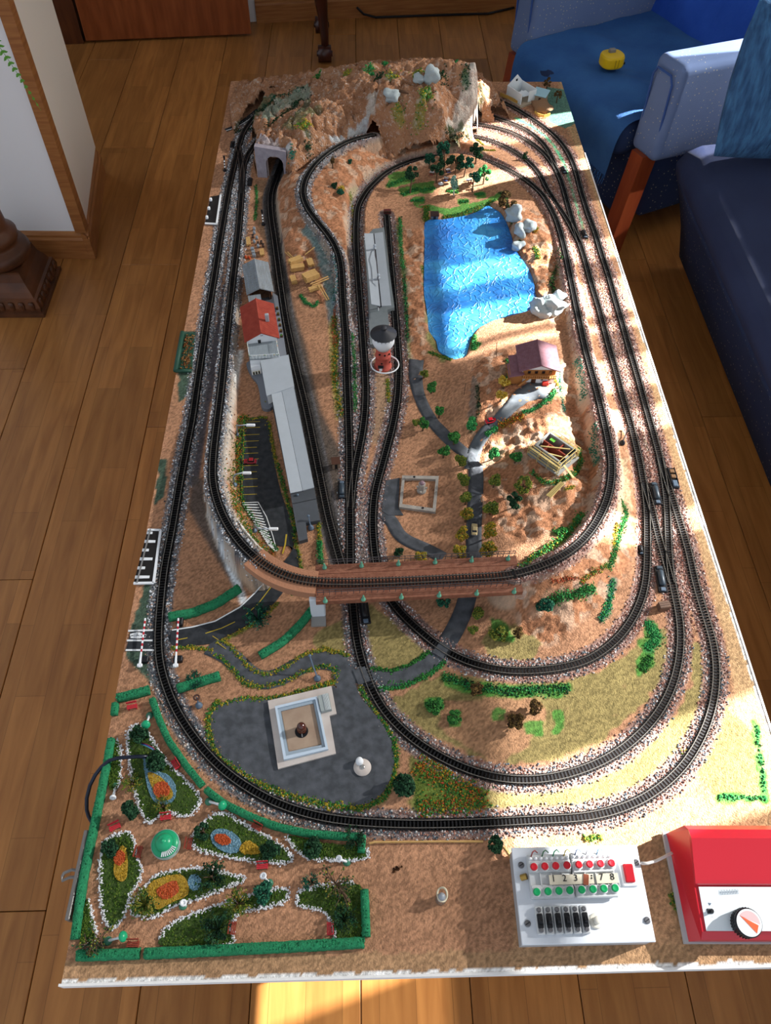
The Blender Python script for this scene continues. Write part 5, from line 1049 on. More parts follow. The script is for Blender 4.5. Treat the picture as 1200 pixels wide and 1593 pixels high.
MB().box((0,0,.010), (.036,.028,.020)).build('wall', mat('dusty_floor'), sh2); MB().slab([Vector((-.022,-.018,.020)),Vector((.022,-.018,.020)),Vector((.022,.018,.027)),Vector((-.022,.018,.027))], .0015).build('roof', mat('pale_blue_roof', '#9cc4d2', .6), sh2); MB().box((.004,-.0145,.007), (.008,.001,.013)).build('door', M_BRWN, sh2)
def rock(name, label, px, py, r, colr, zs=.7, seed=1, dz=-.002, sx=1.0, z=None):
    bm = bmesh.new(); bmesh.ops.create_icosphere(bm, subdivisions=3, radius=1); rr = np.random.default_rng(seed); dirs = rr.normal(size=(12,3)); dirs /= np.linalg.norm(dirs, axis=1)[:,None]; off = rr.uniform(.55,.9,12)
    for v in bm.verts:
        d = np.array(v.co); k = 1.0
        for a, o in zip(dirs, off):
            t_ = d @ a
            if t_ > 0: k = min(k, o/t_) if t_ > o else k
        v.co = v.co*k*(1+.20*math.sin(4*v.co.x+seed)*math.sin(4.3*v.co.y+2*seed)+.12*math.sin(7*v.co.z+3*v.co.x+seed)+rr.uniform(-.03,.03))
    me = bpy.data.meshes.new(name); bm.to_mesh(me); bm.free(); me.materials.append(colr)
    me.polygons.foreach_set('use_smooth', [True]*len(me.polygons))
    o = bpy.data.objects.new(name, me); COL.objects.link(o); p = HV(px, py) if z is None else P(px, py, z); o.location = p+Vector((0,0,r*zs*.55+dz)); o.scale = (r*sx, r, r*zs); o.rotation_euler = (0,0,seed*1.3)
    return tag(o, label, 'rock')
M_WROCK = mat('white_rock', '#cdd3d6', .85, c2='#8fa3a0', vscale=50, bump=.6, bscale=150); M_BROCK = mat('brown_rock', '#9c7250', .95, c2='#c9a684', vscale=70, bump=.9, bscale=250, bdist=.004)
rock('mountain_boulder', 'white boulder on the mountain top nearest the log', 609,156, .024, M_WROCK, .8, 3)
rock('mountain_boulder', 'smaller of two touching white boulders near the mountain edge', 650,128, .017, M_WROCK, .9, 5); rock('mountain_boulder', 'taller of two touching white boulders near the mountain edge', 669,126, .024, M_WROCK, 1.0, 8)
rock('garden_rock', 'sandy brown rock inside the small yellow fence by the corner house', 844,172, .030, M_BROCK, .55, 9, 0, 1.1)
for i, (x, y, r, lb) in enumerate([(800,340,.026,'tallest pale rock on the pond shore at its far corner'), (808,362,.02,'pale rock halfway down the pond shore by the yellow tuft'), (822,358,.022,'pale rock behind the shore rocks next to the sandy ledge'), (806,385,.016,'low pale rock at the water line beside the pond'), (838,487,.028,'broad white rock at the pond corner near the chalet'), (857,480,.03,'big white rock next to the raised track by the pond'), (868,467,.020,'pale pointed rock leaning on the big white rock')]):
    rock('shore_rock', lb, x, y, r, M_WROCK, .85, 20+i)
lg = [HV(621,147,.006), HV(636,149,.007)]; tag(MB().tube(lg, .0035, 8).build('log', mat('bark', '#5f4432', .9), None, True), 'brown log lying behind the white mountain boulder', 'log')
# left stone tunnel portal
M_PORT = mat('grey_stone_portal', '#8a838c', .9, c2='#9c959c', vscale=90, bump=.4, bscale=300)
pc = P(430,276,0); pe0, pe1 = P(399,272,0), P(441,274,0); dl = (pe1-pe0); 
tpn = thing('tunnel_portal', 'grey stone tunnel portal with an arched opening beside the station tracks', 'tunnel portal', (pc.x, pc.y, Z0), math.atan2(dl.y, dl.x))
hw_, hh, ar = .034, .084, .0225; out = [(-hw_-.014,0),(-hw_-.014,hh),(.030,hh-.008),(.030,0)]; arch = [(ar,0),(ar,.038)]+[(ar*math.cos(PI*k/12), .038+ar*math.sin(PI*k/12)) for k in range(1,12)]+[(-ar,.038),(-ar,0)]
def plate_with_arch(y0, y1):
    mb = MB(); loop = [(-hw_-.014,0),(-ar,0),(-ar,.038)]+[(-ar*math.cos(PI*k/12), .038+ar*math.sin(PI*k/12)) for k in range(1,12)]+[(ar,.038),(ar,0),(.032,0),(.032,hh-.010),(-hw_-.014,hh)]
    n = len(loop); vs = [(x,y0,z) for x,z in loop]+[(x,y1,z) for x,z in loop]; fs = [(i,(i+1)%n,n+(i+1)%n,n+i) for i in range(n)]
    for t_ in tessellate_polygon([[Vector((x,z,0)) for x,z in loop]]): fs += [tuple(t_), tuple(n+i for i in t_[::-1])]
    return mb.add(vs, fs)
plate_with_arch(-.004, .012).build('portal_wall', M_PORT, tpn)
MB().box((-hw_-.012, .045, .034), (.004,.09,.068)).build('side_wall', M_PORT, tpn)
# ------------------------------------------------------------------ trees and bushes
M_TRUNK = mat('tree_bark', '#5a4634', .9); M_PALETR = mat('pale_bark', '#c0c0b4', .8)
FOL = dict(green=['#2f5f2e','#3f7a3a','#4a8a42','#27502c'], dark=['#1d3626','#28462e','#33543a','#1a2e20'], teal=['#1f4a3a','#2c6048','#3a7458','#1a3a30'], autumn=['#8a7a2c','#b0902c','#5f6a2c','#a8803c','#6f7a30'], olive=['#5a6a2e','#6f7a34','#3f5a2c','#8a8438'], brown=['#4a3a26','#6a5234','#3a2e20','#7a6238'], yellow=['#c9a83c','#b8902c','#d8c068','#a08030'], pale=['#7fa894','#9cc0ac','#5f8a74','#b0ccb8'], bright=['#2f7a44','#3f9a54','#2a6a3c','#58a860'])
_TP = {}
def crown_mesh(kind, shape, v):
    k = (kind, shape, v)
    if k in _TP: return _TP[k]
    st = random.getstate(); random.seed(hash((kind, shape)) % 1000+v*17 if False else sum(map(ord, kind+shape))+v*31)
    mb = MB(); pal = [lin(c) for c in FOL[kind]]; cl = [(0,0,0,.62)]
    if shape == 'wire':
        for _ in range(46):
            a, h = random.random()*6.28, random.uniform(.05,.9); d = Vector((math.cos(a), math.sin(a), h*.6)); mid = d*.5+Vector((random.gauss(0,.12), random.gauss(0,.12), .12)); e_ = d*random.uniform(.6,1.15)
            c = random.choice(pal); mb.tube([(0,0,-.4), mid, e_], [.035,.026,.012], 3, tuple(.7*t for t in c))
            for _ in range(7): q = mid.lerp(e_, random.random()*1.05); mb.gem((q.x+random.gauss(0,.07), q.y+random.gauss(0,.07), q.z+random.gauss(0,.05)), random.uniform(.04,.08), tuple(random.uniform(.7,1.2)*t for t in c))
        random.setstate(st); _TP[k] = mb.mesh('foliage', M_FLK); return _TP[k]
    n = {'ball':7,'tall':10,'loose':12,'low':9}[shape]
    for _ in range(n):
        a, h = random.random()*6.28, random.uniform(-.5,.7)
        r = .55*math.sqrt(max(.05,1-h*h))
        if shape == 'tall': h *= 1.6; r *= .75
        if shape == 'low': h *= .4; r *= 1.35
        if shape == 'loose': r *= 1.25; h *= 1.1
        cl.append((r*math.cos(a), r*math.sin(a), h, random.uniform(.26,.42)*(.8 if shape == 'loose' else 1)))
    if shape == 'loose': cl = cl[1:]
    for x, y, z, r in cl:
        for _ in range(int(95*r/.4)):
            d = Vector((random.gauss(0,1), random.gauss(0,1), random.gauss(0,1))).normalized(); q = r*random.uniform(.75,1.05)
            c = random.choice(pal); b = random.uniform(.8,1.2); mb.gem((x+d.x*q, y+d.y*q, z+d.z*q), random.uniform(.07,.13), tuple(t*b for t in c))
    random.setstate(st); _TP[k] = mb.mesh('foliage', M_FLK); return _TP[k]
_tn = 0
def tree(px, py, h, r, kind, label, shape='ball', trunk=None, name='tree', cat='tree', lean=(0,0), dz=0):
    """px,py is the foot of the trunk; h is total height, r the crown radius"""
    global _tn; _tn += 1
    p = HV(px, py, dz); t_ = thing(name, label, cat, p, random.random()*6.28 if lean == (0,0) else 0)
    zc = h-r*(.85 if shape != 'tall' else 1.2); L_ = Vector((lean[0]*h, lean[1]*h, 0))
    if zc > r*.3:
        tb_ = MB(); tb_.tube([(0,0,-.003), Vector((0,0,zc*.5))+L_*.4, Vector((0,0,zc+r*.2))+L_], [.0022,.0017,.001], 6)
        for k in range(3): a = k*2.1; tb_.tube([Vector((0,0,zc*.8))+L_*.8, Vector((r*.5*math.cos(a), r*.5*math.sin(a), zc+r*.2))+L_], [.001,.0005], 4)
        tb_.build('trunk', trunk or M_TRUNK, t_)
    part(crown_mesh(kind, shape, _tn % 3), 'foliage', t_, Vector((0,0,max(zc, r*.45)))+L_, random.random()*6, r)
    return t_
for a in [(658,670,.030,.013,'green','green ball tree beside the bend of the path below the pond'), (690,712,.030,.013,'green','green ball tree on the far verge of the path near the fork'), (716,725,.03,.013,'olive','olive tree at the road fork beside the grey path'),
          (683,650,.028,.012,'green','small green tree alone on the sand between path and hill'), (706,692,.034,.014,'green','round green tree on the sand nearest the path fork'), (733,672,.034,.015,'bright','bright green tree at the foot of the rocky hill'),
          (766,715,.028,.012,'bright','light green tree beside the start of the chalet road'), (801,720,.028,.013,'green','dark green round tree on the slope below the unfinished house'), (720,755,.032,.014,'olive','olive tree second from the fork along the straight road'),
          (724,785,.034,.014,'olive','dark olive tree halfway down the straight road'), (724,812,.034,.014,'autumn','yellow brown tree by the straight road above the cream car'), (717,842,.034,.014,'autumn','yellow brown tree by the straight road level with the cream car'), (714,868,.034,.014,'autumn','yellow brown tree by the straight road closest to the bridge'),
          (768,758,.034,.015,'olive','olive tree across the road on the red hill foot'), (762,800,.034,.016,'olive','dark olive tree across the road with dark shade below'), (761,836,.034,.015,'autumn','yellow tinged tree across the road from the cream car'), (757,868,.036,.016,'autumn','autumn tree across the road closest to the bridge'),
          (660,588,.022,.010,'olive','small olive bush beside the rounded end of the grey path'), (671,612,.030,.013,'green','green tree on the sandy verge near the rounded path end'), (648,662,.018,.010,'olive','small yellow green bush between path and side track'),
          (621,866,.020,.010,'dark','dark round bush behind the bridge railing next to the path'), (655,872,.022,.013,'autumn','wide yellow bush behind the bridge railing next to the path'), (783,605,.030,.014,'yellow','yellow tree against the chalet annex wall'), (779,625,.028,.012,'yellow','yellow tree just below the chalet annex beside the road'),
          (800,1128,.030,.016,'brown','larger brown ball tree in the middle of the olive field'), (832,1108,.030,.014,'brown','smaller brown ball tree in the middle of the olive field'), (740,1078,.026,.012,'brown','brown bush on the green strip of the olive field'),
          (744,960,.024,.013,'olive','yellow green bush beside the dark road under the bridge'), (735,985,.022,.010,'olive','small mixed bush on the sand by the level crossing board'), (805,990,.022,.010,'brown','brown bush below the bridge end on the rocky bank'), (846,948,.030,.016,'teal','dark teal ball tree at the end of the bridge')]:
    tree(*a)
for a in [(812,765,.032,.016,'olive','sprawling olive tree on the red hill below the unfinished house','loose'), (798,790,.034,.015,'dark','dark spiky tree leaning on the red hill above the bridge','loose'), (775,990,.018,.015,'olive','low olive bush on the sand inside the middle loop','low'), (690,940,.022,.013,'teal','grey green bush in the shade under the bridge','loose'),
          (676,1100,.016,.013,'green','flat green bush in the olive field nearest the inner loop','low'), (707,1118,.016,.011,'green','flat green bush in the olive field beside the larger brown tree','low'), (628,1225,.045,.022,'dark','tall dark conifer at the edge of the grey plaza','tall'), (767,1318,.026,.014,'dark','dark bush at the corner of the white control box','ball'),
          (530,302,.016,.012,'teal','teal bush on the sandy hill inside the curved ledge','ball'), (521,292,.014,.010,'dark','dark bush beside the yellow tuft on the sandy hill','ball'), (518,262,.030,.008,'brown','thin brown cypress beside the curved ledge track','tall'), (816,250,.022,.009,'dark','dark conifer standing between two sunlit tunnel tracks','tall'), (545,255,.012,.007,'teal','small round bush near the tunnel end of the curved ledge','ball'),
          (502,300,.008,.008,'dark','low dark tuft on the sandy hill crest','low')][:13]:
    tree(*a[:6], shape=a[6])
tree(531,296,.010,.009,'yellow','yellow tuft on the sandy hill inside the curved ledge','low')
# picnic trees
for a in [(638,301,.058,.018,'dark','leaning dark tree at the outer edge of the picnic place',(.10,.25)), (679,285,.050,.017,'dark','dark tree behind the picnic tables nearest the outer edge tree',(0,0)), (692,258,.058,.017,'teal','dark teal tree rising in front of the mountain foot',(-.1,0)), (708,278,.062,.020,'dark','tallest dark tree in the middle of the picnic place',(0,0)),
          (722,275,.050,.018,'teal','teal tree between the tallest picnic tree and the curved track',(.1,0)), (740,255,.050,.019,'dark','dark bushy tree behind the curved track at the picnic place',(0,0)), (735,299,.056,.016,'teal','teal tree beside the blue picnic table nearest the pond corner',(0,0)), (752,287,.042,.017,'bright','green tree with spreading crown at the window side of the picnic place',(0,0)), (668,262,.036,.014,'teal','small teal tree beside the track at the mountain foot',(0,0)), (690,270,.046,.015,'dark','dark tree half hidden behind its neighbours at the picnic place',(0,0))]:
    tree(a[0], a[1], a[2]*1.05, a[3]*1.08, *a[4:6], shape='loose', lean=a[6])
tree(706,304,.052,.014,'pale','pale leaved tree with a white trunk in the picnic place','tall', M_PALETR)
tree(789,325,.040,.024,'brown','large brown scrubby bush on the rocks at the pond corner','loose')
tree(850,142,.036,.012,'brown','thin scrubby tree behind the blue roofed shed','loose'); tree(866,160,.034,.012,'brown','thin scrubby tree at the edge of the teal corner lawn','loose')
tree(402,965,.02,.022,'teal','sprawling dark shrub growing over the street edge','wire', name='shrub', cat='shrub')
tree(305,1062,.02,.016,'teal','wiry dark shrub above the short hedge near the level crossing','wire', name='shrub', cat='shrub')
# ------------------------------------------------------------------ verges: coloured flock glued along roads, tracks and rocks
FC = dict(g=FOL['green']+['#3f8a3c'], G=FOL['bright']+['#2f8a4c'], d=FOL['dark'], y=['#b09a34','#c9a83a','#7f8a3a','#5f7a34','#8a8434'], o=['#b0602c','#c9782c','#5f7a34','#a88a34','#8a4a24'], m=['#4a7a34','#6a8a3a','#b09a34','#3f6a34','#8a7a34'], r=['#a84a34','#b8603c','#8a6a4a'], b=['#7f9aa8','#5f8a9a','#8aa8b0'], t=['#2f7a64','#3f8a74','#2a6654'])
def flock(pts, w, cols, n, rmin=.0010, rmax=.0020, h=.002, name='verge', jit=1):
    q = resample(np.array(GP(pts)), .004); t, nn = frames(q); mb = MB(); pal = [lin(c) for k in cols for c in FC[k]]; s = len(q)
    for _ in range(int(n*1.5)):
        i = random.randrange(s); o = random.gauss(0, .27)*w
        x, y = q[i,0]+nn[i,0]*o+random.uniform(-.0015,.0015), q[i,1]+nn[i,1]*o+random.uniform(-.0015,.0015)
        if not (.002 < x < W-.002 and .002 < y < L-.002) or float(bil(DT,[x],[y])[0]) < .0095: continue
        c = random.choice(pal); b = random.uniform(.55, .95); mb.gem((x, y, gz(x, y)+random.random()*h), random.uniform(rmin, rmax), tuple(v*b for v in c))
    if mb.f: mb.build(name, M_FLK, bd, kind='stuff')
for pts, w, cols, n, hh in VERGES:
    flock(pts, w, cols, n, h=hh)
for x, y, r, cs in [(575,112,12,'G'), (612,118,12,'y'), (650,120,10,'m'), (664,142,12,'gy'), (590,122,9,'d'), (620,170,11,'m'), (655,168,12,'m'), (495,119,8,'g'), (460,160,8,'d'), (470,196,12,'m'), (480,230,8,'d'), (710,97,7,'G'), (690,118,10,'d'), (724,122,9,'d'), (540,112,8,'y'), (600,100,7,'G'), (455,242,7,'t'), (478,193,8,'y')]:
    a, b, z = hit(x, y); mb = MB(); pal = [lin(c) for k in cs for c in FC[k]]
    for _ in range(int(r*6)):
        xx, yy = a+random.gauss(0, r*.0008), b+random.gauss(0, r*.0008); mb.gem((xx-0, yy-0, gz(xx, yy)+random.random()*.004), random.uniform(.0016,.003), random.choice(pal))
    mb.build('moss_patch', M_FLK, mo, kind='stuff')
# ------------------------------------------------------------------ foam hedges
M_HEDGE = mat('green_foam', '#2a8a5c', .95, c2='#23704a', vscale=220, bump=1, bscale=700, bdist=.002); M_HEDGE2 = mat('dull_green_foam', '#2a5c46', .95, c2='#214a38', vscale=200, bump=1, bscale=700, bdist=.002)
def hedge(pts, w, h, label, mt=None):
    q = smooth(resample(np.array(GP(pts)), .004), 4); t, n = frames(q); root = tag(bpy.data.objects.new('foam_hedge', None), label, 'hedge'); COL.objects.link(root); root.location = (q[0,0], q[0,1], Z0); mb = MB(); vs = []
    prof = [(-.5,0),(-.52,.35),(-.46,.8),(-.25,1),(0,1.02),(.25,1),(.46,.8),(.52,.35),(.5,0)]; k = len(prof)
    for i in range(len(q)):
        for a, b in prof:
            o = a*w*(1+random.uniform(-.07,.07)); vs.append((q[i,0]+n[i,0]*o-q[0,0], q[i,1]+n[i,1]*o-q[0,1], q[i,2]+b*h*(1+random.uniform(-.08,.06) if b else 1)))
    m_ = len(q)
    mb.add(vs, [(i*k+j, i*k+k+j, i*k+k+(j+1)%k, i*k+(j+1)%k) for i in range(m_-1) for j in range(k)]+[tuple(range(k)), tuple((m_-1)*k+j for j in range(k-1,-1,-1))])
    mb.build('foam', mt or M_HEDGE, root, True); mb = MB()
    for _ in range(int(m_*7)):
        i = random.randrange(m_); a = random.uniform(-.48,.48); zz = h*(1.0 if abs(a) < .3 else .75); o = a*w
        mb.gem((q[i,0]+n[i,0]*o-q[0,0], q[i,1]+n[i,1]*o-q[0,1], q[i,2]+zz), random.uniform(.0007,.0014), lin(random.choice(['#2a7a50','#1f6444','#349060','#1c5238'])))
    mb.build('leaf_flock', M_FLK, root, kind='stuff')
for pts, w, h, lb in [([(184,1088),(210,1082),(234,1075)], .013, .012, 'short thick foam hedge closing the far end of the park'), ([(181,1097),(179,1114)], .010, .012, 'tiny foam hedge stub at the board edge near the park entrance'),
    ([(238,1090),(247,1117),(262,1152),(290,1192),(316,1224)], .010, .010, 'curved foam hedge between park and outer track nearest the park entrance'), ([(322,1230),(350,1252),(388,1271),(430,1287),(480,1298),(530,1302),(558,1303)], .010, .010, 'long curved foam hedge between park and outer track with fallen lamp beside it'), ([(564,1301),(562,1328)], .010, .010, 'short foam hedge end block beside the straw coloured stick'),
    ([(175,1152),(168,1190),(158,1240),(148,1288),(139,1330),(131,1372),(124,1420),(119,1462)], .011, .012, 'long straight foam hedge along the outer board edge of the park'), ([(122,1487),(170,1486),(219,1484)], .013, .011, 'front foam hedge piece at the park corner with the fallen conifer'), ([(227,1484),(300,1481),(400,1476),(480,1472),(567,1467)], .013, .011, 'long front foam hedge along the bottom of the park'), ([(567,1386),(569,1425),(570,1458)], .011, .011, 'foam hedge closing the park beside the bulb holder ground'),
    ([(264,962),(300,956),(340,940),(373,917)], .014, .012, 'foam hedge between street and sand patch near the white wall'), ([(405,1022),(440,1001),(466,976),(487,950)], .012, .012, 'foam hedge running from the sand bank to the bridge pier'), ([(277,1073),(310,1063),(343,1053)], .014, .011, 'short broad foam hedge below the level crossing')]:
    hedge(pts, w, h, lb)
# ------------------------------------------------------------------ park beds
M_LAWN = mat('moss_green', '#34481c', .95, c2='#465c24', vscale=180, bump=1, bscale=600, bdist=.003); M_STW = mat('white_gravel', rough=.8, vcol=True)
BFL = dict(orange=['#b0502c','#c0603a','#9a4424'], yellow=['#a8842a','#b8963a','#8f7224'], blue=['#6f93a4','#587f92','#84a4b0'])
def smooth_px(poly, n=5): return curve_px(poly, n)
def bed(label, poly, patches, open_edges=()):
    q = [Vector(hit(a, b, G)) for a, b in smooth_px(poly, 5)]; c = sum(q, Vector())/len(q); root = thing('flower_bed', label, 'flower bed', (c.x, c.y, Z0))
    loc_ = [(p.x-c.x, p.y-c.y) for p in q]; MB().prism(loc_, -.001, .0028).build('lawn', M_LAWN, root)
    mb = MB(); pal = [lin(h) for h in ['#3a5420','#4a6426','#2f441a','#586a2c']]; xs, ys = [p[0] for p in loc_], [p[1] for p in loc_]; pts = np.c_[np.random.default_rng(len(label)).uniform(min(xs),max(xs),900), np.random.default_rng(len(label)+1).uniform(min(ys),max(ys),900)]
    ok = inside(np.c_[np.array(loc_), np.zeros(len(loc_))], pts[:,0], pts[:,1])
    for x, y in pts[ok][:420]: mb.gem((x,y,.003), random.uniform(.001,.002), random.choice(pal))
    mb.build('grass_tufts', M_FLK, root, kind='stuff'); mb = MB(); n = len(loc_)
    for i in range(n):
        a, b = Vector(loc_[i]), Vector(loc_[(i+1)%n]); k = max(1, int((b-a).length/.0009)); f0 = i/n
        if any(l <= f0 <= h for l, h in open_edges): continue
        for _ in range(k*2):
            p = a.lerp(b, random.random())+Vector((random.gauss(0,.0016), random.gauss(0,.0016))); v = random.uniform(.55,.82); mb.gem((p.x,p.y,.0016+random.random()*.0018), random.uniform(.0010,.0018), (v,v*1.0,v*1.02))
    mb.build('gravel_border', M_STW, root, kind='stuff')
    for colr, pp in patches:
        w_ = [Vector(hit(a, b, G)) for a, b in smooth_px(pp, 4)]; ll = [(p.x-c.x, p.y-c.y) for p in w_]; z1 = {'blue':.0040,'yellow':.0048,'orange':.0056}[colr]
        o = MB().prism(ll, .002, z1).build('flower_patch', mat('flower_'+colr, BFL[colr][0], .95, c2=BFL[colr][1], vscale=250, bump=1, bscale=700, bdist=.003), root)
        mb = MB(); xs, ys = [p[0] for p in ll], [p[1] for p in ll]; r_ = np.random.default_rng(int(pp[0][0]*7)); pts = np.c_[r_.uniform(min(xs),max(xs),260), r_.uniform(min(ys),max(ys),260)]; ok = inside(np.array([(a,b,0) for a,b in ll]), pts[:,0], pts[:,1])
        for x, y in pts[ok]: mb.gem((x,y,z1), random.uniform(.0008,.0016), lin(random.choice(BFL[colr])))
        if mb.f: mb.build('blossom', M_FLK, o, kind='stuff')
K1 = lambda L_: [(90+a/4.615, 1060+b/4.615) for a, b in L_]
K2 = lambda L_: [(90+a/4.615, 1290+b/4.615) for a, b in L_]
K3 = lambda L_: [(90+a/2.4, 1050+b/2.4) for a, b in L_]
def oval(cx, cy, rx, ry, rot=0): return [(cx+rx*math.cos(t)*math.cos(rot)-ry*math.sin(t)*math.sin(rot), cy+rx*math.cos(t)*math.sin(rot)+ry*math.sin(t)*math.cos(rot)) for t in [2*PI*k/9 for k in range(9)]]
bed('large park bed with a blue ringed flower drop and a dark cable', [(200,1142),(219,1129),(239,1155),(261,1188),(311,1240),(298,1266),(283,1270),(265,1264),(250,1268),(233,1279),(222,1264),(211,1233),(204,1199)],
    [('blue', K1([(620,560),(700,640),(800,680),(850,760),(840,850),(780,890),(700,870),(650,770)])), ('yellow', K1([(650,665),(740,690),(825,790),(815,850),(730,860),(695,800)])), ('orange', K1(oval(750,785,60,58)))])
bed('narrow park bed with an orange and yellow stripe next to the outer hedge', K2([(340,95),(470,30),(530,45),(560,170),(600,330),(520,480),(470,640),(390,710),(330,620),(312,440),(310,250)]), [('yellow', K2([(420,220),(470,120),(505,200),(500,340),(460,380),(410,330)])), ('orange', K2(oval(450,212,40,52,.2)))])
bed('pointed park bed with a big orange square in yellow flowers', [(205,1411),(229,1377),(250,1360),(281,1354),(315,1352),(350,1358),(380,1369),(350,1382),(310,1398),(270,1410),(240,1426),(215,1424)], [('yellow', K2([(640,450),(700,370),(880,330),(940,400),(930,480),(820,530),(720,580),(680,520)])), ('orange', K2([(715,440),(840,375),(875,440),(830,490),(760,505)])), ('blue', K2(oval(985,385,48,55)))])
bed('triangular park bed with an orange oval ringed by blue flowers', [(303,1298),(340,1266),(382,1284),(440,1318),(453,1340),(407,1341),(357,1334),(306,1320)], [('blue', K3(oval(630,622,62,40,.5))), ('yellow', K3([(685,640),(715,622),(755,650),(750,670),(690,668)])), ('orange', K3(oval(617,617,32,19,.3)))])
bed('plain grass park bed with wiry shrubs along the front hedge', [(250,1460),(269,1437),(323,1415),(357,1404),(398,1391),(442,1383),(446,1400),(411,1412),(377,1418),(359,1437),(357,1471),(258,1472)], [], [(.86,1)])
bed('grass park bed in the hedge corner with a bent tree', [(464,1398),(475,1384),(561,1378),(562,1464),(524,1465),(519,1442),(502,1418),(466,1409)], [], [(.22,.52)])
bed('wedge shaped park bed under the curved hedge end', [(449,1301),(500,1312),(563,1318),(567,1336),(500,1338),(470,1329)], [], [(.0,.3)])
bed('thin strip park bed at the outer hedge beside the cable loop', [(178,1155),(186,1160),(188,1190),(184,1224),(171,1226),(170,1190)], [], [(.55,1)])
bed('thin strip park bed at the outer hedge in the front corner', [(136,1400),(142,1420),(150,1452),(140,1468),(126,1470),(128,1430)], [], [(.6,1)])
for a in [(219,1146,.024,.015,'dark','dark round shrub at the tip of the bed beneath the green lamp','ball'), (243,1190,.028,.019,'dark','big dark shrub over the blue flowers by the coloured wires','ball'), (208,1222,.020,.014,'olive','wiry olive shrub on the gravel edge of the large park bed','wire'), (255,1256,.016,.013,'olive','wiry shrub over the lower tip of the blue flower drop','wire'), (208,1266,.034,.014,'dark','drooping dark conifer at the lower tip of the large park bed','tall'),
          (174,1322,.022,.014,'dark','dark shrub at the top of the narrow orange striped bed','ball'), (226,1408,.020,.018,'olive','wiry olive shrub at the corner of the orange square bed','wire'), (331,1366,.026,.020,'dark','dark bushy shrub at the tip of the orange square bed','wire'), (318,1296,.020,.012,'dark','dark shrub at the wide end of the triangular bed','loose'), (421,1325,.022,.016,'dark','dark green shrub at the pointed end of the triangular bed','ball'),
          (485,1322,.022,.017,'dark','dark green shrub in the wedge bed under the curved hedge','ball'), (372,1408,.028,.017,'olive','olive conifer on the gravel edge of the plain grass bed','wire'), (412,1392,.026,.016,'teal','dark teal shrub at the thin end of the plain grass bed','ball'), (340,1446,.012,.020,'dark','flat wiry shrub in the middle of the plain grass bed','wire'), (484,1375,.022,.012,'teal','small wiry tree at the gravel corner of the hedge corner bed','wire'), (535,1430,.010,.017,'dark','flat wiry shrub in the hedge corner bed','wire'), (552,1306,.016,.016,'dark','wiry dark shrub over the curved hedge end','wire'), (245,1094,.012,.01,'dark','dark moss tuft beside the outer track at the park hedge','low')][:17]:
    tree(*a[:6], shape=a[6], name='shrub', cat='shrub')
def wire_tree(p0, p1, label, n=26, seed=3, sp=.02):
    random.seed(seed); a, b = HV(*p0, .002), HV(*p1, .012); r = thing('bare_tree', label, 'tree', a); t_ = MB(); d = b-a; t_.tube([(0,0,0), d*.5+Vector((0,0,.006)), d], [.0024,.0018,.0008], 6); f = MB()
    for _ in range(n):
        s_ = d*random.uniform(.3,1)+Vector((0,0,.004)); e_ = s_+Vector((random.uniform(-1,1)*sp, random.uniform(-1,1)*sp, random.uniform(0,.5)*sp)); t_.tube([s_, (s_+e_)/2+Vector((0,0,.003)), e_], [.0008,.0006,.0003], 4)
        for _ in range(6): f.gem(e_.lerp(s_, random.random()*.4)+Vector((random.gauss(0,.002),random.gauss(0,.002),0)), random.uniform(.0008,.0018), lin(random.choice(FOL['dark']+FOL['olive'])))
    t_.build('trunk', M_TRUNK, r); f.build('foliage', M_FLK, r)
wire_tree((545,1404), (515,1368), 'bent bare tree leaning out of the hedge corner bed', 30, 5, .022)
wire_tree((122,1482), (165,1462), 'fallen grey conifer across the hedge at the park corner', 34, 8, .016)
# ------------------------------------------------------------------ park furniture
M_BR1 = mat('bright_red_plastic', '#c0303a', .5); M_BR2 = mat('rust_red_plastic', '#8a3a2a', .5); M_GRC = mat('green_lamp_plastic', '#1f9a6a', .3); M_GRD = mat('dark_green_plastic', '#3f7a60', .4)
bm_ = {}
for nm, M_ in (('bright', M_BR1), ('rust', M_BR2)):
    bm_[nm] = [MB().box((0,-.0008+.0022*k,.0062), (.0155,.0016,.0008)).mesh('seat_slat', M_) for k in range(3)]+[MB().box((0,.0066+.0004*k,.0090+.0024*k), (.0155,.0008,.0018)).mesh('back_slat', M_) for k in range(2)]+[MB().box((x,.0022,.003), (.0010,.0075,.006)).mesh('leg', M_) for x in (-.006,.006)]
for x, y, rz, nm, lb in [(207,1103,.2,'bright','pinkish red bench nearest the hedge at the far end of the park'), (272,1192,-.95,'bright','bright red bench between the large bed and the curved hedge'), (181,1290,.45,'bright','bright red bench beside the outer hedge above the narrow bed'), (259,1275,.1,'bright','small red bench at the lower tip of the large bed'), (220,1327,1.45,'rust','rust red bench between the narrow bed and the green dome'), (298,1314,1.5,'rust','rust red bench between the green dome and the triangular bed'), (208,1472,0,'rust','rust red bench against the front hedge'), (399,1290,-.5,'rust','rust red bench tilted by the curved hedge above the triangular bed'), (409,1351,.05,'bright','bright red bench at the long side of the triangular bed'), (366,1445,1.5,'rust','rust red bench on the sand beside the plain grass bed'), (511,1446,-1.55,'bright','bright red bench on the sand facing the hedge corner bed')]:
    r = thing('park_bench', lb, 'bench', HV(x, y), rz, 'park benches')
    for k, me in enumerate(bm_[nm]): part(me, ['seat_slat']*3 and (['seat_slat']*3+['back_slat']*2+['leg']*2)[k], r)
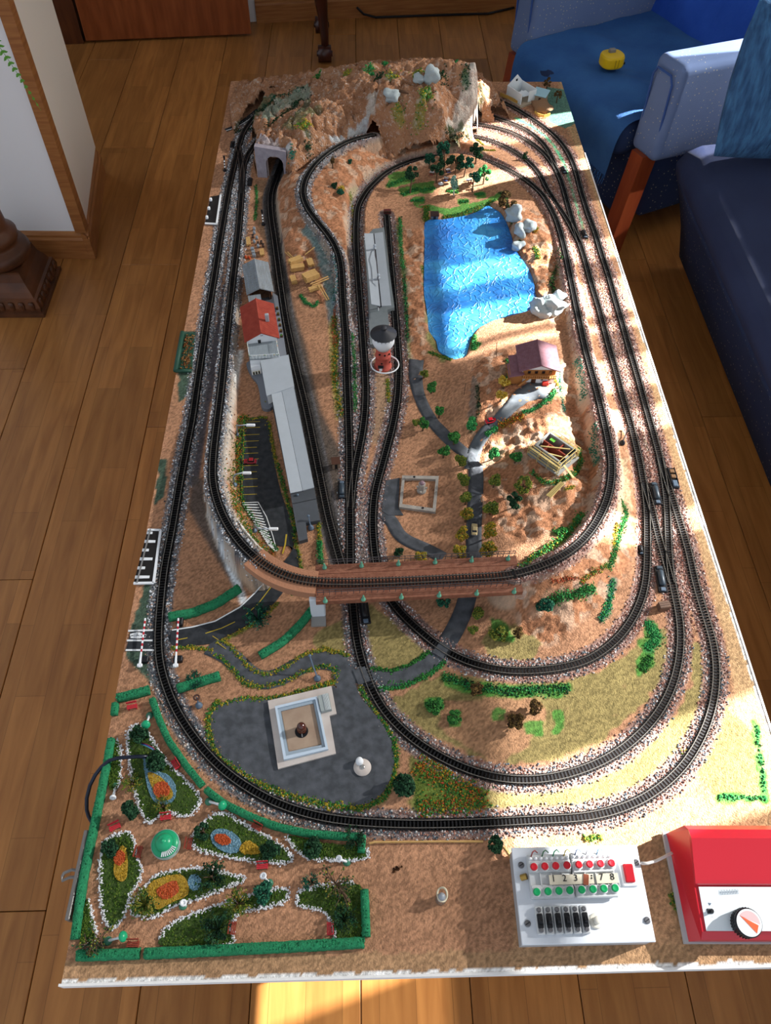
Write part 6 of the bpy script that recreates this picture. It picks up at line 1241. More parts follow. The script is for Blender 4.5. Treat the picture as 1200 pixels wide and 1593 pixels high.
def park_lamp(foot, head, hz, label, white=True, cap=True):
    a, b = HV(*foot), P(*head, hz); r = thing('park_lamp', label, 'lamp', a, 0, 'park lamps'); d = b-a
    MB().tube([(0,0,0), (0,0,.0008), d*.02+Vector((0,0,.0035))], [.0058,.0055,.0030], 12).build('base', M_GRD, r, True); R = d.to_track_quat('Z', 'Y').to_matrix()
    MB().tube([(0,0,.001), d*.5, d], [.0022,.0014,.0024], 8).build('post', M_WALLW if white else M_GRD, r, True)
    if cap: MB().lathe([(.0022,-.004),(.0064,-.001),(.0068,.0005),(.0058,.003),(.003,.0045),(.0004,.005)], d, 16, M=R).build('lamp_shade', M_GRC, r, True)
    else: MB().lathe([(.0024,-.003),(.0046,0),(.0046,.002),(.0024,.002),(.0020,.0005)], d, 14, M=R).build('socket_ring', M_WALLW, r, True)
park_lamp((233,1113), (227,1127), .020, 'green capped park lamp tilted over the shrub at the bed tip'); park_lamp((325,1247), (346,1253), .018, 'green capped park lamp toppled against the curved hedge'); park_lamp((180,1222), (176,1240), .006, 'white park lamp lying flat beside the outer hedge', True, False); park_lamp((168,1464), (191,1457), .012, 'green capped park lamp lying by the fallen conifer')
park_lamp((285,1409), (285.5,1405), .008, 'stump of a green park lamp at the edge of the orange square bed', False, False); park_lamp((419,1374), (410,1363), .020, 'capless park lamp behind the teal shrub of the plain bed', True, False); park_lamp((540,1341), (528,1336), .020, 'capless park lamp on the gravel of the wedge bed', True, False)
kp_ = HV(259,1315); ki = thing('garden_kiosk', 'round green domed garden kiosk with white fins in the park', 'kiosk', kp_)
MB().lathe([(.0195,0),(.0195,.002),(.0182,.003),(.0180,.006),(.0192,.007),(.0192,.009)], n=32).build('base', mat('clear_rim', '#9ab0a8', .3), ki, True); MB().lathe([(.0186,.009),(.0178,.0105),(.0155,.012),(.012,.0135)], n=32).build('lower_roof', M_GRC, ki, True)
MB().lathe([(.0122,.013),(.0116,.018),(.009,.0215),(.005,.0235),(.0022,.0242),(.0022,.027),(.0005,.028)], n=28).build('dome', M_GRC, ki, True)
for k in range(9):
    a = -PI*.52+.155*k; MB().box((.0150*math.cos(a), .0150*math.sin(a), .0140), (.0062,.0012,.0022), a).build('fin', M_WALLW, ki)
# pavilion base on the plaza
PV = lambda L_, z: [P(400+a/5, 1040+b/5, z) for a, b in L_]
q = PV([(85,255),(580,140),(620,355),(565,370),(615,665),(165,785)], .003); c = sum(q, Vector())/6
pvn = thing('pavilion_base', 'square white plinth on the plaza with a raised rim around a brown bulb', 'plinth', (c.x, c.y, Z0+.0015)); M_PLN = mat('grubby_white_card', '#c9c0b8', .85, c2='#b8aca4', vscale=30)
MB().prism([p-c for p in q], 0, .004).build('base_plate', M_PLN, pvn)
q2 = [p-c for p in PV([(140,300),(468,222),(555,632),(210,715)], .008)]; q3 = [p-c for p in PV([(185,332),(440,270),(505,595),(245,650)], .008)]; M_RIM = mat('bluish_white_rim', '#bccbd8', .6)
for i in range(4):
    j = (i+1) % 4; h0, h1 = q2[i].lerp(q3[i], .45), q2[j].lerp(q3[j], .45); MB().prism([q2[i], q2[j], h1, h0], .004, .0100).build('rim', M_RIM, pvn); MB().prism([h0, h1, q3[j], q3[i]], .004, .0072).build('inner_ledge', mat('grey_blue_rim', '#97a5b0', .6), pvn)
MB().prism([p-c for p in PV([(190,335),(437,273),(500,592),(248,646)], .005)], .004, .0050).build('inner_floor', mat('stained_card', '#a9937e', .9, c2='#967f6c', vscale=40), pvn)
k_ = PV([(350,480)], .006)[0]-c; MB().lathe([(.0100,.0048),(.0100,.0056)], (k_.x-.0005,k_.y-.002,0), 20).build('hole', M_BLK, pvn); MB().lathe([(.0072,.005),(.0072,.012),(.0066,.0125),(.0068,.014),(.0070,.018),(.0060,.0225),(.0035,.0255),(.0006,.0265)], (k_.x,k_.y,0), 20).build('bulb', mat('brown_glass_bulb', '#4a1f12', .12, spec=.7), pvn, True); MB().tube([(k_.x+.001,k_.y-.011,.006),(k_.x,k_.y-.005,.008)], .001, 5).build('wire', mat('steel', '#b0b0ae', .3, .9), pvn)
q4 = [p-c for p in PV([(472,215),(555,192),(582,318),(498,335)], .012)]; MB().prism(q4, .004, .0115).build('stair_block', mat('grey_green_card', '#98a09e', .7), pvn)
for k in range(7):
    a = q4[1].lerp(q4[0], .08+.075*k); b = q4[2].lerp(q4[3], .08+.075*k); MB().slab([a+Vector((0,0,.012-a.z+0*k)), b+Vector((0,0,.012-b.z)), b.lerp(q4[3],.03)+Vector((0,0,.0125-b.z)), a.lerp(q4[0],.03)+Vector((0,0,.0125-a.z))], .0008).build('step', mat('pale_step', '#c3c9c8', .7), pvn)
dsk = thing('lamp_disc', 'pale round disc with a small white knob lying on the plaza', 'disc', P(564,1194,.0018))
MB().lathe([(.0032,0),(.0128,0),(.0130,.001),(.0124,.0022),(.0034,.0022)], n=32).build('plate', M_PLN, dsk, True); MB().lathe([(.0036,.0005),(.0036,.0030),(.0022,.0032)], n=16).build('socket', mat('steel'), dsk, True); MB().lathe([(.0056,.0022),(.0058,.005),(.0050,.010),(.0028,.0115),(.0006,.0118)], (-.0040,.0075,0), 18).build('knob', M_WALLW, dsk, True)
# ------------------------------------------------------------------ lamps, signals, barriers
M_CHR = mat('grey_painted_metal', '#8f99a3', .4, .3); M_BLU = mat('blue_grey_metal', '#5f6f80', .45, .2)
def street_lamp(base, knee, h0, h1, hz, label):
    a, k, b, e_ = HV(*base), P(*knee, hz), P(*h0, hz), P(*h1, hz); r = thing('street_lamp', label, 'lamp', a); o = a
    MB().lathe([(.0052,0),(.0048,.003),(.0022,.004),(.0016,.007)], n=12).build('base', M_BLU, r, True)
    kk = k-o; MB().tube([(0,0,.004), Vector((kk.x*.15,kk.y*.15,kk.z*.55)), Vector((kk.x*.35,kk.y*.35,kk.z*.88)), kk, (b-o)], .0013, 6).build('pole', M_CHR, r, True)
    d = (e_-b); MB().bbox((b+e_)/2-o, (d.length, .0055, .0035), .0012, math.atan2(d.y,d.x)).build('lamp_head', M_WALLW, r)
street_lamp((370,677), (372,662), (383,661), (397,661), .036, 'curved arm street lamp at the top of the car park'); street_lamp((365,755), (366,738), (377,735.5), (391,735.5), .036, 'curved arm street lamp beside the parked red car'); street_lamp((396,826), (402,823), (418,822.5), (433,822.5), .034, 'curved arm street lamp over the white hatched parking area')
def post_lamp(base, top, h, label, ring=None, mt=None):
    a, b = HV(*base), P(*top, h); r = thing('lamp_post', label, 'lamp post', a); d = b-a; mt = mt or M_BLU
    MB().lathe([(.0056,0),(.0054,.003),(.0044,.0035),(.0042,.006),(.0022,.007),(.0018,.009)], n=14).build('base', mt, r, True); MB().tube([(0,0,.008), d*.5, d], .0012, 6).build('post', mt, r)
    if ring: MB().tube([d+Vector((.004*math.cos(2*PI*k/14), .004*math.sin(2*PI*k/14), 0)) for k in range(14)], .0015, 6, close=True).build('lamp_ring', mat('rust_metal', '#4a3028', .6), r, True)
    else: MB().lathe([(.0016,-.002),(.0026,0),(.0022,.002)], d, 10).build('lamp_socket', mt, r, True)
post_lamp((494,1056), (482,1020), .030, 'leaning grey lamp post on the sand above the white plinth'); post_lamp((310,1098), (306,1085), .016, 'short lamp post with a brown ring near the outer track', True); post_lamp((484,822), (480,803), .018, 'grey lamp post at the notch of the station platform'); post_lamp((968,690), (979,664), .030, 'black lamp post leaning on the slope by the window side tracks', None, M_BLK)
post_lamp((463,773), (463,770), .011, 'short round lamp stub on the dark end of the station platform')
M_BK, M_WH, M_RD = M_BLK, M_WALLW, mat('barrier_red', '#b02430', .5)
def signal(base, top, h, label):
    a, b = HV(*base), P(*top, h); r = thing('railway_signal', label, 'signal', a); d = b-a; MB().lathe([(.0045,0),(.0045,.004),(.002,.006)], n=10).build('base', M_BK, r, True)
    for k in range(7):
        p0, p1 = d*(.12+.088*k), d*(.12+.088*(k+1)); MB().tube([p0, p1], .0017, 6).build('mast_band', M_WH if k % 2 else M_BK, r)
    MB().bbox(d*.86, (.0048,.0030,d.length*.24), .001).build('signal_head', M_BK, r); MB().tube([d*.92+Vector((0,-.0014,0)), d*.92+Vector((0,-.0022,0))], .001, 8).build('lens', M_WH, r)
signal((350,266), (348.5,241), .032, 'black and white banded signal at the outer edge near the dark edge plate'); signal((410,350), (407,325), .032, 'black and white banded signal between station track and green strip')
def barrier(p_tip, p_end, box, label):
    a, b = P(*p_tip, .010), P(*p_end, .008); c = P(*box, 0); r = thing('level_crossing_barrier', label, 'barrier', c); d = b-a
    for k in range(13):
        p0, p1 = a+d*(k*.058)-c, a+d*((k+1)*.058)-c; MB().tube([p0, p1], .0015, 6).build('boom_stripe', M_RD if k % 2 else M_WH, r)
    MB().tube([a+d*.754-c, b-c], [.0016,.0022], 6).build('boom_tail', M_WH, r); MB().bbox(b-c-d*.04, (.005,.008,.004), .0008, math.atan2(d.y,d.x)).build('counterweight', M_WH, r)
    MB().bbox((.004,0,.004), (.014,.010,.008), .001).build('drive_box', M_BK, r)
barrier((226,962), (217,1038), (221,1028), 'red and white crossing barrier nearest the board edge'); barrier((277.5,962), (273,1038), (274,1027), 'red and white crossing barrier between outer track and street')
bx_ = thing('relay_box', 'small black relay box beside the street end of the long hedge', 'box', HV(281,969)); MB().bbox((0,0,.004), (.010,.014,.008), .001).build('housing', M_BK, bx_); MB().bbox((0,0,.0085), (.008,.011,.001), .0004).build('lid', M_BK, bx_)
# point motors
def motor(px, py, ln, wd, d2, label, openf=False, green=None):
    a = HV(px, py); b = HV(px+d2[0], py+d2[1]); r = thing('point_motor', label, 'point motor', a, math.atan2((b-a).y, (b-a).x)); M_C = M_BK if green is None else green
    MB().bbox((0,0,.002), (ln,wd,.004), .001).build('base', M_BK, r)
    if openf:
        for x in (-ln*.3, -.002): MB().bbox((x,0,.0052), (ln*.18,wd*.6,.004), .001).build('coil', mat('copper_coil', '#7a5a3c', .5), r)
        for y in (-1, 1): MB().box((-ln*.1, y*wd*.42, .0052), (ln*.8,.001,.003)).build('side_rib', M_BK, r)
        MB().bbox((ln*.3,0,.0052), (ln*.3,wd*.6,.003), .001).build('armature', M_BLU, r)
    else:
        MB().tube([(-ln*.30,0,.0042),(-ln*.26,0,.0052),(ln*.22,0,.0052),(ln*.26,0,.0042)], [wd*.2,wd*.32,wd*.32,wd*.2], 10).build('cover', M_C, r, True); MB().bbox((-ln*.42,0,.0050), (ln*.12,wd*.6,.003), .0008).build('end_block', M_C, r); MB().bbox((ln*.40,0,.0045), (ln*.14,wd*.5,.002), .0008).build('lever_slot', M_BLU, r)
M_GRM = mat('slate_metal', '#3a4650', .4)
motor(362,226,.030,.012,(2,-14),'black point motor beside the outer track near the little road'); motor(389,284,.034,.012,(2,-16),'black point motor in front of the tunnel portal'); motor(877,266,.030,.014,(6,14),'black point motor beside the two joining tunnel tracks'); motor(909,366,.030,.014,(6,16),'black point motor where the inner track joins near the window edge')
motor(1020,769,.050,.016,(7,30),'slate covered point motor between the two main lines at the crossover',False,M_GRM); motor(1047,745,.048,.015,(9,32),'open point motor with its coil showing at the window edge',True); motor(1028,902,.052,.016,(6,32),'slate covered point motor above the little brown crate',False,M_GRM); motor(532,763,.040,.015,(0,-20),'black point motor in the dark yard beside the junction',False,M_GRM); motor(567,951,.050,.016,(3,20),'black point motor in the shade under the bridge edge')
motor(996,857,.018,.010,(2,10),'small grey point lever beside the inner main line')
def hut(px, py, lx, ly, h, rz, label, m1, m2, name='track_hut'):
    r = thing(name, label, 'hut', HV(px, py), rz); MB().box((0,0,h/2), (lx,ly,h)).build('wall', m1, r); MB().slab([Vector((-lx*.6,-ly*.6,h*1.0)),Vector((lx*.6,-ly*.6,h*1.0)),Vector((lx*.6,ly*.6,h*1.25)),Vector((-lx*.6,ly*.6,h*1.25))], .0016).build('roof', m2, r); MB().box((0,-ly/2-.0004,h*.45), (lx*.35,.001,h*.7)).build('door', M_WIN, r)
hut(523,726,.014,.012,.016,.1,'small brown roofed hut beside the dark yard track',mat('tan_wall','#8a7460',.8),M_BRWN); hut(676,341,.018,.014,.013,0,'brown boat hut at the pond corner near the green bank',mat('grey_boards','#6a7078',.8),mat('dark_brown_roof','#3f2c28',.7),'boat_hut')
cr = thing('wooden_crate', 'little brown wooden crate below the slate point motor', 'crate', HV(1031,946), .15); MB().bbox((0,0,.0065), (.018,.013,.013), .0006).build('body', mat('crate_wood','#5c463a',.7,c2='#6f5646',vscale=60,wood=(1,9,1)), cr)
for y in (-.004,0,.004): MB().box((0,y,.0133), (.0182,.0034,.0010)).build('lid_board', mat('crate_wood'), cr)
for px, py, col_, lb in [(603,332,'#5a2a24','dark red buffer stop at the end of the platform side track')]:
    b_ = thing('buffer_stop', lb, 'buffer stop', HV(px, py)); MB().bbox((0,0,.006), (.018,.008,.010), .001).build('block', mat('buffer_red',col_,.6), b_); MB().box((0,-.005,.008), (.016,.003,.003)).build('beam', M_BRWN, b_)
    for x in (-.005,.005): MB().tube([(x,-.006,.008),(x,-.009,.008)], .0014, 8).build('buffer', M_BK, b_)
for px, py, tx, ty, lb in [(773,556,773,533,'thin bare pole on the hill between pond and chalet'), (722,614,725,596,'thin bare pole at the foot of the rock face below the pond')]:
    a = HV(px, py); b = P(tx, ty, a.z-Z0+.034); tag(MB().tube([a, b], .0007, 5).build('thin_pole', M_TRUNK), lb, 'pole')
# ------------------------------------------------------------------ cars
def car(px, py, to, label, colr, roof=None):
    a, b = HV(px, py, .0012), HV(*to); r = thing('toy_car', label, 'car', a, math.atan2((b-a).y, (b-a).x)); M_B = mat('car_'+colr, colr, .3); l, w = .025, .0105
    MB().bbox((0,0,.0040), (l,w,.0042), .0018).build('body', M_B, r)
    cb_ = MB(); lo = [(-.008,-.0044),(.005,-.0044),(.005,.0044),(-.008,.0044)]; up = [(-.0058,-.0036),(.002,-.0036),(.002,.0036),(-.0058,.0036)]; cb_.add([(x,y,.0060) for x,y in lo]+[(x,y,.0092) for x,y in up], [(0,1,5,4),(1,2,6,5),(2,3,7,6),(3,0,4,7)]); cb_.build('windows', M_WIN, r); MB().bbox((-.0019,0,.0094), (.0082,.0076,.0009), .0004).build('roof', mat('car_'+(roof or colr), roof or colr, .3), r)
    for x in (-.0075,.0075):
        for y in (-.0050,.0050): MB().tube([(x,y-.0008,.0020),(x,y+.0008,.0020)], .0020, 10).build('wheel', M_BK, r)
    for x in (-.0123,.0123): MB().box((x,0,.0032), (.0010,.0100,.0014)).build('bumper', M_CHR, r)
car(390,720,(380,720),'red toy car parked across the yellow bay lines','#8f2028'); car(764,657,(777,649),'bright red toy car driving up to the chalet','#c8202c'); car(738,826,(738,800),'cream toy car on the straight road behind the bridge','#cdb98a')
# ------------------------------------------------------------------ timber yard and goods by the shed
M_LUM = mat('pale_lumber', '#c9a266', .75, c2='#b88f54', vscale=120, wood=(1,6,1))
def stack(px, py, to, ln, nw, nh, bw, label, jitter=.0, gap=1):
    a, b = HV(px, py), HV(*to); r = thing('lumber_stack', label, 'lumber', a, math.atan2((b-a).y, (b-a).x)); me = MB().box((0,0,0), (ln,bw*.9,.0022)).mesh('board', M_LUM)
    for x in (-ln*.3, ln*.3): MB().box((x,0,.001), (.002,nw*bw,.002)).build('bearer', M_LUM, r)
    for k in range(nh):
        for i in range(nw): part(me, 'board', r, (random.uniform(-1,1)*.0015, (i-(nw-1)/2)*bw, .0033+.0025*k), random.uniform(-.01,.01))
stack(460,409,(478,403),.032,3,4,.0048,'lumber stack nearest the rock wall in the timber yard'); stack(463,420,(481,416),.031,3,4,.0052,'second lumber stack from the rock wall in the timber yard'); stack(483,411,(487,424),.026,6,2,.0024,'stack of narrow battens beside the rock wall in the timber yard'); stack(457,438,(462,452),.028,5,2,.0026,'row of thin poles at the track side of the timber yard'); stack(484,434,(503,429),.034,4,5,.0056,'largest lumber stack in the middle of the timber yard'); stack(490,452,(505,448),.030,2,3,.0048,'low lumber pile under the crossed poles')
for (x0,y0,x1,y1,z1), lb in [((444,396,455,405,.004),'loose pole by the inner track at the timber yard corner'), ((448,396,457,404,.004),'second loose pole lying along the timber yard corner pole'), ((475,400,490,392,.012),'loose pole leaning against the rock at the yard top'), ((483,448,511,436,.010),'upper crossed pole over the low lumber pile'), ((486,450,512,439,.010),'lower crossed pole over the low lumber pile'), ((495,450,509,469,.003),'inner of two poles pointing away from the low lumber pile'), ((499,449,512,468,.003),'outer of two poles pointing away from the low lumber pile')]:
    a, b = HV(x0,y0,.010 if y0 > 440 else .006), HV(x1,y1,z1); tag(MB().tube([a, b], .0014, 5).build('loose_pole', M_LUM), lb, 'pole')
stack(387,378,(386,368),.030,4,2,.0026,'thin yellow battens lying beside the outer tracks behind the shed'); stack(408,395,(407,386),.024,4,2,.0026,'thin yellow battens lying right behind the corrugated shed')
M_BRL = mat('barrel_wood', '#5f4638', .7); M_BRL2 = mat('grey_barrel', '#8a9298', .6)
for i, (x, y, gm, lb) in enumerate([(396,358,1,'grey barrel furthest from the shed in the goods heap'), (396,364,1,'second grey barrel from the far end of the goods heap'), (394,370,0,'brown barrel at the front of the goods heap'), (400,372,1,'pale grey barrel in the middle of the goods heap'), (396,378,1,'grey barrel beside the thin battens'), (402,381,0,'brown barrel between two grey ones in the goods heap'), (407,379,0,'brown barrel at the tunnel track side of the goods heap'), (410,384,0,'dark barrel nearest the tunnel track'), (402,385,1,'grey barrel nearest the stacked battens')]):
    r = thing('barrel', lb, 'barrel', HV(x, y), 0, 'barrels behind the goods shed'); MB().lathe([(.0028,0),(.0034,.003),(.0034,.005),(.0028,.008)], n=12).build('body', M_BRL2 if gm else M_BRL, r, True); MB().lathe([(.0026,.0079),(.0026,.0083)], n=12).build('lid', M_BK if gm == 0 else M_CHR, r)
for k, lb in enumerate(['grey crate furthest along the row behind the shed', 'middle grey crate of the row behind the shed', 'grey crate touching the shed roof end']):
    r = thing('goods_crate', lb, 'crate', HV(393+k*1.3, 389+k*5), .1, 'crates behind the goods shed'); MB().bbox((0,0,.0035), (.008,.008,.007), .0008).build('body', M_BRL2, r); MB().box((0,0,.0072), (.0082,.0016,.0006)).build('strap', M_CHR, r)
sk = thing('red_sacks', 'heap of small orange red sacks next to the shed corner', 'sacks', HV(386,402)); mb = MB()
for k in range(7): bm2 = MB().gem((random.uniform(-.006,.006), random.uniform(-.005,.005), .0025), .0036, lin('#b8502f')); bm2.build('sack', M_FLK, sk, True)
# ------------------------------------------------------------------ picnic tables, fountain square, edge plates, trough
for i, (x, y, lb) in enumerate([(672,272,'picnic table closest to the leaning outer tree'), (694,281,'picnic table with blue benches in front of the tallest tree'), (697,268,'picnic table at the back of the picnic place'), (731,284,'picnic table under the teal tree nearest the pond corner')]):
    r = thing('picnic_table', lb, 'table', HV(x, y), random.random()*3, 'picnic tables'); MB().bbox((0,0,.0075), (.012,.007,.0012), .0004).build('table_top', mat('pale_table', '#b8b4b4', .6), r)
    for sx in (-.004,.004): MB().box((sx,0,.0036), (.001,.004,.0072)).build('leg', M_BRWN, r)
    for sy in (-.008,.008): MB().bbox((0,sy,.0040), (.011,.0034,.0010), .0003).build('seat', mat('toy_blue', '#3a5a9c', .5) if (i+(sy > 0)) % 2 == 0 else mat('toy_red', '#8f3a34', .5), r)
pu = thing('sunshade', 'tiny white sunshade lying between bush and picnic table', 'sunshade', HV(686,287)); MB().lathe([(.0075,.002),(.004,.0045),(.0005,.006)], n=10).build('shade', M_WALLW, pu); MB().tube([(0,0,0),(0,0,.006)], .0006, 5).build('pole', M_BRWN, pu)
SQ = [(626,740),(683,741),(678,797),(621,789)]; SQi = [(630,744.5),(678,746),(673.5,791),(626,784.5)]
q0 = [P(x,y,.005) for x,y in SQ]; q1 = [P(x,y,.005) for x,y in SQi]; c = sum(q0, Vector())/4; c.z = Z0; sqt = thing('square_wall', 'low grey stone wall enclosing a sandy square with a fountain', 'wall', c); M_STN = mat('grey_stone', '#a39c92', .85, c2='#8c867e', vscale=60, bump=.4, bscale=300)
for i in range(4): j = (i+1) % 4; MB().prism([q0[i]-c, q0[j]-c, q1[j]-c, q1[i]-c], -.0005, .006).build('wall_side', M_STN, sqt)
MB().bbox((q1[0]-c)+Vector((.006,-.001,.0005)), (.012,.004,.007), .0006).build('gate_stone', M_STN, sqt)
for v in ((q0[0]+q0[1])/2-c-Vector((.012,.003,0)), (q0[2]+q0[3])/2-c+Vector((.010,.003,0))): MB().lathe([(.0022,.006),(.0022,.0066)], (v.x,v.y,0), 10).build('plug_hole', M_BK, sqt)
fo_ = thing('fountain', 'grey stone fountain column with a brown knob inside the walled square', 'fountain', HV(656,764)); MB().lathe([(.0085,0),(.0088,.003),(.0066,.004),(.0055,.008),(.0062,.011),(.0055,.013),(.0062,.016),(.0066,.022),(.0055,.0235)], n=18).build('column', mat('grey_stone'), fo_, True); MB().lathe([(.0050,.0235),(.0046,.026),(.0012,.0275)], n=14).build('knob', mat('mauve_cap','#8a7078',.4), fo_, True)
for a in (2.6, .2, 4.4): MB().tube([(.005*math.cos(a),.005*math.sin(a),.008),(.010*math.cos(a),.010*math.sin(a),.007)], [.0016,.0024], 8).build('spout', mat('grey_stone'), fo_)
for pts, nt, lb in [([(328,306),(343.5,303.5),(337,348.5),(319,347.5)], [(331,309),(327.5,322),(323,343)], 'black notched edge plate with white marks near the signal'), ([(230,824.5),(250,825),(239,907),(208,907.5)], [], 'black edge plate with white rungs and border near the level crossing')]:
    q = [P(x,y,.004) for x,y in pts]; c = sum(q, Vector())/4; c.z = Z0; r = thing('edge_plate', lb, 'plate', c); q = [p-c for p in q]; MB().prism(q, -.0005, .0045).build('plate', mat('plate_black','#1d1a19',.5), r)
    n_ = 3 if nt else 6
    for k in range(n_):
        f = (k+.5)/n_ if nt else (k+.35)/n_; a = q[0].lerp(q[3], f); b = q[1].lerp(q[2], f); w_ = (q[3]-q[0]).normalized()
        if nt:
            MB().bbox(a+Vector((.003,0,.0046)), (.006,.008,.006), .001).build('white_lug', M_WALLW, r)
            for g_ in (.45,.8): p = a.lerp(b, g_); MB().lathe([(.0016,.0045),(.0016,.005)], (p.x,p.y+.006*(g_>.5),0), 8).build('hole', M_BK, r)
        else: 
            e2 = .75 if k % 2 else .42; MB().slab([a+Vector((0,.003,.0050-a.z)), a.lerp(b,e2)+Vector((0,.0025,.0050-b.z)), a.lerp(b,e2)-Vector((0,.0025,b.z-.0050)), a-Vector((0,.003,a.z-.0050))], .0008).build('white_rung', M_WALLW, r)
    if not nt:
        MB().tube([q[0].lerp(q[1],.22)+Vector((0,0,.006-q[0].z)), q[3].lerp(q[2],.18)+Vector((0,0,.006-q[0].z))], .0014, 6).build('rod', mat('steel'), r)
    for i, j in ((1,2),(2,3)) if nt else ((1,2),(2,3),(0,1)):
        d = (q[j]-q[i]); p = (q[i]+q[j])/2; MB().box((p.x,p.y,.0040), (d.length,.004,.003), math.atan2(d.y,d.x)).build('white_border', M_WALLW, r)
tq = [P(x,y,.005) for x,y in [(284,517),(303,516),(298,577),(273,577)]]; c = sum(tq, Vector())/4; c.z = Z0; tr_ = thing('green_trough', 'dark green painted trough with brown moss at the outer board edge', 'trough', c); M_TRG = mat('dark_green_paint', '#23493a', .6)
MB().prism([p-c for p in tq], -.0005, .0020).build('floor_plate', M_TRG, tr_)
for a, b, rr in ((tq[0],tq[3],.0048),(tq[3],tq[2],.0034)): a, b = a-c, b-c; MB().tube([a+Vector((0,0,.0)), b+Vector((0,0,.0))], rr, 10).build('rail', M_TRG, tr_, True)
mb = MB()
for _ in range(160): f, g_ = random.random()*.9+.05, random.uniform(.25,.95); p = tq[0].lerp(tq[3],f).lerp(tq[1].lerp(tq[2],f), g_)-c; mb.gem((p.x,p.y,.003), random.uniform(.0015,.003), lin(random.choice(['#5f3a22','#7a4c2c','#3f4a2c','#8a6a44'])))
mb.build('moss', M_FLK, tr_, kind='stuff')
# metal strip and clip at the park edge, cable loop, coloured wires, straw stick, bulb holder
M_STL = mat('dull_steel', '#7a7672', .45, .5)
a, b = P(140,1292,.006), P(110,1432,.006); d = b-a; tag(MB().bbox((a+b)/2-Vector((.004,0,.004)), (d.length,.006,.016), .001, math.atan2(d.y,d.x)).build('metal_strip', M_STL), 'grey metal strip screwed along the park edge of the board', 'strip')
cl_ = thing('spring_clip', 'small bent steel clip sticking out from the park edge of the board', 'clip', P(122,1358,0)); o = cl_.location
MB().tube([P(128,1355,.002)-o, P(112,1353,.002)-o, P(100,1358,.0)-o, P(97,1364,-.002)-o], .0022, 6).build('upper_arm', M_STL, cl_); MB().tube([P(122,1364,.0)-o, P(108,1365,-.001)-o, P(97,1370,-.002)-o, P(97,1364,-.002)-o], .0022, 6).build('lower_arm', M_STL, cl_)
cp = [(230,1177,.014),(215,1177,.016),(200,1178,.016),(184,1179,.016),(170,1183,.014),(158,1193,.010),(148,1206,.006),(140,1222,.0),(135,1242,-.006),(135,1260,-.012),(138,1270,-.014),(143,1279,-.012)]
tag(MB().tube([P(*p) for p in cp], .0028, 8).build('cable_loop', mat('dark_blue_cable', '#161c2c', .3), None, True), 'dark blue cable looping from the park bed over the board edge', 'cable')
for i, (c_, lb) in enumerate([('#4f8a9c','teal wire curving over the large park bed'), ('#2a3f8c','blue wire curving over the large park bed'), ('#8c2a3a','red wire curving over the large park bed')]):
    tag(MB().tube([P(219+i,1158-i*1.2,.006), P(226+i,1160-i,.014), P(236+i,1165-i,.014), P(244+i,1172-i*.6,.006)], .0008, 5).build('thin_wire', mat('wire_'+c_, c_, .4), None, True), lb, 'wire')
tag(MB().tube([P(575,1312,.004), P(583,1310,.004), P(680,1309,.003), P(752,1309,.003)], .0016, 5).build('straw_stick', M_LUM), 'thin straw coloured stick edging the brown ground by the outer track', 'stick')
tag(MB().tube([P(784,1318,.004), P(790,1326,.006), P(796,1336,.004)], .0022, 6).build('twig', M_LUM), 'short pale twig leaning on the white control box corner', 'twig')
bh = thing('bulb_holder', 'small bulb in a wire loop holder on the bare brown ground', 'bulb holder', P(686,1399,0)); MB().lathe([(.0075,0),(.0070,.002),(.0060,.003),(.0062,.012),(.0055,.013)], n=18).build('socket', mat('steel'), bh, True); MB().lathe([(.0052,.012),(.0056,.016),(.0048,.020),(.0022,.0225),(.0004,.023)], n=18).build('glass', mat('grey_glass', '#8f949a', .1, spec=.8), bh, True)
MB().tube([(.0065*math.cos(t_)+.001, .003+.0085*math.sin(t_), .016+.002*math.sin(t_*2)) for t_ in [2*PI*k/16 for k in range(16)]], .0014, 6, close=True).build('wire_loop', mat('cream_wire', '#cfc4a8', .5), bh, True)
hl = MB()
for k in range(16): a = random.random()*6.3; r_ = random.random()*.007; hl.gem((P(620,1353).x+r_*math.cos(a)*1.2, P(620,1353).y+r_*math.sin(a), Z0+.0005), random.uniform(.0012,.0026), lin(random.choice(['#2a1a12','#3f2818'])))
tag(hl.build('chipped_hole', M_FLK), 'dark chipped hole in the brown ground beside the park', 'hole')
# ------------------------------------------------------------------ control box with buttons
PH = .036; pq_ = [P(x,y,PH) for x,y in [(799,1318),(991,1315),(1021,1465),(809,1471)]]; c = sum(pq_, Vector())/4
u_ = ((pq_[1]-pq_[0])+(pq_[2]-pq_[3])).normalized(); ctl = thing('control_box', 'white control box with red and green push buttons', 'control box', (c.x, c.y, Z0), math.atan2(u_.y, u_.x)); Rm = Matrix.Rotation(-math.atan2(u_.y, u_.x), 3, 'Z')
def LP(px, py, z=PH):
    v = Rm @ (P(px, py, z)-Vector((c.x, c.y, Z0))); return v
qq = [LP(x,y) for x,y in [(799,1318),(991,1315),(1021,1465),(809,1471)]]; w_ = abs((qq[1]-qq[0]).x+(qq[2]-qq[3]).x)/2; h_ = abs((qq[0]-qq[3]).y+(qq[1]-qq[2]).y)/2
M_CTL = mat('white_sheet_metal', '#d2d7dd', .35); M_CTS = mat('grey_side', '#b0b2b4', .5); M_BTN = mat('button_block', '#c4c6c6', .5); M_RBT = mat('red_button', '#c0202c', .35); M_GBT = mat('green_button', '#159a5a', .35); M_SCR = mat('screw_steel', '#77777a', .4, .7)
MB().box((0,0,(PH-.0015)/2), (w_-.004,h_-.004,PH-.0015)).build('case', M_CTS, ctl); MB().bbox((0,0,PH-.0008), (w_,h_,.0016), .0008).build('top_plate', M_CTL, ctl)
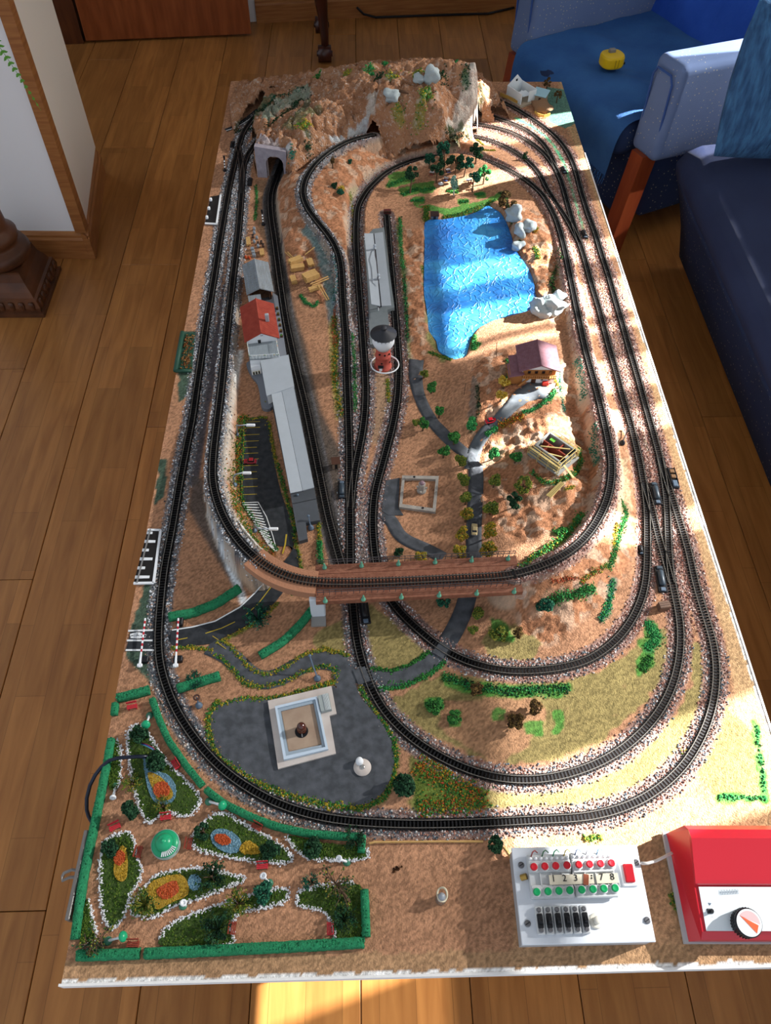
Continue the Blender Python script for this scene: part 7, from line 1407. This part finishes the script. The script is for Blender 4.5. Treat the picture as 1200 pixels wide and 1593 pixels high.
def screw(px, py):
    v = LP(px, py); s_ = MB().lathe([(.0042,PH),(.0042,PH+.001),(.003,PH+.0018)], (v.x,v.y,0), 16).build('screw', M_SCR, ctl); MB().box((v.x,v.y,PH+.0017), (.0066,.0010,.0006), .5).build('screw_slot', M_BK, s_)
for p in ((811,1346),(990,1342),(821,1437),(1007,1432)): screw(*p)
def text(body, size, loc, mt, par, name, ext=.0002, rz=0):
    cu_ = bpy.data.curves.new(name, 'FONT'); cu_.body = body; cu_.size = size; cu_.extrude = ext; cu_.align_x = 'CENTER'; cu_.align_y = 'CENTER'; cu_.materials.append(mt)
    tmp = bpy.data.objects.new('tmp', cu_); me = bpy.data.meshes.new_from_object(tmp); bpy.data.objects.remove(tmp); me.materials.clear(); me.materials.append(mt)
    o = bpy.data.objects.new(name, me); COL.objects.link(o); o.parent = par; o.location = loc; o.rotation_euler = (0,0,rz); return o
M_INK = mat('black_ink', '#15151a', .7); M_LBL = mat('cream_label', '#d8cfb8', .7)
BZ = PH+.012
for (x0,y0),(x1,y1),(x2,y2),(x3,y3),reds,grs in [((823,1329),(887,1326),(895,1394),(826,1399),[831,848,865,882.5],[835.5,853,870,887]), ((888.5,1326),(952,1323),(964,1391),(896.5,1394),[901,918,935,952],[905.5,923,940,957.5])]:
    bq = [LP(x,y,BZ) for x,y in ((x0,y0),(x1,y1),(x2,y2),(x3,y3))]; X0 = (bq[0].x+bq[3].x)/2; X1 = (bq[1].x+bq[2].x)/2; Y1 = (bq[0].y+bq[1].y)/2; Y0 = (bq[2].y+bq[3].y)/2; blk = MB()
    b_ = MB().bbox(((X0+X1)/2,(Y0+Y1)/2,PH+.0035), (X1-X0,Y1-Y0,.007), .001).build('button_block', M_BTN, ctl)
    MB().bbox(((X0+X1)/2, Y1-.006, PH+.0085), (X1-X0-.001,.010,.005), .001).build('terminal_strip', M_BTN, b_)
    MB().bbox(((X0+X1)/2, LP(reds[0],1347,BZ).y, PH+.0080), (X1-X0-.001,.015,.005), .001).build('button_row', M_BTN, b_); MB().bbox(((X0+X1)/2, LP(grs[0],1386,BZ).y, PH+.0080), (X1-X0-.001,.015,.005), .001).build('button_row', M_BTN, b_)
    for k in range(8): v = X0+(X1-X0)*(k+.5)/8; MB().lathe([(.0021,PH+.011),(.0021,PH+.0125),(.0012,PH+.0138)], (v,Y1-.006,0), 10).build('terminal_cap', M_WALLW, b_, True)
    for i in range(4):
        for px, py, M_ in ((reds[i], 1348.5-(reds[i]-831)*.05, M_RBT), (grs[i], 1387.5-(grs[i]-835)*.05, M_GBT)):
            v = LP(px, py, PH+.014); r_ = MB().lathe([(.0060,PH+.0100),(.0060,PH+.0125),(.0050,PH+.0128)], (v.x,v.y,0), 18).build('button_ring', M_BTN, b_, True); MB().lathe([(.0047,PH+.0122),(.0047,PH+.0150),(.0040,PH+.0160),(.0030,PH+.0156)], (v.x,v.y,0), 18).build('button', M_, r_, True)
        v = LP((reds[i]+grs[i])/2, 1368, BZ); MB().box((v.x+.0075,v.y,PH+.0085), (.0010,.016,.004)).build('divider', M_BTN, b_)
for x0, x1 in ((855,924),(928,962)):
    p0, p1 = LP(x0,1369-(x0-855)*.03,PH+.0115), LP(x1,1369-(x1-855)*.03,PH+.0115); MB().box((p0+p1)/2, ((p1-p0).length,.0118,.0006), math.atan2((p1-p0).y,(p1-p0).x)).build('number_label', M_LBL, ctl)
for ch_, px in (('1',861.5),('2',878.5),('3',896),('7',936),('8',953)):
    v = LP(px, 1367.2-(px-855)*.03, PH+.012); text(ch_, .0115, (v.x,v.y,PH+.0122), M_INK, ctl, 'printed_digit')
v = LP(912,1368.5,PH+.012); MB().box((v.x,v.y,PH+.0124), (.0068,.013,.0010), -.2).build('brown_tape', mat('brown_tape', '#8a4a34', .4), ctl)
v = LP(921,1362,PH+.012); MB().box((v.x,v.y,PH+.0122), (.0014,.0020,.0006)).build('ink_mark', M_INK, ctl); v = LP(921,1366,PH+.012); MB().box((v.x,v.y,PH+.0122), (.0014,.0020,.0006)).build('ink_mark', M_INK, ctl)
v = LP(977.5,1358,PH); rk_ = MB().bbox((v.x,v.y,PH+.0015), (.0200,.0330,.003), .001).build('rocker_frame', M_WALLW, ctl); MB().bbox((v.x,v.y-.001,PH+.0040), (.0125,.0225,.004), .001).build('rocker_window', M_RBT, rk_); MB().slab([Vector((v.x-.0052,v.y-.0108,PH+.0062)),Vector((v.x+.0052,v.y-.0108,PH+.0062)),Vector((v.x+.0052,v.y+.0075,PH+.0095)),Vector((v.x-.0052,v.y+.0075,PH+.0095))], .004).build('rocker', M_RBT, rk_)
for i, px in enumerate((838.5,852.5,866.5,880.5,894.5,908.5)):
    a, b = LP(px-1,1411-i*.4,PH), LP(px+2.5,1455-i*.4,PH); cx_, cy_ = (a.x+b.x)/2, (a.y+b.y)/2; s_ = MB().bbox((cx_,cy_,PH+.003), (.0098,abs(a.y-b.y),.006), .0008).build('toggle_switch', M_BTN, ctl)
    MB().bbox((cx_,cy_-.001,PH+.0070), (.0070,.017,.004), .001).build('toggle_body', M_BK, s_); MB().slab([Vector((cx_-.0022,cy_-.003,PH+.0150)),Vector((cx_+.0022,cy_-.003,PH+.0150)),Vector((cx_+.0022,cy_+.003,PH+.0125)),Vector((cx_-.0022,cy_+.003,PH+.0125))], .006).build('toggle_lever', M_BK, s_)
    for sy in (1,-1): MB().lathe([(.0030,PH+.006),(.0030,PH+.0075),(.0022,PH+.0085)], (cx_,cy_+sy*(abs(a.y-b.y)/2-.0045),0), 12).build('terminal_screw', M_SCR, s_)
v = LP(929,1432,PH+.005); pb = MB().lathe([(.0092,PH),(.0092,PH+.002),(.0084,PH+.003),(.0070,PH+.0032)], (v.x,v.y,0), 24).build('push_button_ring', mat('cream_plastic','#d8d4c8',.4), ctl, True); MB().lathe([(.0046,PH+.003),(.0046,PH+.0085),(.0038,PH+.0095)], (v.x,v.y,0), 18).build('push_button', mat('cream_plastic'), pb, True)
for i in range(7):
    c_ = ['#8a3a3a','#3a6a4a','#2f8a5a','#b09a3a','#4a5a7a','#8a8a90','#3f6a8a'][i]; a = LP(826+i*17,1331-i*.6,PH+.010); MB().tube([a+Vector((0,-.002,.001)), a+Vector((.002,.003,.004)), a+Vector((.006,.006,.001)), a+Vector((.010,.004,-.004))], .0009, 5).build('lead_wire', mat('wire_'+c_, c_, .4), ctl, True)
v = LP(816,1365,PH+.003); MB().tube([v+Vector((-.004,0,-.002)), v+Vector((.003,.001,.002))], .004, 10).build('side_terminal', mat('brass'), ctl)
tag(MB().tube([P(998,1343,.040), P(1008,1343,.040), P(1022,1339,.034), P(1034,1333,.030), P(1046,1327,.028)], .0020, 8).build('supply_cable', mat('white_cable', '#d0ccc4', .4), None, True), 'white cable joining the control box to the red controller', 'cable')
# ------------------------------------------------------------------ red speed controller
rc0, rc1 = P(1044,1290,.03), P(1079,1461,.03); rv = (rc0-rc1); ry = rv.length; rzc = math.atan2(rv.y, rv.x)-PI/2
rcn = thing('speed_controller', 'red speed controller with a white panel and round pointer knob', 'controller', (rc1.x, rc1.y, Z0), rzc); M_RED2 = mat('controller_red', '#c01a2a', .28, spec=.5); RW = .175
def prof_x(pr, x0, x1, mt, name, par=rcn, ins=0):
    vs = [(x0+ins*(0 if z < .02 else 1), y, z) for y, z in pr]+[(x1-ins*(0 if z < .02 else 1), y, z) for y, z in pr]; k = len(pr)
    return MB().add(vs, [tuple(range(k)), tuple(range(2*k-1,k-1,-1))]+[(i, k+i, k+(i+1)%k, (i+1)%k) for i in range(k)]).build(name, mt, par)
prof_x([(-.002,.002),(-.002,.008),(ry+.002,.008),(ry+.002,.002)], -.004, RW+.004, M_CTS, 'base_tray')
for x in (.015, RW-.015):
    for y in (.015, ry-.015): MB().lathe([(.006,0),(.006,.003)], (x,y,0), 10).build('foot', M_BK, rcn)
prof_x([(0,.006),(0,.024),(.008,.034),(.060,.040),(.062,.046),(.066,.048),(ry-.020,.066),(ry-.008,.062),(ry,.050),(ry,.006)], 0, RW, M_RED2, 'housing', ins=.012)
pa, pb2 = Vector((.017,.0085,.0346)), Vector((.017,.0590,.0404)); sl3 = (pb2-pa); MB().slab([pa, pa+Vector((RW-.034,0,0)), pb2+Vector((RW-.034,0,0)), pb2], .0012).build('front_panel', mat('panel_white', '#dfe8ec', .35), rcn).location = (0,0,.0012)
nrm = Vector((0,-sl3.z,sl3.y)).normalized(); Rk = nrm.to_track_quat('Z','Y').to_matrix()
def CP(px, py, z=.040):
    v = Matrix.Rotation(-rzc,3,'Z') @ (P(px,py,z)-Vector((rc1.x,rc1.y,Z0))); f = (v.y-pa.y)/sl3.y; return Vector((v.x, v.y, pa.z+sl3.z*f+.0012))
kc = CP(1158,1436,.038); kn = MB().lathe([(.0165,0),(.0165,.012),(.0172,.0125),(.0172,.015),(.0160,.0165)], kc, 36, M=Rk).build('knob', M_BK, rcn); kt = kc+nrm*.0166
MB().lathe([(.0156,0),(.0156,.0008)], kt, 36, M=Rk).build('knob_cap', M_WALLW, kn); po_ = [Vector((-.010,.008,0)),Vector((.011,-.003,0)),Vector((.007,-.012,0))]
MB().add([kt+nrm*.0012+Rk@p for p in po_]+[kt+nrm*.0006+Rk@p for p in po_], [(0,2,1),(3,4,5),(0,1,4,3),(1,2,5,4),(2,0,3,5)]).build('pointer', mat('orange_red', '#e0603a', .4), kn)
ar_ = [Vector((.0135*math.cos(t_), .0135*math.sin(t_), 0)) for t_ in [-.15+.2*k for k in range(14)]]+[Vector((-.010,.008,0))]
MB().add([kt+nrm*.0010+Rk@p for p in ar_], [tuple(range(len(ar_)))]).build('pink_sector', mat('pale_pink', '#e8b0b0', .4), kn)
rg = MB()
for k in range(30): t_ = 2*PI*k/30; rg.box(kc+Rk@Vector((.0168*math.cos(t_),.0168*math.sin(t_),.006)), (.0014,.0014,.011))
rg.build('grip_ridge', M_BK, kn)
sv = CP(1104,1418,.036); sw = MB().bbox(sv+Vector((0,0,.0005)), (.0080,.0060,.0016), .0006).build('slide_switch', mat('dark_grey_plastic','#34383c',.4), rcn); MB().bbox(sv+Vector((.0012,-.0005,.0034)), (.0042,.0040,.0050), .0008).build('switch_knob', M_BK, sw)
for px, py, s_ in ((1103,1407,1),(1108,1429,-1)):
    v = CP(px,py,.036); MB().add([v+Vector((-.0022,.0014,.0003)), v+Vector((.0022,.0014 if s_ < 0 else .0006,.0003)), v+Vector((0,-.0018*s_,.0003)), v+Vector((-.0022,.0014,0)), v+Vector((.0022,.0014,0)), v+Vector((0,-.0018*s_,0))], [(0,2,1),(3,4,5),(0,1,4,3),(1,2,5,4),(2,0,3,5)]).build('arrow_mark', M_BLU, rcn)
lt_ = [CP(1121+4.2*k, 1388.5-.25*k, .040) for k in range(8)]
for v in lt_[:-1]:
    for dx, dy, sx, sy in ((-.0017,0,.0002,.0052),(.0017,0,.0002,.0052),(0,.0026,.0034,.0002),(0,-.0026,.0034,.0002)): MB().box(v+Vector((dx,dy,.0003)), (sx,sy,.0002)).build('print_line', M_BLU, rcn)
    MB().box(v+Vector((0,0,.0003)), (.0005,.0030,.0002)).build('print_line', M_BLU, rcn)
